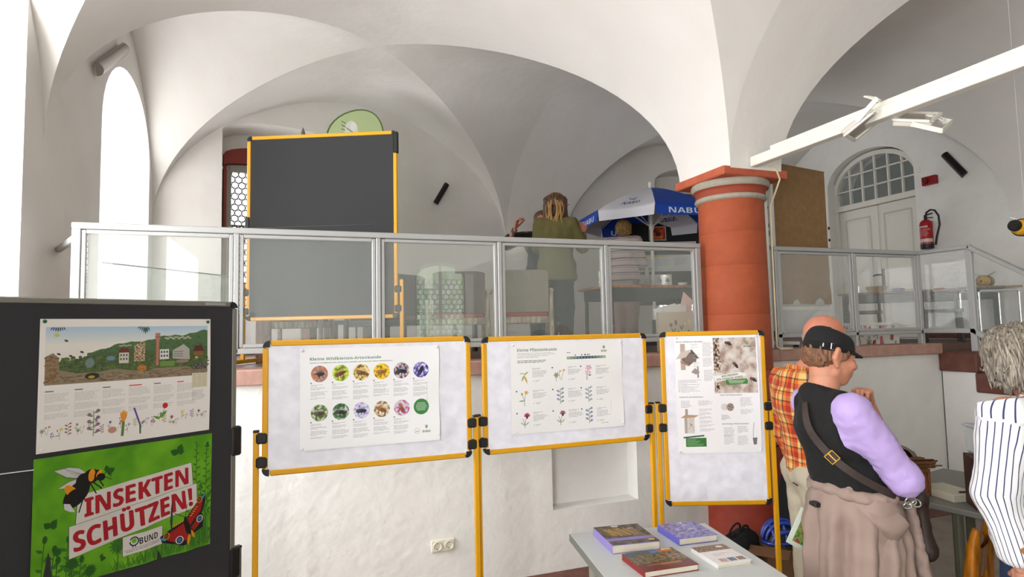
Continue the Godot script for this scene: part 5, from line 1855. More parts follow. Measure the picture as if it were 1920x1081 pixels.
func tin(at: Vector3, r: float, h: float, label: String, c: Color) -> void:
	var t := thing("tin", label, "tin", at, 0.5)
	var v := Cv.new(256, 128, Color(0.84, 0.85, 0.82), 9)
	for k in 4:
		v.ell(32 + k * 64, 70, 17, 24, c)
		v.ell(32 + k * 64, 45, 12, 12, c.lightened(0.15))
		v.rect(10 + k * 64, 104, 44, 8, c.darkened(0.4))
	var b := MB.new()
	b.lathe([Vector2(r, 0.004), Vector2(r, h - 0.012)], Vector3.ZERO, 24)
	for k in b.uv.size():
		b.uv[k].y = 1.0 - b.uv[k].y / h
	part("label_wrap", b, print_mat(v, 0.4), t)
	b = MB.new()
	b.lathe([Vector2(0, 0), Vector2(r * 1.02, 0), Vector2(r * 1.02, 0.005), Vector2(r, 0.006)], Vector3.ZERO, 24)
	b.lathe([Vector2(r, h - 0.013), Vector2(r * 1.03, h - 0.012), Vector2(r * 1.03, h), Vector2(0, h)], Vector3.ZERO, 24)
	part("lid", b, mat(Color(0.8, 0.8, 0.78), 0.3, 0.5), t)

func build_umbrella() -> void:
	# eight panels, blue and white in turn, with hanging valances
	var t := thing("parasol", "big blue and white parasol lettered NABU on a white pole", "umbrella", Vector3(4.10, GY, -6.3), deg_to_rad(-30))
	var cr := 1.92
	var b := MB.new()
	b.cyl(Vector3(0, 0.1, 0), Vector3(0, cr + 0.04, 0), 0.02, -1, 14)
	part("pole", b, M.white_paint, t)
	b = MB.new()
	b.ball(Vector3(0, cr + 0.05, 0), Vector3(0.025, 0.03, 0.025))
	part("finial", b, M.white_paint, t)
	b = MB.new()
	b.lathe([Vector2(0, 0), Vector2(0.22, 0), Vector2(0.22, 0.05), Vector2(0.06, 0.09), Vector2(0.035, 0.12), Vector2(0.035, 0.3), Vector2(0, 0.3)], Vector3.ZERO, 24)
	part("base", b, mat(Color(0.3, 0.3, 0.3), 0.6), t)
	var R := 0.88
	var H := 0.36
	var vl := 0.13
	var blue := Cv.new(512, 512, Color(0.05, 0.27, 0.68), 1)
	blue.text("NABU", Vector2(120, 485), 72, Color(0.82, 0.87, 0.9), true, 0.0, 290)
	var white := Cv.new(512, 512, Color(0.83, 0.83, 0.86), 1)
	white.text("NABU", Vector2(170, 330), 34, Color(0.14, 0.18, 0.45), true, 0.0, 190)
	white.curve(Vector2(150, 335), Vector2(185, 275), 0.1, 4, Color(0.5, 0.5, 0.55))
	white.leaf(Vector2(200, 262), Vector2(310, 270), 0.06, Color(0.15, 0.15, 0.16))
	white.leaf(Vector2(205, 262), Vector2(180, 232), 0.16, Color(0.15, 0.15, 0.16))
	white.leaf(Vector2(240, 258), Vector2(300, 240), 0.1, Color(0.3, 0.3, 0.3))
	var mb := print_mat(blue, 0.7)
	var mw := print_mat(white, 0.7)
	for m in [mb, mw]:
		m.backlight_enabled = true
		m.backlight = Color(0.25, 0.25, 0.25)
	for k in 8:
		b = MB.new()
		var a0 := TAU * k / 8.0
		var a1 := TAU * (k + 1) / 8.0
		var f := func(u: float, v: float) -> Vector3:
			# v 0 at the top, 0.74 at the rim, 1 at the end of the valance
			var e := Vector3(lerpf(sin(a0), sin(a1), u), 0, lerpf(cos(a0), cos(a1), u))
			if v <= 0.74:
				var s := v / 0.74
				return e * R * s + Vector3.UP * (cr - H * pow(s, 1.35) - 0.02 * sin(PI * u) * s)
			var s2 := (v - 0.74) / 0.26
			var pinch := 1.0 - 0.05 * pow(absf(u - 0.5) * 2.0, 4) * s2
			var q := e * R * (1.0 + 0.01 * s2)
			var mid := Vector3(lerpf(sin(a0), sin(a1), 0.5), 0, lerpf(cos(a0), cos(a1), 0.5)) * R
			return mid.lerp(q, pinch) + Vector3.UP * (cr - H - 0.02 * sin(PI * u) * (1 - s2) - vl * s2)
		b.grid(10, 27, f, true)
		var inner := func(u: float, v: float) -> Vector3:
			var p: Vector3 = f.call(u, v)
			return p - Vector3(p.x, 0, p.z).normalized() * 0.002 - Vector3.UP * (0.003 if v < 0.74 else 0.0)
		b.grid(10, 27, inner, false)
		part("panel", b, mb if k % 2 == 0 else mw, t)
		b = MB.new()
		b.tube([Vector3(0.02 * sin(a0), cr - 0.02, 0.02 * cos(a0)), Vector3(R * 0.5 * sin(a0), cr - H * 0.4 - 0.012, R * 0.5 * cos(a0)), Vector3(R * 0.985 * sin(a0), cr - H - 0.012, R * 0.985 * cos(a0))], 0.006, 6)
		part("rib", b, M.white_paint, t)
		b = MB.new()
		b.cyl(Vector3(0.02 * sin(a0), cr - 0.48, 0.02 * cos(a0)), Vector3(R * 0.5 * sin(a0), cr - H * 0.4 - 0.02, R * 0.5 * cos(a0)), 0.004, -1, 6)
		part("strut", b, M.white_paint, t)
	b = MB.new()
	b.cyl(Vector3(0, cr - 0.52, 0), Vector3(0, cr - 0.45, 0), 0.03, -1, 12)
	part("slider", b, M.white_paint, t)

func wall_lamp(label: String, at: Vector3, basis: Basis, l: float, r: float, m: Material) -> void:
	# half-round uplight: axis along local x, back to local -z
	var t := thing("wall_lamp", label, "wall lamp", at)
	t.basis = basis
	var b := MB.new()
	var pl := PackedVector2Array()
	for k in 13:
		var a := -PI / 2 + PI * k / 12.0
		pl.append(Vector2(cos(a) * r, sin(a) * r))
	b.xf = Transform3D(Basis(Vector3(0, 0, 1), Vector3(0, 1, 0), Vector3(-1, 0, 0)), Vector3.ZERO)
	b.slab(pl, -l / 2, l / 2, true)
	part("shade", b, m, t)
	b = MB.new()
	b.box(Vector3(0, 0, -0.012), Vector3(l * 0.55, r * 1.1, 0.03), 0.004)
	part("back_plate", b, M.white_paint, t)

func build_lamps() -> void:
	var steel := mat(Color(0.62, 0.60, 0.58), 0.22, 0.95)
	var dark := mat(Color(0.16, 0.13, 0.13), 0.3, 0.6)
	var xd := Vector3(0, 0.50, -0.74).normalized()
	var zd := Vector3.RIGHT
	wall_lamp("long polished steel half round wall lamp above the bright arched window niche", Vector3(WEST + 0.03, 3.86, -5.36), Basis(xd, zd.cross(xd), zd), 0.84, 0.05, steel)
	xd = Vector3(0.62, 1.0, 0).normalized()
	zd = Vector3(0.19, 0, 0.98)
	xd = (xd - zd * xd.dot(zd)).normalized()
	wall_lamp("small dark wall lamp on the back wall right of the tall charcoal board", Vector3(1.80, 3.48, -7.68), Basis(xd, zd.cross(xd), zd), 0.32, 0.036, dark)
	xd = Vector3(0, -0.82, 0.57).normalized()
	zd = Vector3.LEFT
	wall_lamp("dark slanted wall lamp on the right wall above the fire extinguisher", Vector3(EAST - 0.03, 3.50, -4.78), Basis(xd, zd.cross(xd), zd), 0.37, 0.042, dark)

func build_flag() -> void:
	var t := thing("beach_flag", "pale green rounded banner flag with a white emblem peeping over the tall charcoal board", "flag", Vector3(0.62, GY, -6.75), deg_to_rad(-10))
	var c := Cv.new(256, 512, Color(0.71, 0.78, 0.58), 3)
	c.ell(112, 62, 26, 30, Color(0.84, 0.86, 0.82))
	c.line(Vector2(92, 52), Vector2(134, 74), 3, Color(0.45, 0.5, 0.45))
	for k in 5:
		c.line(Vector2(92 - k * 2, 40 + k * 10), Vector2(74, 34 + k * 11), 3, Color(0.42, 0.45, 0.42))
	c.ell(120, 48, 12, 13, Color(0.9, 0.9, 0.88))
	var pl := PackedVector2Array()
	for k in 17:
		var a := PI * k / 16.0
		pl.append(Vector2(0.30 * cos(a) + 0.07 * sin(a) * sin(a), 2.38 + 0.31 * sin(a)))
	pl.append(Vector2(-0.36, 1.6))
	pl.append(Vector2(-0.3, 0.7))
	pl.append(Vector2(0.3, 0.7))
	pl.append(Vector2(0.36, 1.6))
	var b := MB.new()
	b.slab(pl, -0.002, 0.002, true)
	part("cloth", b, print_mat(c, 0.8), t)
	b = MB.new()
	var ps := []
	for k in 17:
		var a := PI * k / 16.0
		ps.append(Vector3(0.305 * cos(a) + 0.07 * sin(a) * sin(a), 2.38 + 0.315 * sin(a), 0))
	ps.push_front(Vector3(0.36, 1.6, 0))
	ps.push_front(Vector3(0.3, 0.68, 0))
	ps.append(Vector3(-0.36, 1.6, 0))
	ps.append(Vector3(-0.3, 0.68, 0))
	b.tube(ps, 0.009, 6)
	part("hem", b, mat(Color(0.36, 0.46, 0.26), 0.7), t)
	b = MB.new()
	b.cyl(Vector3(0, 0.0, -0.02), Vector3(0, 2.4, -0.02), 0.012)
	b.box(Vector3(0, 0.02, -0.02), Vector3(0.5, 0.04, 0.3), 0.01)
	part("stand", b, M.alu_dark, t)
	b = MB.new()
	b.lathe([Vector2(0, 0), Vector2(0.1, 0), Vector2(0.1, 0.05), Vector2(0.02, 0.07), Vector2(0.014, 2.3), Vector2(0.035, 2.33), Vector2(0.015, 2.42), Vector2(0, 2.46)], Vector3.ZERO, 14)
	solo("pole", "slim grey pole tip showing just left of the green flag over the charcoal board", "pole", b, mat(Color(0.42, 0.42, 0.38), 0.6), Vector3(0.07, GY, -6.8))

func build_gallery_right() -> void:
	# white mobile board papered brown
	var t := thing("mobile_board", "white framed mobile board covered with brown wrapping paper, right of the column", "board", Vector3(4.62, GY, -4.52), deg_to_rad(10.5))
	var b := MB.new()
	b.box(Vector3(0, 1.05, 0), Vector3(0.80, 1.32, 0.03), 0.003)
	part("panel", b, mat(Color(0.75, 0.74, 0.7), 0.6), t)
	b = MB.new()
	b.grid(14, 20, func(u, v): return Vector3((u - 0.5) * 0.81, 1.735 - v * 1.33, 0.018 + 0.004 * sin(v * 40.0 + u * 3) * v * v + 0.012 * maxf(v - 0.85, 0) * sin(u * 14) * 6 + 0.003), true)
	b.box(Vector3(0, 1.738, 0), Vector3(0.82, 0.012, 0.05), 0.003)
	part("wrapping_paper", b, tex_mat(noise_tex(0.02, Color(0.53, 0.41, 0.26), Color(0.60, 0.47, 0.31), 256, 91, 4), 0.85, 2.0), t)
	b = MB.new()
	for x in [-0.42, 0.42]:
		b.box(Vector3(x, 0.85, 0), Vector3(0.035, 1.68, 0.035), 0.004)
	part("upright", b, M.white_paint, t)
	b = MB.new()
	for y in [0.36, 0.14]:
		b.box(Vector3(0, y, 0.0), Vector3(0.82, 0.035, 0.03), 0.004)
	part("crossbar", b, M.white_paint, t)
	for x in [-0.42, 0.42]:
		b = MB.new()
		b.box(Vector3(x, 0.045, 0), Vector3(0.04, 0.03, 0.42), 0.004)
		var f := part("foot", b, M.white_paint, t)
		b = MB.new()
		for z in [-0.18, 0.18]:
			b.cyl(Vector3(x - 0.012, 0.02, z), Vector3(x + 0.012, 0.02, z), 0.02, -1, 14)
		part("wheel", b, M.black_plastic, f)
	b = MB.new()
	for y in [1.17, 1.05]:
		b.ball(Vector3(0.435, y, 0.02), Vector3(0.012, 0.016, 0.012), 8, 6)
	part("clip", b, M.black_plastic, t)
	# edge of a second white board next to the column
	t = thing("folded_board", "narrow white edge of a folded board with black clips beside the column", "board", Vector3(4.10, GY, -4.42), deg_to_rad(52))
	b = MB.new()
	b.box(Vector3(0, 0.83, 0), Vector3(0.11, 1.66, 0.05), 0.004)
	part("edge", b, M.white_paint, t)
	for q in [[1.13, 0.05, 0.022], [1.06, 0.03, 0.03], [1.30, 0.012, 0.012], [0.93, 0.02, 0.02]]:
		b = MB.new()
		b.cyl(Vector3(0.0, q[0], 0.02), Vector3(0.0, q[0], 0.034), q[2], -1, 12)
		part("clip", b, M.black_plastic, t)
	# fire extinguisher
	t = thing("fire_extinguisher", "red fire extinguisher with black hose hanging on the right wall", "fire extinguisher", Vector3(EAST - 0.085, 2.55, -5.13))
	b = MB.new()
	b.lathe([Vector2(0, 0.0), Vector2(0.066, 0), Vector2(0.07, 0.01), Vector2(0.07, 0.055)], Vector3.ZERO, 24)
	part("foot_ring", b, M.black_plastic, t)
	var c := Cv.new(256, 256, Color(0.62, 0.03, 0.07), 4)
	c.rect(60, 60, 90, 12, Color(0.8, 0.75, 0.72))
	c.lines(60, 82, 110, 8, 10, Color(0.78, 0.5, 0.5), 0.4)
	c.rect(58, 170, 130, 30, Color(0.8, 0.74, 0.72))
	c.lines(60, 208, 110, 4, 9, Color(0.78, 0.5, 0.5), 0.4)
	b = MB.new()
	b.lathe([Vector2(0.068, 0.05), Vector2(0.068, 0.30), Vector2(0.06, 0.33), Vector2(0.035, 0.355), Vector2(0.022, 0.36)], Vector3.ZERO, 24, PI * 0.6, PI * 2.6)
	for k in b.uv.size():
		b.uv[k].y = 1.0 - b.uv[k].y / 0.36
	part("cylinder", b, print_mat(c, 0.35), t)
	b = MB.new()
	b.cyl(Vector3(0, 0.355, 0), Vector3(0, 0.4, 0), 0.018)
	b.bar(Vector3(-0.02, 0.405, 0), Vector3(-0.02, 0.42, 0.1), 0.02, 0.012)
	b.bar(Vector3(-0.02, 0.385, 0), Vector3(-0.02, 0.365, 0.1), 0.02, 0.012)
	part("valve", b, M.black_plastic, t)
	b = MB.new()
	b.tube([Vector3(0, 0.39, 0), Vector3(-0.02, 0.44, 0.03), Vector3(-0.02, 0.465, 0.08), Vector3(-0.02, 0.45, 0.13), Vector3(-0.01, 0.38, 0.165), Vector3(0, 0.27, 0.165), Vector3(0.0, 0.14, 0.125), Vector3(0.01, 0.04, 0.095)], 0.011, 8)
	part("hose", b, M.black_plastic, t)
	b = MB.new()
	b.bar(Vector3(0.06, 0.3, 0), Vector3(0.085, 0.3, 0), 0.05, 0.08)
	part("bracket", b, M.black_plastic, t)
	# alarm sounder and switch
	t = thing("alarm_sounder", "red square alarm sounder on the right wall beside the door", "alarm", Vector3(EAST, 3.385, -5.085))
	b = MB.new()
	b.box(Vector3(-0.03, 0, 0), Vector3(0.06, 0.105, 0.17), 0.006)
	part("box", b, mat(Color(0.55, 0.03, 0.03), 0.4), t)
	b = MB.new()
	b.cyl(Vector3(-0.06, 0, -0.03), Vector3(-0.075, 0, -0.03), 0.04, 0.032, 20)
	part("horn", b, mat(Color(0.42, 0.02, 0.02), 0.4), t)
	b = MB.new()
	b.box(Vector3(-0.008, 0, 0), Vector3(0.016, 0.07, 0.045), 0.003)
	solo("light_switch", "small white switch plate on the right wall beside the arched door", "switch", b, M.white_paint, Vector3(EAST, 3.555, -5.235))
	# table along the right wall with things
	t = make_table("long dark edged table standing on the gallery in front of the arched door", Vector3(6.06, GY, -5.42), deg_to_rad(-59.5), 1.52, 0.5, 0.56, wood(Color(0.55, 0.38, 0.22), 92), mat(Color(0.12, 0.10, 0.09), 0.5), false, 0.09)
	var on := func(u: float, d: float) -> Vector3:
		return t.transform * Vector3(u, 0.561, -d)
	b = MB.new()
	b.lathe([Vector2(0, 0), Vector2(0.09, 0), Vector2(0.115, 0.07), Vector2(0.108, 0.07), Vector2(0.085, 0.008), Vector2(0, 0.008)], Vector3.ZERO, 24)
	var bk := solo("basket", "round beige basket on the table in front of the arched door", "basket", b, cloth_mat(Color(0.62, 0.50, 0.34), 93), on.call(0.38, 0.16))
	b = MB.new()
	b.lathe([Vector2(0.0, 0.0), Vector2(0.035, 0.0), Vector2(0.035, 0.085), Vector2(0.032, 0.085), Vector2(0.032, 0.006), Vector2(0, 0.006)], Vector3.ZERO, 18)
	solo("drinking_glass", "clear drinking glass left of the round basket", "glass", b, glass_mat(Color(0.9, 0.95, 0.93), 0.12), on.call(0.2, 0.12))
	b = MB.new()
	b.box(Vector3(0, 0.02, 0), Vector3(0.13, 0.04, 0.09), 0.004)
	solo("box", "small pale blue box right of the round basket", "box", b, mat(Color(0.52, 0.56, 0.68), 0.5), on.call(0.60, 0.12), 0.4)
	b = MB.new()
	b.box(Vector3(0, 0.008, 0), Vector3(0.14, 0.016, 0.05), 0.004)
	solo("pencil_case", "flat red case lying near the middle of the gallery table", "case", b, mat(Color(0.6, 0.1, 0.08), 0.6), on.call(0.98, 0.1), 1.0)
	plush_bee(on.call(1.38, 0.12), "yellow and black plush bee lying at the right end of the gallery table", 0.10, 0.3, false)
	b = MB.new()
	b.box(Vector3(0, 0.002, 0), Vector3(0.2, 0.004, 0.26), 0.001)
	solo("leaflet", "green and white leaflet hanging over the right end of the gallery table", "leaflet", b, mat(Color(0.6, 0.68, 0.42), 0.6), on.call(1.2, 0.24), 0.9)
	# chrome framed side table next to it
	t = thing("side_table", "side table with shiny chrome tube frame at the head of the stairs", "table", Vector3(6.57, GY, -4.01), deg_to_rad(-19.8))
	b = MB.new()
	b.box(Vector3(0, 0.545, -0.1), Vector3(0.46, 0.02, 0.3), 0.004)
	part("tabletop", b, wood(Color(0.55, 0.38, 0.22), 94), t)
	b = MB.new()
	for z in [0.03, -0.22]:
		b.tube([Vector3(-0.2, 0, z), Vector3(-0.2, 0.49, z), Vector3(-0.18, 0.51, z), Vector3(0.18, 0.51, z), Vector3(0.2, 0.49, z), Vector3(0.2, 0, z)], 0.011, 10)
	part("tube_frame", b, M.chrome, t)
	# dark stools and the flowered box
	for k in 2:
		t = thing("chair", ["dark wooden chair pushed under the gallery table at its left end", "dark wooden chair pushed under the right half of the gallery table"][k], "chair", [Vector3(5.62, GY, -4.72), Vector3(6.36, GY, -4.42)][k], deg_to_rad(-50))
		var dw := wood(Color(0.17, 0.12, 0.09), 95 + k)
		b = MB.new()
		b.box(Vector3(0, 0.32, 0), Vector3(0.34, 0.035, 0.34), 0.008)
		part("seat", b, dw, t)
		for x in [-0.14, 0.14]:
			for z in [-0.14, 0.14]:
				b = MB.new()
				b.bar(Vector3(x * 1.1, 0, z * 1.1), Vector3(x, 0.31, z), 0.03, 0.03, 0.003)
				part("leg", b, dw, t)
		b = MB.new()
		for x in [-0.15, 0.15]:
			b.bar(Vector3(x, 0.33, -0.15), Vector3(x, 0.50, -0.17), 0.028, 0.028, 0.003)
		b.box(Vector3(0, 0.47, -0.17), Vector3(0.33, 0.09, 0.02), 0.004)
		part("backrest", b, dw, t)
	c = Cv.new(512, 256, Color(0.84, 0.83, 0.80), 14)
	for k in 46:
		var p := Vector2(c.rng.randf() * 512, c.rng.randf() * 256)
		for j in 4:
			c.leaf(p, p + Vector2.from_angle(c.rng.randf() * TAU) * 30, 0.25, Color(0.5, 0.6, 0.48))
		if k % 2:
			for j in 6:
				c.ell(p.x + c.rng.randf_range(-13, 13), p.y + c.rng.randf_range(-13, 13), 11, 11, Color(0.62, 0.08, 0.16).lerp(Color(0.85, 0.45, 0.5), c.rng.randf()))
	b = MB.new()
	b.box(Vector3(0, 0.098, 0), Vector3(0.38, 0.19, 0.26), 0.004)
	for k in b.uv.size():
		b.uv[k] = Vector2(b.uv[k].x * 2.2, b.uv[k].y * 3.0)
	var fm := print_mat(c, 0.6)
	fm.texture_repeat = true
	t = thing("flowered_box", "white box printed with red roses on the gallery floor", "box", Vector3(5.33, GY, -4.40), deg_to_rad(-20))
	part("box", b, fm, t)
	b = MB.new()
	b.box(Vector3(0, 0.20, 0), Vector3(0.39, 0.03, 0.27), 0.004)
	part("lid", b, mat(Color(0.82, 0.81, 0.78), 0.6), t)
	# soft toy hanging at the right edge
	plush_bee(Vector3(3.70, 2.17, -2.09), "fuzzy yellow and black bee toy hanging on a thread at the right edge", 0.075, PI, true)

func plush_bee(at: Vector3, label: String, r: float, turn: float, hung: bool) -> void:
	var t := thing("bee_toy", label, "toy", at, turn)
	var y := 0.0 if hung else r * 0.62
	var ym := cloth_mat(Color(0.82, 0.60, 0.08), 6)
	var bm := cloth_mat(Color(0.05, 0.045, 0.045), 8)
	for q in [ym, bm]:
		q.uv1_scale = Vector3.ONE * 14.0
		q.heightmap_scale = 0.8
	var b := MB.new()
	b.ball(Vector3(0, y, 0), Vector3(r * 1.25, r * 0.62, r * 0.7), 24, 16)
	part("body", b, ym, t)
	for k in 2:
		b = MB.new()
		var x := r * (-0.35 + 0.75 * k)
		var rr := sqrt(1.0 - pow(x / (r * 1.25), 2)) * r
		b.xf = Transform3D(Basis(Vector3.BACK, -PI / 2) * Basis().scaled(Vector3(0.66, 1.0, 0.735)), Vector3(x, y, 0))
		b.lathe([Vector2(rr * 0.97, -r * 0.16), Vector2(rr * 1.02, -r * 0.08), Vector2(rr * 1.02, r * 0.08), Vector2(rr * 0.95, r * 0.16)], Vector3.ZERO, 24, 0, TAU, 1.5)
		part("stripe", b, bm, t)
	b = MB.new()
	b.ball(Vector3(r * 1.2, y + r * 0.1, 0), Vector3(r * 0.42, r * 0.42, r * 0.42), 16, 10)
	part("head", b, bm, t)
	b = MB.new()
	b.cyl(Vector3(-r * 1.15, y, 0), Vector3(-r * 1.6, y - r * 0.12, 0), r * 0.14, r * 0.02, 10)
	part("sting", b, bm, t)
	b = MB.new()
	for s in [-1, 1]:
		b.ball(Vector3(0, y + r * 0.72, s * r * 0.5), Vector3(r * 0.4, r * 0.05, r * 0.6), 14, 8, Basis(Vector3.RIGHT, -s * 0.5))
	part("wing", b, mat(Color(0.82, 0.82, 0.80), 0.7), t)
	if hung:
		b = MB.new()
		b.cyl(Vector3(0, r * 0.5, 0), Vector3(0, 1.75, 0), 0.0005, -1, 4)
		part("thread", b, M.white_paint, t)

func book_mesh(w: float, h: float, t: float, cover: Material, page: Material, root: Node3D) -> void:
	# lies flat: spine along the -x edge, front cover up; w across, h along z
	var b := MB.new()
	b.quad(Vector3(-w / 2, t, h / 2), Vector3(w / 2, t, h / 2), Vector3(w / 2, t, -h / 2), Vector3(-w / 2, t, -h / 2), Rect2(0.06, 0, 0.94, 1))
	b.quad(Vector3(-w / 2, 0, -h / 2), Vector3(w / 2, 0, -h / 2), Vector3(w / 2, 0, h / 2), Vector3(-w / 2, 0, h / 2), Rect2(0.0, 0, 0.05, 1))
	b.quad(Vector3(-w / 2, 0, -h / 2), Vector3(-w / 2, 0, h / 2), Vector3(-w / 2, t, h / 2), Vector3(-w / 2, t, -h / 2), Rect2(0.055, 0, -0.055, 1))
	var e := 0.0022
	for y in [0.0, t - e]:
		b.quad(Vector3(-w / 2, y, h / 2), Vector3(w / 2, y, h / 2), Vector3(w / 2, y + e, h / 2), Vector3(-w / 2, y + e, h / 2), Rect2(0.02, 0.4, 0.01, 0.01))
		b.quad(Vector3(w / 2, y, h / 2), Vector3(w / 2, y, -h / 2), Vector3(w / 2, y + e, -h / 2), Vector3(w / 2, y + e, h / 2), Rect2(0.02, 0.4, 0.01, 0.01))
		b.quad(Vector3(w / 2, y, -h / 2), Vector3(-w / 2, y, -h / 2), Vector3(-w / 2, y + e, -h / 2), Vector3(w / 2, y + e, -h / 2), Rect2(0.02, 0.4, 0.01, 0.01))
	b.quad(Vector3(-w / 2, t - e, h / 2), Vector3(-w / 2, t - e, -h / 2), Vector3(w / 2, t - e, -h / 2), Vector3(w / 2, t - e, h / 2), Rect2(0.02, 0.4, 0.01, 0.01))
	part("cover", b, cover, root)
	b = MB.new()
	b.box(Vector3(-0.002, t / 2, 0), Vector3(w - 0.005, t - 2 * e, h - 0.006))
	part("pages", b, page, root)

func build_front() -> void:
	var top := mat(Color(0.72, 0.735, 0.73), 0.35)
	var edge := mat(Color(0.45, 0.46, 0.43), 0.5)
	# table with the four books: p0 back left corner, x towards the back right corner
	var p0 := Vector3(1.213, 0, -2.641)
	var yaw := atan2(-(-2.521 + 2.641), 1.883 - 1.213)
	var t := thing("table", "light grey table in front of the pinboards carrying four books", "table", p0, yaw)
	var W := 0.682
	var b := MB.new()
	b.box(Vector3(W / 2, 0.706, 0.62), Vector3(W, 0.028, 1.24), 0.003)
	part("tabletop", b, top, t)
	b = MB.new()
	for q in [[0.0, 0.62, 0.006, 1.24], [W, 0.62, 0.006, 1.24]]:
		b.box(Vector3(q[0], 0.703, q[1]), Vector3(q[2], 0.032, q[3]), 0.002)
	b.box(Vector3(W / 2, 0.703, 0), Vector3(W, 0.032, 0.006), 0.002)
	b.box(Vector3(W / 2, 0.703, 1.24), Vector3(W, 0.032, 0.006), 0.002)
	part("edge_band", b, edge, t)
	for x in [0.08, W - 0.08]:
		for z in [0.1, 1.14]:
			b = MB.new()
			b.cyl(Vector3(x, 0, z), Vector3(x, 0.69, z), 0.02, -1, 14)
			part("leg", b, M.grey_paint, t)
	var page := cloth_mat(Color(0.80, 0.77, 0.70), 3)
	# covers
	var c1 := Cv.new(512, 512, Color(0.25, 0.24, 0.2), 31)
	c1.blotch(270, 256, 242, 256, Color(0.12, 0.11, 0.1), Color(0.27, 0.24, 0.2), Color(0.42, 0.38, 0.3), 0.012, 5, false)
	for k in 26:
		var x := 60 + c1.rng.randf() * 330
		c1.line(Vector2(x, 60 + c1.rng.randf() * 60), Vector2(x + 60, 250 + c1.rng.randf() * 50), 9, Color(0.72, 0.54, 0.08).lerp(Color(0.6, 0.45, 0.2), c1.rng.randf()))
	c1.rect(28, 340, 484, 70, Color(0.50, 0.42, 0.68))
	c1.ell(455, 440, 36, 18, Color(0.72, 0.75, 0.25))
	c1.poly(PackedVector2Array([Vector2(210, 10), Vector2(290, 10), Vector2(280, 45), Vector2(215, 45)]), Color(0.8, 0.8, 0.8))
	c1.ell(380, 110, 40, 18, Color(0.6, 0.55, 0.56))
	c1.rect(0, 0, 28, 512, Color(0.56, 0.49, 0.78))
	var c2 := Cv.new(512, 512, Color(0.42, 0.40, 0.62), 32)
	c2.blotch(270, 256, 242, 256, Color(0.30, 0.28, 0.45), Color(0.46, 0.43, 0.68), Color(0.58, 0.56, 0.74), 0.014, 6, false)
	for q in [[320, 110, 36], [170, 220, 30], [330, 250, 40]]:
		c2.ell(q[0], q[1], q[2], q[2] * 0.5, Color(0.70, 0.68, 0.76))
	c2.poly(PackedVector2Array([Vector2(290, 8), Vector2(350, 8), Vector2(330, 45)]), Color(0.82, 0.82, 0.85))
	c2.rect(0, 0, 28, 512, Color(0.38, 0.36, 0.72))
	var c3 := Cv.new(512, 512, Color(0.35, 0.1, 0.08), 33)
	c3.blotch(270, 180, 242, 180, Color(0.16, 0.14, 0.1), Color(0.36, 0.33, 0.2), Color(0.5, 0.42, 0.26), 0.02, 7, false)
	c3.poly(PackedVector2Array([Vector2(28, 0), Vector2(300, 0), Vector2(300, 90), Vector2(28, 120)]), Color(0.22, 0.28, 0.27))
	c3.rect(270, 10, 150, 70, Color(0.25, 0.42, 0.66))
	c3.ell(420, 45, 70, 40, Color(0.72, 0.35, 0.1))
	c3.rect(390, 8, 90, 26, Color(0.8, 0.76, 0.7))
	for k in 30:
		c3.ell(300 + c3.rng.randf() * 200, 180 + c3.rng.randf() * 110, 16, 11, [Color(0.55, 0.3, 0.35), Color(0.62, 0.5, 0.2), Color(0.4, 0.4, 0.45)][k % 3])
	c3.rect(28, 330, 484, 182, Color(0.36, 0.06, 0.05))
	c3.rect(230, 350, 190, 60, Color(0.5, 0.33, 0.08))
	c3.rect(110, 370, 300, 14, Color(0.6, 0.42, 0.3))
	c3.rect(0, 0, 28, 512, Color(0.5, 0.06, 0.06))
	var c4 := Cv.new(512, 512, Color(0.84, 0.83, 0.82), 34)
	c4.blotch(270, 80, 242, 80, Color(0.2, 0.12, 0.08), Color(0.42, 0.26, 0.18), Color(0.68, 0.55, 0.38), 0.03, 8, false)
	c4.ell(400, 60, 50, 30, Color(0.8, 0.79, 0.76))
	c4.lines(150, 235, 300, 2, 40, Color(0.74, 0.6, 0.6), 0.4)
	for k in 3:
		c4.blotch(180 + k * 125, 420, 52, 45, [Color(0.55, 0.3, 0.25), Color(0.2, 0.4, 0.65), Color(0.3, 0.15, 0.12)][k], [Color(0.7, 0.5, 0.45), Color(0.25, 0.25, 0.22), Color(0.42, 0.25, 0.2)][k], [Color(0.85, 0.8, 0.78), Color(0.5, 0.6, 0.7), Color(0.8, 0.75, 0.7)][k], 0.04, 12 + k, false)
	var L := ["thick book with yellow flowers and lilac band on its cover, at the rear left", "lilac book with pale blossoms on its cover at the rear right of the table", "red spined gardening book nearest the camera on the grey table", "slim white book with three small pictures at the right front of the table"]
	var spots := [[1.395, -2.44, 0.218, 0.245, 0.036, -0.02], [1.690, -2.40, 0.19, 0.20, 0.030, 0.03], [1.386, -2.16, 0.235, 0.195, 0.024, 0.06], [1.657, -2.125, 0.155, 0.195, 0.018, 0.04]]
	var cov := [c1, c2, c3, c4]
	for k in 4:
		var s: Array = spots[k]
		var o := thing("book", L[k], "book", Vector3(s[0], 0.7205, s[1]), yaw + s[5] + 0.06, "books on the grey table")
		book_mesh(s[2], s[3], s[4], print_mat(cov[k], 0.3), page, o)
	# insect table at the right
	t = thing("table", "grey table with insect nesting boxes in front of the gallery wall", "table", Vector3(3.10, 0, -2.66), 0.19)
	b = MB.new()
	b.box(Vector3(0.45, 0.705, 0.8), Vector3(0.9, 0.03, 1.6), 0.004)
	part("tabletop", b, mat(Color(0.44, 0.44, 0.42), 0.4), t)
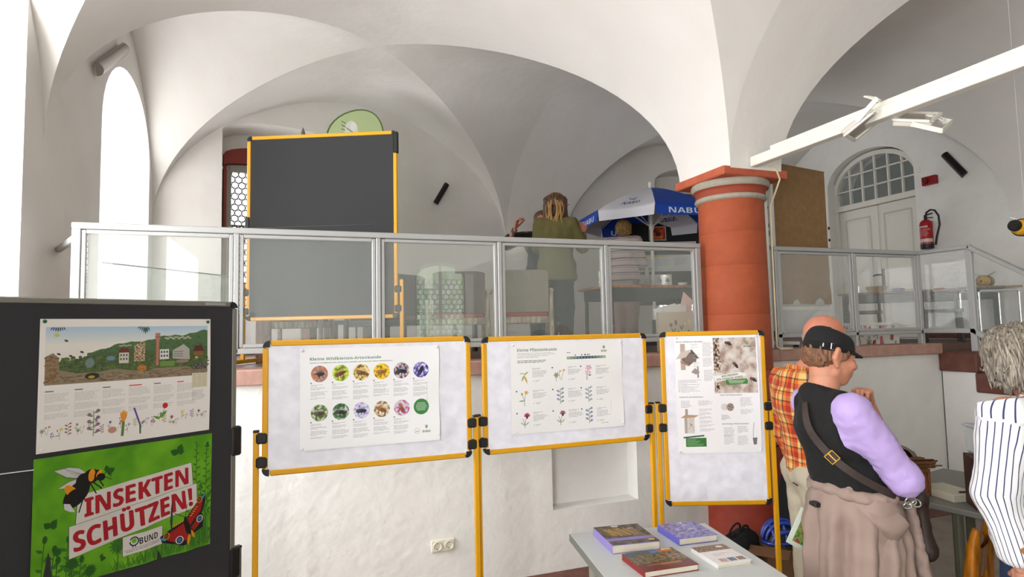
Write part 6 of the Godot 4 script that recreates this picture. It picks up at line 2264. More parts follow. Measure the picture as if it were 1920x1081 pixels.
	for x in [0.1, 0.8]:
		for z in [0.18, 0.42, 1.5]:
			if z == 0.42 and x > 0.5:
				continue
			b = MB.new()
			b.cyl(Vector3(x, 0, z), Vector3(x, 0.69, z), 0.026, -1, 16)
			b.cyl(Vector3(x, 0, z), Vector3(x, 0.02, z), 0.03, -1, 16)
			part("leg", b, mat(Color(0.36, 0.36, 0.30), 0.35, 0.3), t)
	var pale := wood(Color(0.76, 0.58, 0.36), 101)
	var mid := wood(Color(0.50, 0.30, 0.14), 102)
	var darkw := wood(Color(0.30, 0.13, 0.07), 103)
	var hole := mat(Color(0.03, 0.02, 0.015), 0.9)
	# tall pale drilled block
	nest_block("drilled_block", "tall pale wooden block with drilled holes at the left end of the nesting table", Vector3(3.100, 0.7205, -2.636), -0.25, Vector3(0.16, 0.22, 0.09), pale, hole, 3, 6)
	nest_block("nesting_box", "brown wooden nesting box with a row of drilled holes carrying the reed bundle", Vector3(3.230, 0.7205, -2.506), -0.32, Vector3(0.19, 0.145, 0.12), mid, hole, 3, 1)
	b = MB.new()
	var rr := RandomNumberGenerator.new()
	rr.seed = 5
	t = thing("reed_bundle", "bundle of thin brown stems lying on the brown nesting box", "reed bundle", Vector3(3.245, 0.868, -2.486), -0.32)
	for k in 22:
		b = MB.new()
		var y := 0.006 + 0.011 * (k / 6)
		var z := -0.05 + (k % 6) * 0.02 + rr.randf_range(-0.003, 0.003)
		var x0 := rr.randf_range(-0.13, -0.09)
		b.cyl(Vector3(x0, y, z), Vector3(x0 + rr.randf_range(0.19, 0.25), y + rr.randf_range(-0.002, 0.002), z + rr.randf_range(-0.012, 0.012)), rr.randf_range(0.004, 0.006), -1, 7)
		part("stem", b, mid if k % 3 else darkw, t)
	# curved bark half with cloth
	b = MB.new()
	b.xf = Transform3D(Basis(Vector3.RIGHT, -PI / 2), Vector3.ZERO)
	var arc := []
	b.grid(16, 1, func(u, v): return Vector3(0.075 * cos(PI * u), -0.12 * v, 0.085 * sin(PI * u)), false)
	b.grid(16, 1, func(u, v): return Vector3(0.06 * cos(PI * u), -0.12 * v, 0.07 * sin(PI * u)), true)
	b.grid(16, 1, func(u, v): return Vector3(lerpf(0.06, 0.075, v) * cos(PI * u), 0, lerpf(0.07, 0.085, v) * sin(PI * u)), true)
	t = thing("bark_nest", "hollow half round bark nest with white edge behind the reed bundle", "bark nest", Vector3(3.300, 0.7205, -2.666), -0.32)
	part("bark", b, wood(Color(0.34, 0.12, 0.06), 104), t).position = Vector3(0, 0.15, 0)
	b = MB.new()
	b.box(Vector3(0, 0.075, -0.01), Vector3(0.15, 0.15, 0.12), 0.004)
	part("block", b, darkw, t)
	b = MB.new()
	b.grid(10, 10, func(u, v): return Vector3(-0.02 + u * 0.13 + v * 0.05, 0.245 - 0.05 * u * u - v * 0.20, 0.01 + 0.055 * sin(v * 1.6) + 0.008 * sin(u * 13 + v * 4)), true)
	b.grid(10, 10, func(u, v): return Vector3(-0.02 + u * 0.13 + v * 0.05, 0.245 - 0.05 * u * u - v * 0.20, 0.006 + 0.055 * sin(v * 1.6) + 0.008 * sin(u * 13 + v * 4)), false)
	solo("cloth", "grey white cloth draped over the bark nest", "cloth", b, cloth_mat(Color(0.48, 0.44, 0.38), 105), Vector3(3.320, 0.7205, -2.636), -0.32)
	b = MB.new()
	b.box(Vector3(0, 0.02, 0), Vector3(0.17, 0.04, 0.24), 0.003)
	t = thing("frame_box", "flat pale tray with a dark twig lying behind the brown block", "tray", Vector3(3.375, 0.7205, -2.376), -0.2)
	part("tray", b, mat(Color(0.76, 0.74, 0.66), 0.6), t)
	b = MB.new()
	b.tube([Vector3(-0.02, 0.045, 0.09), Vector3(0.02, 0.047, 0.1), Vector3(0.075, 0.046, 0.09)], 0.005, 6)
	part("twig", b, darkw, t)
	nest_block("drilled_block", "dark brown upright hardwood block with drilled holes beside the striped blouse", Vector3(3.318, 0.7205, -2.185), -0.72, Vector3(0.065, 0.26, 0.15), darkw, mat(Color(0.55, 0.32, 0.16), 0.7), 1, 8)
	b = MB.new()
	b.box(Vector3(0, 0.13, 0), Vector3(0.03, 0.26, 0.1), 0.003)
	solo("wooden_board", "orange toned upright board leaning on the dark drilled block", "board", b, wood(Color(0.78, 0.45, 0.20), 106), Vector3(3.318, 0.7205, -2.085), -0.72)
	t = thing("plastic_box", "clear plastic box with blue clips on top of the dark drilled block", "box", Vector3(3.36, 0.984, -2.15), -0.5)
	b = MB.new()
	b.box(Vector3(0, 0.07, 0), Vector3(0.13, 0.14, 0.16), 0.015)
	part("body", b, glass_mat(Color(0.85, 0.88, 0.9), 0.35), t)
	b = MB.new()
	b.box(Vector3(0, 0.145, 0), Vector3(0.14, 0.012, 0.17), 0.004)
	part("lid", b, mat(Color(0.72, 0.75, 0.80), 0.4), t)
	for y in [0.03, 0.145]:
		b = MB.new()
		b.box(Vector3(0.02, y, 0.085), Vector3(0.03, 0.02, 0.012), 0.003)
		part("clip", b, mat(Color(0.08, 0.1, 0.45), 0.4), t)
	build_corner()

func nest_block(called: String, label: String, at: Vector3, turn: float, s: Vector3, m: Material, hm: Material, nx: int, ny: int) -> void:
	var t := thing(called, label, "nesting block", at, turn)
	var b := MB.new()
	b.box(Vector3(0, s.y / 2, 0), s, 0.004)
	part("block", b, m, t)
	if ny == 1:
		b = MB.new()
		for q in [[0, s.y * 0.5 - 0.001, s.x * 0.44], [0, -s.y * 0.42, s.x * 0.44]]:
			b.box(Vector3(0, s.y / 2 + (s.y * 0.44 if q[1] > 0 else -s.y * 0.44), s.z / 2 + 0.004), Vector3(s.x, s.y * 0.12, 0.008), 0.002)
		for sx in [-1, 1]:
			b.box(Vector3(sx * s.x * 0.46, s.y / 2, s.z / 2 + 0.004), Vector3(s.x * 0.08, s.y * 0.8, 0.008), 0.002)
		part("front_frame", b, m, t)
	for i in nx:
		for j in ny:
			b = MB.new()
			var x := (float(i) + 0.5) / nx - 0.5
			var y := (float(j) + 0.5) / ny if ny > 1 else 0.68
			b.cyl(Vector3(x * s.x * 0.8, y * s.y, s.z / 2 - 0.002), Vector3(x * s.x * 0.8, y * s.y, s.z / 2 + 0.0006), 0.0045, -1, 10)
			part("hole", b, hm, t)

func build_corner() -> void:
	# things at the foot of the column
	var b := MB.new()
	var card := mat(Color(0.42, 0.29, 0.18), 0.85)
	var t := thing("cardboard_box", "brown cardboard box on the floor at the column foot under the blue helmet", "box", Vector3(3.14, 0, -3.36), -0.35)
	b.box(Vector3(0, 0.10, 0), Vector3(0.30, 0.2, 0.22), 0.003)
	part("carton", b, card, t)
	b = MB.new()
	b.bar(Vector3(-0.15, 0.2, 0.11), Vector3(-0.2, 0.17, 0.19), 0.28, 0.004, 0.0, Vector3.UP)
	part("flap", b, card, t)
	t = thing("bike_helmet", "shiny blue cycling helmet with dark vents on the cardboard box", "helmet", Vector3(3.10, 0.205, -3.34), -0.3)
	b = MB.new()
	b.grid(24, 10, func(u, v):
		var a: float = TAU * u
		var p: float = v * PI * 0.5
		return Vector3(0.115 * cos(a) * cos(p), 0.012 + 0.125 * sin(p) + 0.01 * cos(a), 0.085 * sin(a) * cos(p)), true, true)
	part("foam", b, M.black_plastic, t)
	var blue := mat(Color(0.02, 0.19, 0.58), 0.22)
	blue.clearcoat_enabled = true
	blue.clearcoat = 0.8
	for k in 5:
		b = MB.new()
		var zc := (k - 2) * 0.038
		var ps := []
		for j in 13:
			var a := PI * (0.04 + 0.92 * j / 12.0)
			var f := sqrt(maxf(0.0, 1.0 - pow(zc / 0.092, 2)))
			ps.append(Vector3(-0.124 * cos(a) * (0.45 + 0.55 * f), 0.02 + 0.132 * sin(a) * f, zc * (1.0 + 0.12 * sin(a))))
		b.tube(ps, [0.008, 0.011, 0.013, 0.014, 0.015, 0.015, 0.015, 0.015, 0.015, 0.014, 0.013, 0.011, 0.008], 8)
		part("shell_rib", b, blue, t)
	for k in 3:
		b = MB.new()
		var xc := (k - 1) * 0.075
		var ps := []
		for j in 11:
			var a := PI * j / 10.0
			var f := sqrt(1.0 - pow(xc / 0.13, 2))
			ps.append(Vector3(xc, 0.018 + 0.125 * sin(a) * f, -0.09 * cos(a) * f))
		b.tube(ps, 0.011, 8)
		part("shell_bridge", b, blue, t)
	b = MB.new()
	var rim := []
	for k in 25:
		var a := TAU * k / 24.0
		rim.append(Vector3(0.12 * cos(a), 0.02 + 0.01 * cos(a), 0.09 * sin(a)))
	b.tube(rim, 0.012, 8, false)
	part("rim", b, blue, t)
	b = MB.new()
	b.tube([Vector3(0.04, 0.02, 0.09), Vector3(0.03, -0.0, 0.115), Vector3(-0.01, 0.0, 0.12), Vector3(-0.05, 0.02, 0.09)], 0.006, 6)
	part("strap", b, M.black_plastic, t)
	t = thing("black_bag", "slumped black bag with carry handles on the floor at the column foot", "bag", Vector3(2.86, 0, -3.47), 0.35)
	var bl := cloth_mat(Color(0.03, 0.03, 0.035), 111)
	b = MB.new()
	b.grid(28, 14, func(u, v):
		var a: float = TAU * u
		var p: float = PI * (v - 0.5)
		var q: float = 1.0 + 0.08 * sin(a * 5 + v * 6) + 0.05 * sin(a * 11)
		return Vector3(0.19 * cos(a) * pow(cos(p), 0.5) * q, 0.14 + 0.14 * sin(p) * (0.85 + 0.15 * cos(a)), 0.10 * sin(a) * pow(cos(p), 0.5) * q), true, true)
	part("body", b, bl, t)
	for s in [-1, 1]:
		b = MB.new()
		var ps := []
		for k in 11:
			var a := PI * k / 10.0
			ps.append(Vector3(-0.07 * cos(a), 0.25 + 0.07 * sin(a), s * 0.03 + 0.02 * sin(a)))
		b.tube(ps, 0.007, 6)
		part("handle", b, bl, t)
	t = thing("backpack", "dark grey backpack leaning against the column behind the plaid shirted man", "backpack", Vector3(3.30, 0, -3.42), 0.5)
	var gb := cloth_mat(Color(0.075, 0.08, 0.085), 113)
	b = MB.new()
	b.grid(24, 14, func(u, v):
		var a: float = TAU * u
		var p: float = PI * (v - 0.5)
		return Vector3(0.13 * signf(cos(a)) * pow(absf(cos(a)), 0.7) * pow(cos(p), 0.35), 0.32 + 0.31 * sin(p), 0.09 * signf(sin(a)) * pow(absf(sin(a)), 0.7) * pow(cos(p), 0.35)), true, true)
	part("body", b, gb, t)
	b = MB.new()
	b.box(Vector3(0, 0.24, 0.095), Vector3(0.19, 0.24, 0.05), 0.02)
	part("front_pocket", b, gb, t)
	b = MB.new()
	b.tube([Vector3(-0.05, 0.62, -0.02), Vector3(-0.03, 0.67, -0.02), Vector3(0.03, 0.67, -0.02), Vector3(0.05, 0.62, -0.02)], 0.008, 6)
	part("handle", b, gb, t)
	# golden chair at the right edge
	t = thing("bentwood_chair", "golden brown varnished bentwood chair at the right front edge", "chair", Vector3(2.654, 0, -1.983), deg_to_rad(24))
	var gold := wood(Color(0.66, 0.40, 0.07), 115)
	gold.roughness = 0.25
	for s in [-1, 1]:
		b = MB.new()
		b.tube([Vector3(s * 0.17, 0, 0.20), Vector3(s * 0.175, 0.25, 0.19), Vector3(s * 0.18, 0.45, 0.18), Vector3(s * 0.18, 0.62, 0.185), Vector3(s * 0.175, 0.76, 0.20), Vector3(s * 0.168, 0.84, 0.215)], [0.018, 0.02, 0.026, 0.027, 0.024, 0.014], 14)
		part("back_post", b, gold, t)
		b = MB.new()
		b.tube([Vector3(s * 0.18, 0, -0.2), Vector3(s * 0.17, 0.44, -0.18)], [0.016, 0.02], 12)
		part("leg", b, gold, t)
	b = MB.new()
	b.grid(10, 4, func(u, v): return Vector3((u - 0.5) * 0.34, 0.62 + v * 0.12, 0.175 + 0.03 * (1 - pow((u - 0.5) * 2, 2)) + v * 0.015), false)
	b.grid(10, 4, func(u, v): return Vector3((u - 0.5) * 0.34, 0.62 + v * 0.12, 0.160 + 0.03 * (1 - pow((u - 0.5) * 2, 2)) + v * 0.015), true)
	part("backrest", b, gold, t)
	b = MB.new()
	b.box(Vector3(0, 0.45, 0), Vector3(0.4, 0.03, 0.4), 0.012)
	part("seat", b, gold, t)

# ---------------------------------------------------------------- people: smooth bodies from tapered bones
class Sdf:
	var prims := []
	var k := 0.012
	var cuts := []          # [point, normal]: what lies on the normal's side is cut away
	var amp := 0.0
	var nscale := Vector3(30, 30, 30)
	var nseed := 1

	func bone(a: Vector3, b: Vector3, ra: float, rb := -1.0, flat := 1.0, fb := Basis()) -> void:
		prims.append([a, b, ra, ra if rb < 0.0 else rb, flat, fb])

	func egg(c: Vector3, r: Vector3, fb := Basis()) -> void:
		prims.append([c, r, 0.0, 0.0, -1.0, fb])

	func box_of(q: Array) -> AABB:
		if q[4] < 0.0:
			var e: float = maxf(q[1].x, maxf(q[1].y, q[1].z))
			return AABB(q[0] - Vector3.ONE * e, Vector3.ONE * e * 2)
		var r: float = maxf(q[2], q[3])
		return AABB(q[0], Vector3.ZERO).expand(q[1]).grow(r)

	func into(m: MB, cell: float) -> void:
		var all: AABB = box_of(prims[0])
		for q in prims:
			all = all.merge(box_of(q))
		all = all.grow(cell * 2.0 + k)
		var o := all.position
		var nx := int(ceil(all.size.x / cell)) + 1
		var ny := int(ceil(all.size.y / cell)) + 1
		var nz := int(ceil(all.size.z / cell)) + 1
		var f := PackedFloat32Array()
		f.resize(nx * ny * nz)
		var ik := 1.0 / k
		for q in prims:
			var bx := box_of(q).grow(k * 4.0 + cell)
			var i0 := maxi(int((bx.position.x - o.x) / cell), 0)
			var j0 := maxi(int((bx.position.y - o.y) / cell), 0)
			var k0 := maxi(int((bx.position.z - o.z) / cell), 0)
			var i1 := mini(int((bx.end.x - o.x) / cell) + 1, nx - 1)
			var j1 := mini(int((bx.end.y - o.y) / cell) + 1, ny - 1)
			var k1 := mini(int((bx.end.z - o.z) / cell) + 1, nz - 1)
			var a: Vector3 = q[0]
			var flat: float = q[4]
			var inv: Basis = q[5].inverse()
			if flat < 0.0:
				var r: Vector3 = q[1]
				var rm := minf(r.x, minf(r.y, r.z))
				var mul: Basis = Basis().scaled(Vector3(1.0 / r.x, 1.0 / r.y, 1.0 / r.z)) * inv
				for kk in range(k0, k1 + 1):
					for jj in range(j0, j1 + 1):
						var at := (kk * ny + jj) * nx
						for ii in range(i0, i1 + 1):
							var p := Vector3(o.x + ii * cell, o.y + jj * cell, o.z + kk * cell) - a
							var l := (mul * p).length()
							# distance estimate that stays true along the long axes
							var d := (l - 1.0) * (p.length() / l if l > 0.05 else rm)
							if d < 0.2:
								f[at + ii] += exp(-maxf(d, -0.2) * ik)
			else:
				var sc := Basis().scaled(Vector3(1, 1, 1.0 / flat)) * inv
				var bb: Vector3 = sc * (q[1] - a)
				var ll := maxf(bb.length_squared(), 1e-9)
				var ra: float = q[2]
				var dr: float = q[3] - q[2]
				var fm := minf(1.0, sqrt(flat))
				for kk in range(k0, k1 + 1):
					for jj in range(j0, j1 + 1):
						var at := (kk * ny + jj) * nx
						for ii in range(i0, i1 + 1):
							var p: Vector3 = sc * (Vector3(o.x + ii * cell, o.y + jj * cell, o.z + kk * cell) - a)
							var t := clampf(p.dot(bb) / ll, 0.0, 1.0)
							var d := ((p - bb * t).length() - ra - dr * t) * fm
							if d < 0.2:
								f[at + ii] += exp(-maxf(d, -0.2) * ik)
		var no := FastNoiseLite.new()
		no.seed = nseed
		no.frequency = 1.0
		no.fractal_octaves = 2
		var near := 1.8 * cell
		var mark := {}
		var sxy := nx * ny
		for kk in nz:
			for jj in ny:
				var at := kk * sxy + jj * nx
				for ii in nx:
					var s := f[at + ii]
					var d := 1.0 if s < 1e-9 else -k * log(s)
					if d < near + 0.06 and d > -0.25:
						var p := Vector3(o.x + ii * cell, o.y + jj * cell, o.z + kk * cell)
						if amp > 0.0 and absf(d) < 0.06:
							d += amp * no.get_noise_3dv(p * nscale)
						for c in cuts:
							d = maxf(d, (p - c[0]).dot(c[1]))
					f[at + ii] = d
					if d > -near and d < near and ii > 0 and jj > 0 and kk > 0 and ii < nx - 1 and jj < ny - 1 and kk < nz - 1:
						var e := at + ii
						mark[e] = 1
						mark[e - 1] = 1
						mark[e - nx] = 1
						mark[e - nx - 1] = 1
						mark[e - sxy] = 1
						mark[e - sxy - 1] = 1
						mark[e - sxy - nx] = 1
						mark[e - sxy - nx - 1] = 1
		var id := {}
		var V := PackedVector3Array()
		var off := [0, 1, nx, nx + 1, sxy, sxy + 1, sxy + nx, sxy + nx + 1]
		var E := [[0, 1], [2, 3], [4, 5], [6, 7], [0, 2], [1, 3], [4, 6], [5, 7], [0, 4], [1, 5], [2, 6], [3, 7]]
		for e in mark:
			var inside := 0
			for c in 8:
				if f[e + off[c]] < 0.0:
					inside |= 1 << c
			if inside == 0 or inside == 255:
				continue
			var sum := Vector3.ZERO
			var n := 0
			for g in E:
				if ((inside >> g[0]) & 1) != ((inside >> g[1]) & 1):
					var a := f[e + off[g[0]]]
					var t := a / (a - f[e + off[g[1]]])
					sum += Vector3(g[0] & 1, (g[0] >> 1) & 1, g[0] >> 2).lerp(Vector3(g[1] & 1, (g[1] >> 1) & 1, g[1] >> 2), t)
					n += 1
			id[e] = V.size()
			V.append(o + (Vector3(e % nx, (e / nx) % ny, e / sxy) + sum / n) * cell)
		var Q := PackedInt32Array()
		for e in id:
			var a := f[e] < 0.0
			for ax in 3:
				var st: int = [1, nx, sxy][ax]
				var b := f[e + st] < 0.0
				if a == b:
					continue
				var u: int = [nx, sxy, 1][ax]
				var w: int = [sxy, 1, nx][ax]
				if not (id.has(e - u) and id.has(e - w) and id.has(e - u - w)):
					continue
				var q0: int = id[e]
				var q1: int = id[e - u]
				var q2: int = id[e - u - w]
				var q3: int = id[e - w]
				if a:
					Q.append_array([q0, q1, q2, q0, q2, q3])
				else:
					Q.append_array([q0, q2, q1, q0, q3, q2])
		var N := PackedVector3Array()
		N.resize(V.size())
		for i in range(0, Q.size(), 3):
			var nn := (V[Q[i + 1]] - V[Q[i]]).cross(V[Q[i + 2]] - V[Q[i]])
			N[Q[i]] += nn
			N[Q[i + 1]] += nn
			N[Q[i + 2]] += nn
		var base := m.v.size()
		for i in V.size():
			m.vert(V[i], N[i], Vector2(V[i].x, V[i].y))
		for i in range(0, Q.size(), 3):
			m.tri(base + Q[i], base + Q[i + 1], base + Q[i + 2])

# joints of someone standing upright, h tall, facing +z, left side at +x
func joints(h: float) -> Dictionary:
	var d := {"h": h, "head": Vector3(0, 0.932, 0.012), "neck": Vector3(0, 0.86, 0.0), "nape": Vector3(0, 0.815, -0.012), "chest": Vector3(0, 0.745, 0.0), "waist": Vector3(0, 0.63, 0.004), "pelvis": Vector3(0, 0.545, 0.0)}
	for s in [-1, 1]:
		var n := "l" if s > 0 else "r"
		d["sh" + n] = Vector3(s * 0.102, 0.808, -0.008)
		d["el" + n] = Vector3(s * 0.128, 0.635, -0.02)
		d["wr" + n] = Vector3(s * 0.135, 0.485, 0.02)
		d["hip" + n] = Vector3(s * 0.05, 0.53, 0.0)
		d["kn" + n] = Vector3(s * 0.052, 0.285, 0.012)
		d["an" + n] = Vector3(s * 0.052, 0.05, -0.012)
		d["toe" + n] = Vector3(s * 0.062, 0.018, 0.085)
	for key in d:
		if d[key] is Vector3:
			d[key] *= h
	return d

# torso, limbs; g makes everything that much thicker
func torso(s: Sdf, j: Dictionary, g := 0.0, wide := 1.0) -> void:
	var h: float = j.h
	var X := Vector3(h, 0, 0)
	var side: Vector3 = (j.shl - j.shr).normalized()
	s.bone(j.pelvis - side * 0.045 * h * wide, j.pelvis + side * 0.045 * h * wide, 0.066 * h + g, -1, 0.86)
	s.bone(j.waist - side * 0.034 * h * wide, j.waist + side * 0.034 * h * wide, 0.058 * h + g, -1, 0.86)
	s.bone(j.chest - side * 0.048 * h * wide, j.chest + side * 0.048 * h * wide, 0.066 * h + g, -1, 0.86)
	s.bone(j.waist, j.pelvis, 0.066 * h + g, -1, 0.86)
	s.bone(j.waist, j.chest, 0.064 * h + g, -1, 0.86)
	s.bone(j.shl.lerp(j.nape, 0.12), j.shr.lerp(j.nape, 0.12), 0.036 * h + g, -1, 1.0)
	s.bone(j.chest + Vector3(0, 0.03 * h, 0), j.nape, 0.06 * h + g, 0.038 * h + g)

func arm(s: Sdf, j: Dictionary, n: String, g := 0.0, to := 1.0, up := true) -> void:
	var h: float = j.h
	if up:
		s.bone(j["sh" + n], j["el" + n], 0.033 * h + g, 0.026 * h + g)
	if to > 0.0:
		s.bone(j["el" + n], j["el" + n].lerp(j["wr" + n], to), 0.025 * h + g, lerpf(0.025, 0.0165, to) * h + g)

func leg(s: Sdf, j: Dictionary, n: String, g := 0.0, loose := 0.0) -> void:
	var h: float = j.h
	s.bone(j["hip" + n], j["kn" + n], 0.052 * h + g, 0.034 * h + g + loose)
	s.bone(j["kn" + n], j["an" + n], 0.034 * h + g + loose, 0.022 * h + g + loose)

func head_prims(s: Sdf, c: Vector3, b: Basis, z := 1.0) -> void:
	var P := func(x: float, y: float, zz: float) -> Vector3:
		return c + b * Vector3(x, y, zz) * z
	s.egg(P.call(0, 0.026, -0.012), Vector3(0.073, 0.086, 0.092) * z, b)
	s.egg(P.call(0, -0.03, 0.03), Vector3(0.058, 0.075, 0.060) * z, b)
	s.egg(P.call(0, -0.083, 0.055), Vector3(0.030, 0.024, 0.028) * z, b)
	for x in [-1, 1]:
		s.bone(P.call(x * 0.045, -0.06, 0.0), P.call(x * 0.018, -0.088, 0.05), 0.02 * z, 0.016 * z)
		s.egg(P.call(x * 0.036, -0.022, 0.066), Vector3(0.022, 0.02, 0.018) * z, b)
		s.bone(P.call(x * 0.012, 0.022, 0.083), P.call(x * 0.042, 0.02, 0.068), 0.010 * z, 0.009 * z)
		# ear: a rim round a shallow bowl
		s.bone(P.call(x * 0.076, 0.018, -0.012), P.call(x * 0.086, 0.028, -0.028), 0.006 * z)
		s.bone(P.call(x * 0.086, 0.028, -0.028), P.call(x * 0.084, -0.005, -0.034), 0.006 * z)
		s.bone(P.call(x * 0.084, -0.005, -0.034), P.call(x * 0.074, -0.036, -0.014), 0.006 * z, 0.0075 * z)
		s.egg(P.call(x * 0.074, -0.004, -0.018), Vector3(0.007, 0.026, 0.015) * z, b)
	s.bone(P.call(0, 0.02, 0.086), P.call(0, -0.022, 0.107), 0.0075 * z, 0.0105 * z)
	s.egg(P.call(0, -0.027, 0.1), Vector3(0.0165, 0.009, 0.012) * z, b)
	s.bone(P.call(-0.02, -0.053, 0.078), P.call(0.02, -0.053, 0.078), 0.007 * z)
	s.bone(P.call(-0.016, -0.063, 0.078), P.call(0.016, -0.063, 0.078), 0.0075 * z)

func eyes(t: Node3D, c: Vector3, b: Basis, z := 1.0) -> void:
	for x in [-1, 1]:
		var m := MB.new()
		m.ball(c + b * Vector3(x * 0.030, 0.004, 0.073) * z, Vector3(0.0115, 0.009, 0.009) * z, 12, 8, b)
		var e := part("eye", m, mat(Color(0.85, 0.83, 0.8), 0.3), t)
		m = MB.new()
		m.ball(c + b * Vector3(x * 0.030, 0.004, 0.0795) * z, Vector3(0.005, 0.005, 0.003) * z, 10, 6, b)
		part("iris", m, mat(Color(0.1, 0.08, 0.06), 0.2), e)

# a hand: w wrist, d towards the knuckles, p the way the palm faces; curl 0 flat to 1 fist; thumb on the side th
func hand_prims(s: Sdf, w: Vector3, d: Vector3, p: Vector3, th: float, curl: float, z := 1.0) -> void:
	d = d.normalized()
	p = (p - d * p.dot(d)).normalized()
	var a := d.cross(p).normalized() * th     # across, towards the thumb
	s.bone(w - d * 0.02, w + d * 0.02, 0.019 * z, 0.018 * z)
	for q in [-0.026, -0.009, 0.009, 0.026]:
		s.bone(w + d * 0.015 * z + a * q * 0.6 * z, w + d * 0.082 * z + a * q * z, 0.0125 * z, 0.0108 * z)
	var L := [0.036, 0.043, 0.040, 0.031]
	for i in 4:
		var o: float = [0.028, 0.0095, -0.0095, -0.0275][i]
		var b0 := w + d * (0.085 - (0.004 if i == 0 else 0.0) - (0.008 if i == 3 else 0.0)) * z + a * o * z
		var dir := d
		for sgm in 3:
			var turn: float = curl * [0.9, 1.35, 0.9][sgm] + 0.12
			dir = (dir * cos(turn) + p * sin(turn)).normalized() if sgm == 0 else dir.rotated(a * (1.0 if a.dot(dir.cross(p)) >= 0 else 1.0), 0.0)
			if sgm > 0:
				var pn := (p * cos(turn * 0.0) - d * 0.0)
				var ax := d.cross(p).normalized()
				dir = dir.rotated(ax, turn)
			var len: float = L[i] * [1.0, 0.68, 0.52][sgm] * z
			s.bone(b0, b0 + dir * len, (0.0088 - 0.0008 * sgm) * z, (0.0082 - 0.001 * sgm) * z)
			b0 += dir * len
	var t0 := w + d * 0.025 * z + a * 0.024 * z
	var td := (a * 0.75 + d * 0.75 + p * (0.25 + 0.4 * curl)).normalized()
	s.bone(t0, t0 + td * 0.042 * z, 0.0135 * z, 0.0105 * z)
	var td2 := (td + d * 0.5 + p * 0.5 * curl - a * 0.6 * curl).normalized()
	s.bone(t0 + td * 0.042 * z, t0 + td * 0.042 * z + td2 * 0.03 * z, 0.0098 * z, 0.0085 * z)
	s.bone(t0 + td * 0.042 * z + td2 * 0.03 * z, t0 + td * 0.042 * z + td2 * 0.052 * z, 0.0085 * z, 0.007 * z)

func skin_mat(c: Color) -> StandardMaterial3D:
	var m := tex_mat(shared("skin"), 0.55, 5.0, null, 0.0, false)
	m.albedo_color = c
	m.subsurf_scatter_enabled = true
	m.subsurf_scatter_strength = 0.12
	return m

func hair_mat(a: Color, b: Color, sd: int) -> StandardMaterial3D:
	var f := FastNoiseLite.new()
	f.seed = sd
	f.frequency = 0.05
	f.fractal_octaves = 4
	var im := Image.create_empty(256, 128, false, Image.FORMAT_RGB8)
	for y in 128:
		for x in 256:
			im.set_pixel(x, y, a.lerp(b, clampf(0.5 + 1.1 * f.get_noise_2d(x * 3.0, y * 0.35), 0.0, 1.0)))
	var tx := ImageTexture.create_from_image(im)
	var m := tex_mat(tx, 0.6, 4.0, tx, 0.35, false)
	return m

func body_mesh(j: Dictionary, hb: Basis, hz: float, hands: Array, cell_head := 0.005, bare_arms := true) -> MB:
	var m := MB.new()
	var s := Sdf.new()
	torso(s, j, -0.012)
	for n in ["l", "r"]:
		arm(s, j, n, -0.003)
		leg(s, j, n, -0.008)
		s.bone(j["an" + n], j["toe" + n], 0.022 * j.h, 0.016 * j.h)
	s.bone(j.nape, j.neck, 0.034 * j.h, 0.031 * j.h)
	s.bone(j.neck, j.head + hb * Vector3(0, -0.03, -0.02), 0.031 * j.h, 0.034 * j.h)
	s.into(m, 0.015)
	s = Sdf.new()
	s.k = 0.006
	head_prims(s, j.head, hb, hz)
	s.bone(j.neck.lerp(j.nape, 0.3), j.head + hb * Vector3(0, -0.04, -0.022), 0.0315 * j.h, 0.036 * j.h)
	s.into(m, cell_head)
	for q in hands:
		s = Sdf.new()
		s.k = 0.0028
		hand_prims(s, q[0], q[1], q[2], q[3], q[4], q[5] if q.size() > 5 else 1.0)
		s.into(m, 0.0036)
	return m

func shoes(t: Node3D, j: Dictionary, m: Material) -> void:
	for n in ["l", "r"]:
		var s := Sdf.new()
		s.bone(j["an" + n] + Vector3(0, -0.03, -0.015), j["toe" + n] + Vector3(0, 0.012, 0), 0.044, 0.036)
		s.bone(j["an" + n] + Vector3(0, 0.0, 0), j["an" + n] + Vector3(0, -0.03, -0.01), 0.04, 0.044)
		s.cuts.append([Vector3(0, 0.002, 0), Vector3.DOWN])
		s.cuts.append([Vector3(0, 0.095, 0), Vector3.UP])
		var b := MB.new()
		s.into(b, 0.012)
		part("shoe", b, m, t)

func ribbon(pts: Array, outs: Array, w: float, t: float) -> MB:
	# flat strap through pts whose outer side faces outs
	var b := MB.new()
	var n := pts.size()
	for i in n - 1:
		var q := []
		for k in [i, i + 1]:
			var d: Vector3 = (pts[mini(k + 1, n - 1)] - pts[maxi(k - 1, 0)]).normalized()
			var s: Vector3 = d.cross(outs[k]).normalized() * w / 2
			var o: Vector3 = s.cross(d).normalized() * t
			if o.dot(outs[k]) < 0:
				o = -o
			q.append([pts[k] - s, pts[k] + s, pts[k] + s + o, pts[k] - s + o])
		var mid: Vector3 = (q[0][0] + q[0][2] + q[1][0] + q[1][2]) / 4
		for e in 4:
			b.face([q[0][e], q[0][(e + 1) % 4], q[1][(e + 1) % 4], q[1][e]], mid)
	return b

func smooth_path(p: Array, n: int) -> Array:
	var c := Curve3D.new()
	for i in p.size():
		var t: Vector3 = (p[mini(i + 1, p.size() - 1)] - p[maxi(i - 1, 0)]) / 6.0
		c.add_point(p[i], -t, t)
	var o := []
	for i in n + 1:
		o.append(c.sample_baked(c.get_baked_length() * i / n, true))
	return o

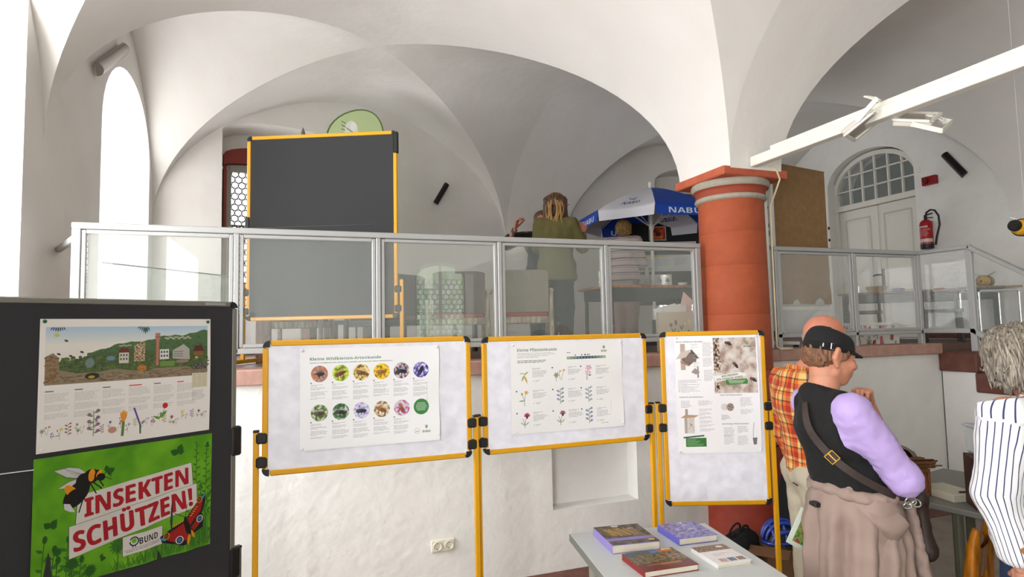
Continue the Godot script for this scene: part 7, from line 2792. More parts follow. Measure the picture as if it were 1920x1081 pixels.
func weave(w: int, h: int, f: Callable) -> ImageTexture:
	var im := Image.create_empty(w, h, false, Image.FORMAT_RGB8)
	for y in h:
		for x in w:
			im.set_pixel(x, y, f.call(x, y))
	return ImageTexture.create_from_image(im)

# cloth runs round the trunk and along each arm: lays stripes and checks accordingly
func wrap_uv(m: MB, j: Dictionary, arm_r := 0.055, trunk_r := 0.15) -> void:
	for i in m.v.size():
		var p := m.v[i]
		var best := INF
		var u := atan2(p.x, -p.z) * trunk_r
		var v := p.y
		for n in ["l", "r"]:
			var run := 0.0
			for sg in [["sh", "el"], ["el", "wr"]]:
				var a: Vector3 = j[sg[0] + n]
				var b: Vector3 = j[sg[1] + n]
				var d := (b - a).normalized()
				var t := clampf((p - a).dot(d), -0.02 if run == 0.0 else 0.0, (b - a).length())
				var e := p - a - d * t
				if e.length() < arm_r + 0.02 and e.length() < best and (t > 0.03 or run > 0.0):
					best = e.length()
					var ref := Vector3.FORWARD - d * Vector3.FORWARD.dot(d)
					ref = ref.normalized()
					u = atan2(e.dot(ref.cross(d)), e.dot(ref)) * arm_r
					v = -run - t
				run += (b - a).length()
		m.uv[i] = Vector2(u, v)

func build_people() -> void:
	person_cap()
	person_plaid()
	person_stripes()
	people_gallery()

func person_cap() -> void:
	var t := thing("person", "woman in black peaked cap, black vest and lilac sleeves with hand at her chin", "person", Vector3(2.225, 0, -1.963), deg_to_rad(75))
	var j := joints(1.66)
	j.pelvis = Vector3(0, 0.92, 0.0)
	j.waist = Vector3(0, 1.06, -0.035)
	j.chest = Vector3(0, 1.235, -0.085)
	j.nape = Vector3(0, 1.375, -0.125)
	j.neck = Vector3(0, 1.43, -0.105)
	j.head = Vector3(0, 1.535, -0.072)
	j.shr = Vector3(-0.17, 1.325, -0.10)
	j.shl = Vector3(0.17, 1.325, -0.09)
	j.elr = Vector3(-0.19, 1.06, 0.085)
	j.wrr = Vector3(0.06, 1.07, 0.19)
	j.ell = Vector3(0.12, 1.07, 0.265)
	j.wrl = Vector3(0.05, 1.325, 0.125)
	var hb := Basis(Vector3.RIGHT, 0.20)
	var skin := skin_mat(Color(0.76, 0.52, 0.41))
	var b := body_mesh(j, hb, 1.04, [[j.wrl, Vector3(-0.35, 0.75, -0.5), Vector3(-0.5, -0.2, -0.8), -1.0, 0.85, 0.95], [j.wrr, Vector3(1, 0.1, 0.2), Vector3(0, 0.2, -1), -1.0, 0.3, 0.95]], 0.004)
	part("body", b, skin, t)
	eyes(t, j.head, hb, 1.04)
	# lilac shirt
	var s := Sdf.new()
	s.amp = 0.006
	s.nscale = Vector3(22, 34, 22)
	torso(s, j, -0.004)
	arm(s, j, "r", 0.016, 0.12)
	arm(s, j, "l", 0.010, 0.35)
	s.bone(j.elr + Vector3(0, 0.015, -0.01), j.elr.lerp(j.wrr, 0.2), 0.050, 0.042)
	s.bone(j.shr + Vector3(0.01, -0.01, 0), j.shr.lerp(j.elr, 0.5), 0.062, 0.052)
	s.cuts.append([Vector3(0, 0.93, 0), Vector3.DOWN])
	s.cuts.append([j.nape + Vector3(0, 0.03, 0.02), Vector3(0, 1, 0.1)])
	b = MB.new()
	s.into(b, 0.011)
	part("shirt", b, cloth_mat(Color(0.70, 0.61, 0.82), 131), t)
	# black vest
	s = Sdf.new()
	s.amp = 0.005
	s.nscale = Vector3(16, 12, 16)
	torso(s, j, 0.014, 0.92)
	s.bone(Vector3(0, 0.98, -0.02), Vector3(0, 1.12, -0.05), 0.145, 0.14, 0.95)
	s.bone(j.chest + Vector3(0, 0.02, -0.02), j.nape + Vector3(0, -0.01, -0.01), 0.125, 0.07)
	s.cuts.append([Vector3(0, 0.955, -0.1), Vector3(0, -1, -0.25).normalized()])
	s.cuts.append([j.nape + Vector3(0, 0.038, 0.0), Vector3(0, 1, 0.35).normalized()])
	for sx in [-1, 1]:
		s.cuts.append([Vector3(sx * 0.150, 1.27, -0.1), Vector3(sx * 1.0, 0.12, 0.05).normalized()])
	b = MB.new()
	s.into(b, 0.011)
	part("vest", b, cloth_mat(Color(0.028, 0.027, 0.03), 133), t)
	# trousers and the jacket tied round the waist
	s = Sdf.new()
	s.amp = 0.009
	s.nscale = Vector3(12, 9, 12)
	for n in ["l", "r"]:
		leg(s, j, n, 0.014, 0.018)
	s.bone(j.pelvis - Vector3(0.07, 0, 0), j.pelvis + Vector3(0.07, 0, 0), 0.135, -1, 0.9)
	s.cuts.append([Vector3(0, 0.06, 0), Vector3.DOWN])
	s.cuts.append([Vector3(0, 0.985, 0), Vector3.UP])
	b = MB.new()
	s.into(b, 0.014)
	var taupe := cloth_mat(Color(0.58, 0.50, 0.46), 135)
	part("trousers", b, taupe, t)
	b = MB.new()
	var sk := func(u: float, v: float, o: float) -> Vector3:
		var a: float = lerpf(-2.55, 2.55, u) + PI      # open at the front
		var fold: float = (0.016 * sin(a * 9.0 + v * 1.5) + 0.010 * sin(a * 17.0 + v * 3.0)) * smoothstep(0.05, 0.5, v) + 0.006 * sin(v * 22.0 + a * 2) * (1 - v)
		var r: float = 0.158 + 0.032 * smoothstep(0.0, 0.25, v) + 0.012 * v + fold * 1.15 + o
		return Vector3(sin(a) * r * 1.02, 1.0 - v * 0.47 - 0.03 * cos(a) - 0.02 * sin(a * 3), cos(a) * r * 0.92 - 0.01)
	b.grid(80, 26, func(u, v): return sk.call(u, v, 0.0), true)
	b.grid(80, 26, func(u, v): return sk.call(u, v, -0.006), false)
	part("tied_jacket", b, taupe, t)
	s = Sdf.new()
	s.amp = 0.006
	s.nscale = Vector3(26, 26, 26)
	s.k = 0.008
	# rolled waist edge, knotted sleeves in front, a pocket flap
	var ring := []
	for k in 15:
		var a := lerpf(-2.7, 2.7, k / 14.0) + PI
		ring.append(Vector3(sin(a) * 0.165, 0.978 - 0.02 * cos(a) + 0.006 * sin(a * 4), cos(a) * 0.15))
	for k in 14:
		s.bone(ring[k], ring[k + 1], 0.024)
	s.bone(Vector3(-0.05, 0.97, 0.19), Vector3(0.05, 0.97, 0.19), 0.035)
	s.bone(Vector3(-0.04, 0.95, 0.20), Vector3(-0.09, 0.66, 0.21), 0.035, 0.045, 0.6)
	s.bone(Vector3(0.04, 0.95, 0.20), Vector3(0.07, 0.68, 0.21), 0.035, 0.045, 0.6)
	b = MB.new()
	s.into(b, 0.008)
	part("knotted_sleeves", b, taupe, t)
	# hanging pocket flap on the near side
	b = MB.new()
	for o in [0.0, -0.005]:
		b.grid(10, 8, func(u, v):
			var a: float = -1.95 + 0.62 * u + 0.25 * v
			return Vector3(sin(a) * (0.196 + 0.03 * sin(PI * v) + o), 0.94 - 0.115 * v * (0.75 + 0.25 * sin(PI * u)), cos(a) * (0.178 + 0.03 * sin(PI * v) + o)), o < 0.0)
	part("pocket_flap", b, taupe, t)
	b = MB.new()
	b.box(Vector3(-0.02, 0.93, -0.185), Vector3(0.05, 0.018, 0.035), 0.005)
	part("waist_tab", b, M.black_plastic, t)
	shoes(t, j, M.black_plastic)
	# hair under the cap
	s = Sdf.new()
	s.amp = 0.010
	s.nscale = Vector3(90, 22, 90)
	s.k = 0.008
	var P := func(x: float, y: float, z: float) -> Vector3:
		return j.head + hb * Vector3(x, y, z) * 1.04
	s.egg(P.call(0, 0.02, -0.025), Vector3(0.083, 0.085, 0.092), hb)
	s.bone(P.call(-0.04, -0.02, -0.06), P.call(0.04, -0.02, -0.06), 0.03)
	for x in [-1, 1]:
		s.bone(P.call(x * 0.072, 0.02, 0.02), P.call(x * 0.07, -0.012, 0.012), 0.012, 0.006)
	s.cuts.append([P.call(0, 0.0, 0.045), hb * Vector3(0, -0.25, 1).normalized()])
	s.cuts.append([P.call(0, -0.02, -0.002), hb * Vector3(0, -0.86, 0.5).normalized()])
	b = MB.new()
	s.into(b, 0.005)
	part("hair", b, hair_mat(Color(0.33, 0.20, 0.12), Color(0.50, 0.34, 0.21), 137), t)
	# cap: crown, band, peak, strap with buckle
	var felt := cloth_mat(Color(0.035, 0.037, 0.042), 139)
	b = MB.new()
	b.xf = Transform3D(hb, P.call(0, 0.048, -0.014))
	b.grid(40, 12, func(u, v):
		var a: float = TAU * u
		var p: float = v * PI / 2
		var r: float = pow(cos(p), 0.42)
		return Vector3(0.090 * cos(a) * r, -0.012 + 0.080 * sin(p) + 0.012 * sin(p) * cos(a + 1.57) - 0.004, 0.104 * sin(a) * r), true, true)
	part("cap_crown", b, felt, t)
	b = MB.new()
	b.xf = Transform3D(hb, P.call(0, 0.035, -0.014))
	b.lathe([Vector2(0.9, -0.014), Vector2(1.0, -0.016), Vector2(1.015, 0.0), Vector2(1.0, 0.016), Vector2(0.95, 0.02)], Vector3.ZERO, 40, 0, TAU, 1.2)
	for k in b.v.size():
		var q := b.xf.affine_inverse() * b.v[k]
		b.v[k] = b.xf * Vector3(q.x * 0.0895, q.y, q.z * 0.1035)
	part("cap_band", b, felt, t)
	b = MB.new()
	b.xf = Transform3D(hb * Basis(Vector3.RIGHT, 0.32), P.call(0, 0.034, 0.064))
	var pk := func(u: float, v: float, o: float) -> Vector3:
		var x: float = (u - 0.5) * 2.0
		return Vector3(x * 0.080, 0.010 - 0.026 * x * x - 0.004 * v + o, -0.03 * x * x + v * 0.066 * sqrt(maxf(0.0, 1.0 - pow(absf(x), 2.4))))
	b.grid(20, 6, func(u, v): return pk.call(u, v, 0.004), true)
	b.grid(20, 6, func(u, v): return pk.call(u, v, -0.004), false)
	b.grid(20, 1, func(u, v): return pk.call(u, 1.0, lerpf(-0.004, 0.004, v)), false)
	part("cap_peak", b, felt, t)
	var steel := mat(Color(0.72, 0.72, 0.70), 0.25, 0.9)
	b = MB.new()
	b.xf = Transform3D(hb, P.call(0, 0.037, -0.014))
	b.box(Vector3(-0.072, 0, -0.064), Vector3(0.006, 0.018, 0.028), 0.002, Basis(Vector3.UP, 0.6))
	part("cap_clasp", b, steel, t)
	b = MB.new()
	b.xf = Transform3D(hb, P.call(0, 0.037, -0.014))
	var rb := Basis(Vector3.UP, 0.38)
	for q in [[0.011, 0.003, 0.022], [-0.011, 0.003, 0.022]]:
		b.box(Vector3(-0.0865, 0, -0.035) + rb * Vector3(0, 0, q[0]), Vector3(0.005, 0.026, 0.003), 0.001, rb)
	for y in [-0.012, 0.012]:
		b.box(Vector3(-0.0865, y, -0.035), Vector3(0.005, 0.003, 0.024), 0.001, rb)
	part("cap_buckle", b, steel, t)
	# shoulder bag: strap over the back, bag in front of the far hip
	var path := smooth_path([Vector3(0.06, 1.385, -0.06), Vector3(0.02, 1.395, -0.165), Vector3(-0.03, 1.33, -0.212), Vector3(-0.075, 1.24, -0.222), Vector3(-0.125, 1.14, -0.165), Vector3(-0.165, 1.065, -0.08), Vector3(-0.18, 1.00, 0.04), Vector3(-0.12, 0.97, 0.14)], 34)
	var outs := []
	for q in path:
		outs.append(Vector3(q.x * 1.4, 0.02 if q.y < 1.36 else 0.2, q.z + 0.05).normalized())
	var leather := mat(Color(0.17, 0.115, 0.085), 0.6)
	part("bag_strap", ribbon(path, outs, 0.030, 0.006), leather, t)
	var i := 18
	b = MB.new()
	var brass := mat(Color(0.62, 0.47, 0.2), 0.3, 0.9)
	var dd: Vector3 = (path[i + 1] - path[i - 1]).normalized()
	var oo: Vector3 = outs[i]
	oo = (oo - dd * oo.dot(dd)).normalized()
	b.xf = Transform3D(Basis(dd.cross(oo), dd, oo), path[i] + oo * 0.009)
	for q in [[0.019, 0, 0.005, 0.044], [-0.019, 0, 0.005, 0.044], [0, 0.020, 0.042, 0.005], [0, -0.020, 0.042, 0.005]]:
		b.box(Vector3(q[0], q[1], 0), Vector3(q[2], q[3], 0.005), 0.0015)
	b.box(Vector3.ZERO, Vector3(0.004, 0.042, 0.004))
	part("strap_buckle", b, brass, t)
	s = Sdf.new()
	s.amp = 0.004
	s.bone(Vector3(-0.06, 0.95, 0.245), Vector3(0.10, 0.95, 0.245), 0.03, 0.03, 0.9)
	s.bone(Vector3(-0.055, 0.73, 0.265), Vector3(0.11, 0.73, 0.265), 0.04, 0.04, 0.9)
	s.bone(Vector3(0.02, 0.94, 0.25), Vector3(0.02, 0.74, 0.265), 0.045, 0.055, 0.9)
	s.bone(Vector3(-0.05, 0.94, 0.25), Vector3(-0.05, 0.74, 0.265), 0.028, 0.036, 0.9)
	b = MB.new()
	s.into(b, 0.011)
	part("shoulder_bag", b, leather, t, "dark brown leather shoulder bag")
	b = MB.new()
	b.box(Vector3(0.01, 0.65, 0.27), Vector3(0.05, 0.06, 0.012), 0.002)
	part("tag", b, mat(Color(0.8, 0.8, 0.78), 0.5), t)
	# ring and carabiner on the belt
	b = MB.new()
	for q in [[-0.215, 0.985, 0.085, 0.017], [-0.218, 0.975, 0.105, 0.014], [-0.215, 0.968, 0.07, 0.012]]:
		var ps := []
		for k in 13:
			var a := TAU * k / 12.0
			ps.append(Vector3(q[0] + 0.004 * sin(a * 2), q[1] + q[3] * sin(a), q[2] + q[3] * 1.3 * cos(a)))
		b.tube(ps, 0.0035, 6, false)
	part("metal_rings", b, steel, t)

func person_plaid() -> void:
	var t := thing("person", "bald man in orange plaid shirt and cream trousers standing behind the woman in the cap", "person", Vector3(2.455, 0, -2.40), deg_to_rad(66))
	var j := joints(1.72)
	j.head += Vector3(0, -0.005, 0.075)
	j.neck += Vector3(0, 0, 0.035)
	j.nape += Vector3(0, 0, -0.03)
	j.chest += Vector3(0, 0, -0.04)
	j.waist += Vector3(0, 0, -0.015)
	for n in ["shl", "shr"]:
		j[n] += Vector3(0, -0.015, -0.035)
	j.elr = Vector3(-0.23, 1.06, -0.03)
	j.wrr = Vector3(-0.19, 0.82, 0.06)
	var hb := Basis(Vector3.UP, -0.25) * Basis(Vector3.RIGHT, 0.22)
	var b := body_mesh(j, hb, 1.06, [[j.wrr, Vector3(0.1, -1, 0.25), Vector3(1, 0, 0.1), 1.0, 0.75], [j.wrl, Vector3(0, -1, 0.1), Vector3(-1, 0, 0), -1.0, 0.4]], 0.005)
	part("body", b, skin_mat(Color(0.78, 0.50, 0.40)), t)
	eyes(t, j.head, hb, 1.06)
	var s := Sdf.new()
	s.k = 0.008
	s.amp = 0.006
	s.nscale = Vector3(80, 30, 80)
	s.egg(j.head + hb * Vector3(0, -0.005, -0.022), Vector3(0.080, 0.062, 0.088), hb)
	s.cuts.append([j.head + hb * Vector3(0, 0.03, 0), hb * Vector3(0, 1, 0.25).normalized()])
	s.cuts.append([j.head + hb * Vector3(0, 0, 0.012), hb * Vector3(0, -0.2, 1).normalized()])
	b = MB.new()
	s.into(b, 0.005)
	part("hair", b, hair_mat(Color(0.52, 0.42, 0.38), Color(0.66, 0.56, 0.52), 141), t)
	# plaid shirt
	var P := [Color(0.62, 0.13, 0.06), Color(0.80, 0.38, 0.06), Color(0.82, 0.68, 0.42), Color(0.13, 0.09, 0.12)]
	var plaid := weave(128, 128, func(x, y):
		var f := func(q: int) -> Color:
			q = q % 64
			return P[0] if q < 16 else P[1] if q < 26 else P[3] if q < 30 else P[2] if q < 44 else P[1] if q < 52 else P[3] if q < 55 else P[2]
		var a: Color = f.call(x)
		var c: Color = f.call(y)
		return a.lerp(c, 0.5 if (x + y) % 2 else 0.35))
	s = Sdf.new()
	s.amp = 0.007
	s.nscale = Vector3(14, 10, 14)
	torso(s, j, 0.020)
	s.bone(j.waist + Vector3(0, -0.02, 0.03), j.chest + Vector3(0, -0.05, 0.02), 0.145, 0.14, 0.9)
	for n in ["l", "r"]:
		arm(s, j, n, 0.022, 0.92)
	s.cuts.append([Vector3(0, 0.94, 0), Vector3.DOWN])
	s.cuts.append([j.nape + Vector3(0, 0.035, 0.02), Vector3(0, 1, 0.3).normalized()])
	b = MB.new()
	s.into(b, 0.013)
	wrap_uv(b, j, 0.07)
	var pm := tex_mat(plaid, 0.85)
	pm.uv1_scale = Vector3.ONE * 4.4
	part("shirt", b, pm, t)
	b = MB.new()
	b.grid(20, 3, func(u, v):
		var a: float = lerpf(-2.4, 2.4, u) + PI
		return j.nape + Vector3(sin(a) * (0.074 + 0.012 * (1 - v)), 0.005 + 0.05 * v - 0.02 * cos(a), cos(a) * (0.072 + 0.014 * (1 - v)) + 0.02), true)
	b.grid(20, 3, func(u, v):
		var a: float = lerpf(-2.4, 2.4, u) + PI
		return j.nape + Vector3(sin(a) * (0.069 + 0.012 * (1 - v)), 0.005 + 0.05 * v - 0.02 * cos(a), cos(a) * (0.067 + 0.014 * (1 - v)) + 0.02), false)
	part("collar", b, pm, t)
	s = Sdf.new()
	s.amp = 0.009
	s.nscale = Vector3(12, 10, 12)
	for n in ["l", "r"]:
		leg(s, j, n, 0.014, 0.024)
	s.bone(j.pelvis - Vector3(0.075, 0, 0), j.pelvis + Vector3(0.075, 0, 0), 0.128, -1, 0.95)
	s.cuts.append([Vector3(0, 0.05, 0), Vector3.DOWN])
	s.cuts.append([Vector3(0, 1.0, 0), Vector3.UP])
	b = MB.new()
	s.into(b, 0.014)
	part("trousers", b, cloth_mat(Color(0.70, 0.66, 0.58), 143), t)
	b = MB.new()
	b.box(Vector3(-0.10, 0.90, -0.128), Vector3(0.06, 0.006, 0.006), 0.002)
	part("pocket_seam", b, M.black_plastic, t)
	shoes(t, j, mat(Color(0.2, 0.15, 0.1), 0.6))
	var c := Cv.new(128, 180, Color(0.80, 0.84, 0.78), 3)
	c.blotch(70, 90, 50, 70, Color(0.25, 0.42, 0.12), Color(0.5, 0.6, 0.3), Color(0.62, 0.2, 0.2), 0.03, 4, false)
	b = sheet(0.13, 0.18, func(u, v): return 0.01 * sin(u * 3), 6, 4, 0.004)
	var l := solo("leaflet", "folded green and white leaflet held low by the man in the plaid shirt", "leaflet", b, print_mat(c))
	l.position = Vector3(2.285, 0.70, -2.30)
	l.basis = Basis(Vector3.UP, -0.25) * Basis(Vector3.BACK, -0.5)

func person_stripes() -> void:
	var t := thing("person", "grey haired woman in white blouse with thin navy stripes seen from behind at right", "person", Vector3(2.608, 0, -1.470), deg_to_rad(168))
	var j := joints(1.66)
	j.head += Vector3(0, -0.02, 0.065)
	j.neck += Vector3(0, 0, 0.03)
	j.ell = Vector3(0.215, 1.055, 0.0)
	j.wrl = Vector3(0.185, 0.80, -0.05)
	j.elr = Vector3(-0.215, 1.055, 0.0)
	j.wrr = Vector3(-0.19, 0.80, 0.0)
	var hb := Basis(Vector3.UP, -0.2) * Basis(Vector3.RIGHT, 0.15)
	var b := body_mesh(j, hb, 1.03, [[j.wrl, Vector3(-0.05, -1, 0.2), Vector3(-1, 0, 0), -1.0, 0.45, 0.95], [j.wrr, Vector3(0.05, -1, 0.2), Vector3(1, 0, 0), 1.0, 0.45, 0.95]], 0.005)
	part("body", b, skin_mat(Color(0.74, 0.52, 0.43)), t)
	eyes(t, j.head, hb, 1.03)
	# layered grey hair
	var P := func(x: float, y: float, z: float) -> Vector3:
		return j.head + hb * Vector3(x, y, z)
	var s := Sdf.new()
	s.k = 0.012
	s.amp = 0.020
	s.nscale = Vector3(75, 16, 75)
	s.egg(P.call(0, 0.036, -0.015), Vector3(0.103, 0.100, 0.116), hb)
	s.egg(P.call(0, -0.02, -0.035), Vector3(0.105, 0.085, 0.09), hb)
	s.bone(P.call(-0.06, -0.075, -0.065), P.call(0.06, -0.075, -0.065), 0.036)
	for x in [-1, 1]:
		s.bone(P.call(x * 0.088, 0.03, 0.0), P.call(x * 0.085, -0.085, 0.0), 0.028, 0.02)
		s.bone(P.call(x * 0.075, -0.05, -0.045), P.call(x * 0.08, -0.125, -0.045), 0.026, 0.008)
		s.bone(P.call(x * 0.03, -0.08, -0.085), P.call(x * 0.035, -0.13, -0.075), 0.026, 0.008)
	s.cuts.append([P.call(0, -0.02, 0.07), hb * Vector3(0, -0.45, 1).normalized()])
	b = MB.new()
	s.into(b, 0.006)
	part("hair", b, hair_mat(Color(0.27, 0.245, 0.21), Color(0.60, 0.56, 0.50), 151), t)
	b = MB.new()
	var rr := RandomNumberGenerator.new()
	rr.seed = 11
	for k in 150:
		var a := rr.randf_range(1.9, 7.5)
		var y0 := rr.randf_range(0.12, -0.03)
		var r0: float = sqrt(maxf(0.0, 1.0 - pow((y0 - 0.036) / 0.108, 2)))
		var p0: Vector3 = P.call(0.106 * r0 * sin(a), y0, -0.018 + 0.119 * r0 * cos(a))
		var p1: Vector3 = P.call(0.112 * sin(a + 0.1), y0 - 0.05, -0.024 + 0.116 * cos(a + 0.1))
		var p2: Vector3 = P.call(0.112 * sin(a + rr.randf_range(-0.1, 0.25)), y0 - rr.randf_range(0.09, 0.13), -0.03 + 0.105 * cos(a + 0.1))
		if cos(a) < 0.45:
			b.tube(smooth_path([p0, p1, p2], 6), [0.0035, 0.005, 0.0055, 0.005, 0.004, 0.003, 0.001], 5)
	part("hair_strands", b, hair_mat(Color(0.34, 0.31, 0.27), Color(0.70, 0.66, 0.60), 152), t).set_meta("kind", "stuff")
	# blouse: white with navy pinstripes running down, yoke with stripes across
	var navy := Color(0.17, 0.18, 0.34)
	var paper := Color(0.84, 0.84, 0.84)
	var vert := weave(96, 16, func(x, _y): return navy if x % 24 < 4 else paper)
	var horz := weave(16, 96, func(_x, y): return navy if y % 24 < 4 else paper)
	s = Sdf.new()
	s.amp = 0.010
	s.nscale = Vector3(14, 6, 14)
	torso(s, j, 0.022)
	s.bone(Vector3(0, 0.86, 0), Vector3(0, 1.2, 0), 0.165, 0.14, 0.82)
	for n in ["l", "r"]:
		arm(s, j, n, 0.026, 0.8)
	s.cuts.append([Vector3(0, 0.82, 0), Vector3(0, -1, 0.15).normalized()])
	s.cuts.append([j.nape + Vector3(0, 0.03, 0.02), Vector3(0, 1, 0.25).normalized()])
	b = MB.new()
	s.into(b, 0.011)
	wrap_uv(b, j, 0.068)
	var bm := tex_mat(vert, 0.85)
	bm.uv1_scale = Vector3.ONE * 13.0
	part("blouse", b, bm, t)
	s = Sdf.new()
	torso(s, j, 0.027)
	s.cuts.append([Vector3(0, 1.215, 0), Vector3.DOWN])
	s.cuts.append([Vector3(0, 1.2, -0.02), Vector3(0, 0, 1)])
	for sx in [-1, 1]:
		s.cuts.append([Vector3(sx * 0.155, 1.25, 0), Vector3(sx, 0.25, 0).normalized()])
	s.cuts.append([j.nape + Vector3(0, 0.030, 0.02), Vector3(0, 1, 0.25).normalized()])
	b = MB.new()
	s.into(b, 0.010)
	part("yoke", b, tex_mat(horz, 0.85, 13.0, null, 0.0, false), t)
	b = MB.new()
	for o in [0.0, -0.005]:
		b.grid(24, 3, func(u, v):
			var a: float = lerpf(-2.7, 2.7, u) + PI
			return j.nape + Vector3(sin(a) * (0.070 + o + 0.008 * (1 - v)), 0.012 + 0.035 * v, cos(a) * (0.068 + o + 0.008 * (1 - v)) + 0.012), o == 0.0)
	part("collar", b, tex_mat(vert, 0.85, 10.5, null, 0.0, false), t)
	# jeans
	s = Sdf.new()
	s.amp = 0.006
	s.nscale = Vector3(16, 14, 16)
	for n in ["l", "r"]:
		leg(s, j, n, 0.012, 0.012)
	s.bone(j.pelvis - Vector3(0.075, 0.01, 0), j.pelvis + Vector3(0.075, -0.01, 0), 0.13, -1, 0.9)
	s.cuts.append([Vector3(0, 0.06, 0), Vector3.DOWN])
	s.cuts.append([Vector3(0, 0.97, 0), Vector3.UP])
	b = MB.new()
	s.into(b, 0.014)
	part("jeans", b, cloth_mat(Color(0.085, 0.15, 0.27), 155), t)
	shoes(t, j, mat(Color(0.3, 0.25, 0.2), 0.6))
	# tan strap of a hip bag
	var path := smooth_path([Vector3(0.16, 1.00, -0.185), Vector3(0.185, 0.96, -0.165), Vector3(0.205, 0.915, -0.135), Vector3(0.225, 0.875, -0.095)], 14)
	var outs := []
	for q in path:
		outs.append(Vector3(q.x, 0, q.z).normalized())
	var tan := mat(Color(0.55, 0.34, 0.10), 0.45)
	part("bag_strap", ribbon(path, outs, 0.022, 0.005), tan, t, "tan leather strap")
	b = MB.new()
	b.box(path[8] + outs[8] * 0.006, Vector3(0.028, 0.02, 0.006), 0.002, Basis(outs[8].cross(Vector3.UP), Vector3.UP, outs[8]).orthonormalized())
	part("strap_slider", b, M.chrome, t)

func people_gallery() -> void:
	# woman in olive jacket, back to us
	var t := thing("person", "woman with long blond streaked hair and olive jacket seen from behind on the gallery", "person", Vector3(2.335, GY, -5.22), deg_to_rad(160))
	var j := joints(1.50)
	j.elr = Vector3(-0.25, 0.985, 0.0)
	j.wrr = Vector3(-0.265, 1.14, 0.13)
	j.ell = Vector3(0.175, 1.0, 0.04)
	j.wrl = Vector3(0.10, 1.06, 0.22)
	var hb := Basis(Vector3.RIGHT, 0.05)
	var b := body_mesh(j, hb, 0.95, [[j.wrr, Vector3(-0.05, 1, 0.1), Vector3(0.3, 0, 1), -1.0, 0.55, 0.95], [j.wrl, Vector3(-0.3, 1, 0.3), Vector3(0, 0, 1), 1.0, 0.4, 0.95]], 0.007)
	var skin := skin_mat(Color(0.72, 0.46, 0.38))
	part("body", b, skin, t)
	eyes(t, j.head, hb, 0.95)
	var s := Sdf.new()
	s.amp = 0.008
	s.nscale = Vector3(12, 8, 12)
	torso(s, j, 0.018)
	s.bone(Vector3(0, 0.72, 0), Vector3(0, 1.1, 0), 0.155, 0.125, 0.85)
	s.bone(Vector3(-0.05, 0.70, 0), Vector3(0.05, 0.70, 0), 0.14, -1, 0.85)
	for n in ["l", "r"]:
		arm(s, j, n, 0.013, 0.85)
	s.cuts.append([Vector3(0, 0.665, 0), Vector3.DOWN])
	s.cuts.append([j.nape + Vector3(0, 0.05, 0), Vector3.UP])
	b = MB.new()
	s.into(b, 0.013)
	part("jacket", b, cloth_mat(Color(0.36, 0.335, 0.18), 161), t)
	trousers(t, j, Color(0.11, 0.12, 0.14), 0.75, 163)
	s = Sdf.new()
	s.k = 0.01
	s.amp = 0.020
	s.nscale = Vector3(70, 9, 70)
	s.egg(j.head + Vector3(0, 0.025, -0.015), Vector3(0.092, 0.094, 0.105))
	for k in 9:
		var x := (k - 4) * 0.021
		s.bone(j.head + Vector3(x * 0.9, 0.03, -0.06), j.head + Vector3(x * 1.25, -0.15 - 0.02 * (k % 3), -0.075 + absf(x) * 0.4), 0.034, 0.014)
	for x in [-1, 1]:
		s.bone(j.head + Vector3(x * 0.08, 0.02, 0.02), j.head + Vector3(x * 0.10, -0.12, 0.01), 0.026, 0.016)
	s.cuts.append([j.head + Vector3(0, 0, 0.06), Vector3(0, -0.3, 1).normalized()])
	b = MB.new()
	s.into(b, 0.007)
	part("hair", b, hair_mat(Color(0.16, 0.09, 0.05), Color(0.36, 0.24, 0.13), 165), t)
	b = MB.new()
	var rr := RandomNumberGenerator.new()
	rr.seed = 3
	for k in 26:
		var a := rr.randf_range(-1.5, 1.5) + PI
		var p0: Vector3 = j.head + Vector3(0.06 * sin(a), 0.105, 0.06 * cos(a) - 0.01)
		var p1: Vector3 = j.head + Vector3(0.104 * sin(a), 0.02, 0.115 * cos(a) - 0.01)
		var p2: Vector3 = j.head + Vector3(0.112 * sin(a + rr.randf_range(-0.15, 0.15)), -0.07, 0.112 * cos(a) - 0.01)
		var p3: Vector3 = j.head + Vector3(0.105 * sin(a + rr.randf_range(-0.2, 0.2)), rr.randf_range(-0.15, -0.2), 0.10 * cos(a) - 0.01)
		b.tube(smooth_path([p0, p1, p2, p3], 8), 0.0065, 5)
	part("hair_strands", b, hair_mat(Color(0.50, 0.36, 0.17), Color(0.66, 0.52, 0.30), 166), t).set_meta("kind", "stuff")
	shoes(t, j, M.black_plastic)
	# someone in black facing her
	t = thing("person", "person in black with raised hand and grey wristband, hidden behind the olive jacket", "person", Vector3(2.475, GY, -5.90), deg_to_rad(-20))
	j = joints(1.50)
	j.head += Vector3(0, -0.03, 0)
	j.elr = Vector3(-0.37, 1.13, 0.02)
	j.wrr = Vector3(-0.285, 1.26, 0.17)
	j.ell = Vector3(0.22, 0.98, 0.05)
	j.wrl = Vector3(0.12, 1.0, 0.24)
	j.shr += Vector3(-0.03, 0.0, 0)
	b = body_mesh(j, Basis(), 0.95, [[j.wrr, Vector3(0.25, 1, 0.15), Vector3(0.9, -0.1, 0.3), 1.0, 0.6, 1.05], [j.wrl, Vector3(-0.3, 0.2, 1), Vector3(0, 1, 0), 1.0, 0.4, 0.95]], 0.007)
	part("body", b, skin_mat(Color(0.74, 0.49, 0.40)), t)
	eyes(t, j.head, Basis(), 0.95)
	s = Sdf.new()
	s.amp = 0.005
	torso(s, j, 0.020)
	s.bone(Vector3(0, 0.72, 0), Vector3(0, 1.1, 0), 0.15, 0.13, 0.85)
	arm(s, j, "r", 0.026, 0.3)
	arm(s, j, "l", 0.022, 0.9)
	s.cuts.append([Vector3(0, 0.66, 0), Vector3.DOWN])
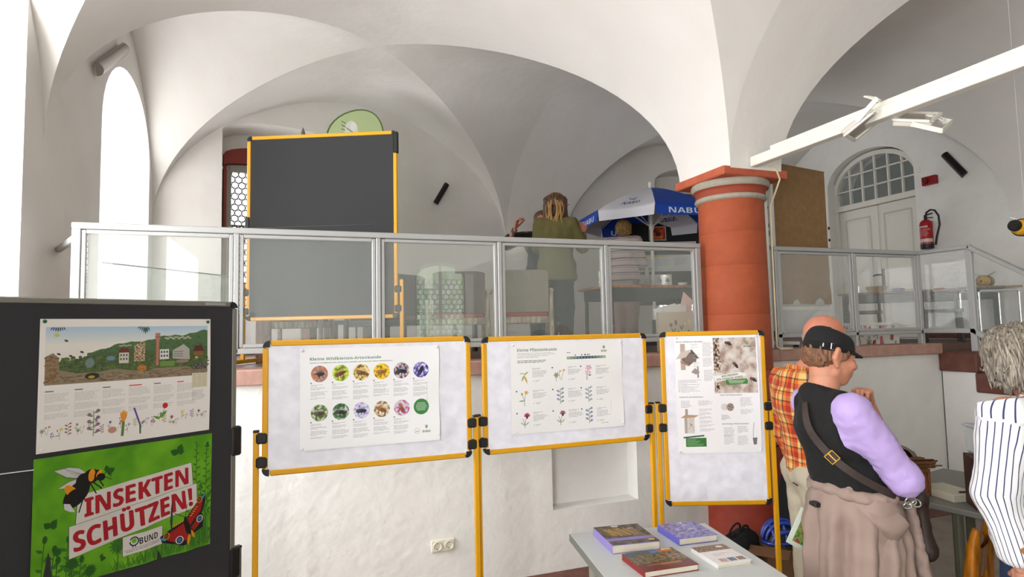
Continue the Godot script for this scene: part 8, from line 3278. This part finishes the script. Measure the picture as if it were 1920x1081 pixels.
	s.cuts.append([j.nape + Vector3(0, 0.03, 0.03), Vector3(0, 1, 0.3).normalized()])
	b = MB.new()
	s.into(b, 0.013)
	part("pullover", b, cloth_mat(Color(0.02, 0.02, 0.022), 171), t)
	b = MB.new()
	b.tube([j.elr.lerp(j.wrr, 0.80), j.elr.lerp(j.wrr, 0.97)], 0.031, 16)
	part("wristband", b, cloth_mat(Color(0.35, 0.35, 0.34), 172), t)
	s = Sdf.new()
	s.k = 0.01
	s.amp = 0.01
	s.nscale = Vector3(60, 14, 60)
	s.egg(j.head + Vector3(0, 0.03, -0.02), Vector3(0.082, 0.085, 0.095))
	s.cuts.append([j.head + Vector3(0, 0.0, 0.045), Vector3(0, -0.5, 1).normalized()])
	b = MB.new()
	s.into(b, 0.007)
	part("hair", b, hair_mat(Color(0.25, 0.16, 0.1), Color(0.4, 0.28, 0.18), 173), t)
	trousers(t, j, Color(0.05, 0.055, 0.07), 0.72, 174)
	shoes(t, j, M.black_plastic)
	# woman in striped top at the umbrella table
	t = thing("person", "short haired blond woman in white top with thin dark stripes under the parasol", "person", Vector3(3.53, GY, -6.02), deg_to_rad(140))
	j = joints(1.47)
	j.head += Vector3(0, -0.035, 0.05)
	j.neck += Vector3(0, -0.015, 0.03)
	j.elr = Vector3(-0.20, 0.95, 0.07)
	j.wrr = Vector3(-0.13, 0.98, 0.26)
	j.ell = Vector3(0.20, 0.95, 0.07)
	j.wrl = Vector3(0.12, 0.98, 0.26)
	hb = Basis(Vector3.UP, 0.25) * Basis(Vector3.RIGHT, 0.3)
	b = body_mesh(j, hb, 0.95, [[j.wrr, Vector3(0.3, 0.2, 1), Vector3(0.4, 1, 0), 1.0, 0.5, 0.95], [j.wrl, Vector3(-0.3, 0.2, 1), Vector3(0, 1, 0), -1.0, 0.4, 0.95]], 0.007)
	part("body", b, skin, t)
	eyes(t, j.head, hb, 0.95)
	s = Sdf.new()
	s.amp = 0.006
	torso(s, j, 0.024)
	s.bone(Vector3(0, 0.72, 0), Vector3(0, 1.1, 0), 0.14, 0.125, 0.85)
	for n in ["l", "r"]:
		arm(s, j, n, 0.022, 0.9)
	s.cuts.append([Vector3(0, 0.68, 0), Vector3.DOWN])
	s.cuts.append([j.nape + Vector3(0, 0.045, 0.02), Vector3(0, 1, 0.2).normalized()])
	b = MB.new()
	s.into(b, 0.013)
	var str := weave(8, 128, func(_x, y): return Color(0.20, 0.17, 0.24) if y % 42 < 5 or (y % 42 > 12 and y % 42 < 15) else Color(0.76, 0.69, 0.67))
	part("striped_top", b, tex_mat(str, 0.9, 4.0, null, 0.0, false), t)
	s = Sdf.new()
	s.k = 0.01
	s.amp = 0.016
	s.nscale = Vector3(70, 20, 70)
	s.egg(j.head + hb * Vector3(0, 0.03, -0.015), Vector3(0.092, 0.092, 0.102), hb)
	s.bone(j.head + hb * Vector3(-0.04, -0.05, -0.06), j.head + hb * Vector3(0.04, -0.05, -0.06), 0.042)
	s.cuts.append([j.head + hb * Vector3(0, 0, 0.055), hb * Vector3(0, -0.4, 1).normalized()])
	b = MB.new()
	s.into(b, 0.007)
	part("hair", b, hair_mat(Color(0.38, 0.28, 0.14), Color(0.62, 0.49, 0.27), 181), t)
	trousers(t, j, Color(0.66, 0.55, 0.52), 0.74, 182)
	shoes(t, j, mat(Color(0.6, 0.5, 0.4), 0.6))
	s = Sdf.new()
	s.amp = 0.006
	s.nscale = Vector3(30, 10, 30)
	s.bone(Vector3(-0.23, 1.0, 0.12), Vector3(-0.25, 0.68, 0.10), 0.014, 0.034, 0.6)
	s.bone(Vector3(-0.23, 0.98, 0.17), Vector3(-0.26, 0.64, 0.17), 0.012, 0.03, 0.6)
	b = MB.new()
	s.into(b, 0.009)
	part("white_scarf", b, cloth_mat(Color(0.74, 0.74, 0.72), 183), t)

func trousers(t: Node3D, j: Dictionary, c: Color, top: float, sd: int) -> void:
	var s := Sdf.new()
	s.amp = 0.007
	s.nscale = Vector3(14, 12, 14)
	for n in ["l", "r"]:
		leg(s, j, n, 0.012, 0.016)
	s.bone(j.pelvis - Vector3(0.06, 0, 0), j.pelvis + Vector3(0.06, 0, 0), 0.112, -1, 0.9)
	s.cuts.append([Vector3(0, 0.05, 0), Vector3.DOWN])
	s.cuts.append([Vector3(0, top + 0.12, 0), Vector3.UP])
	var b := MB.new()
	s.into(b, 0.015)
	part("trousers", b, cloth_mat(c, sd), t)
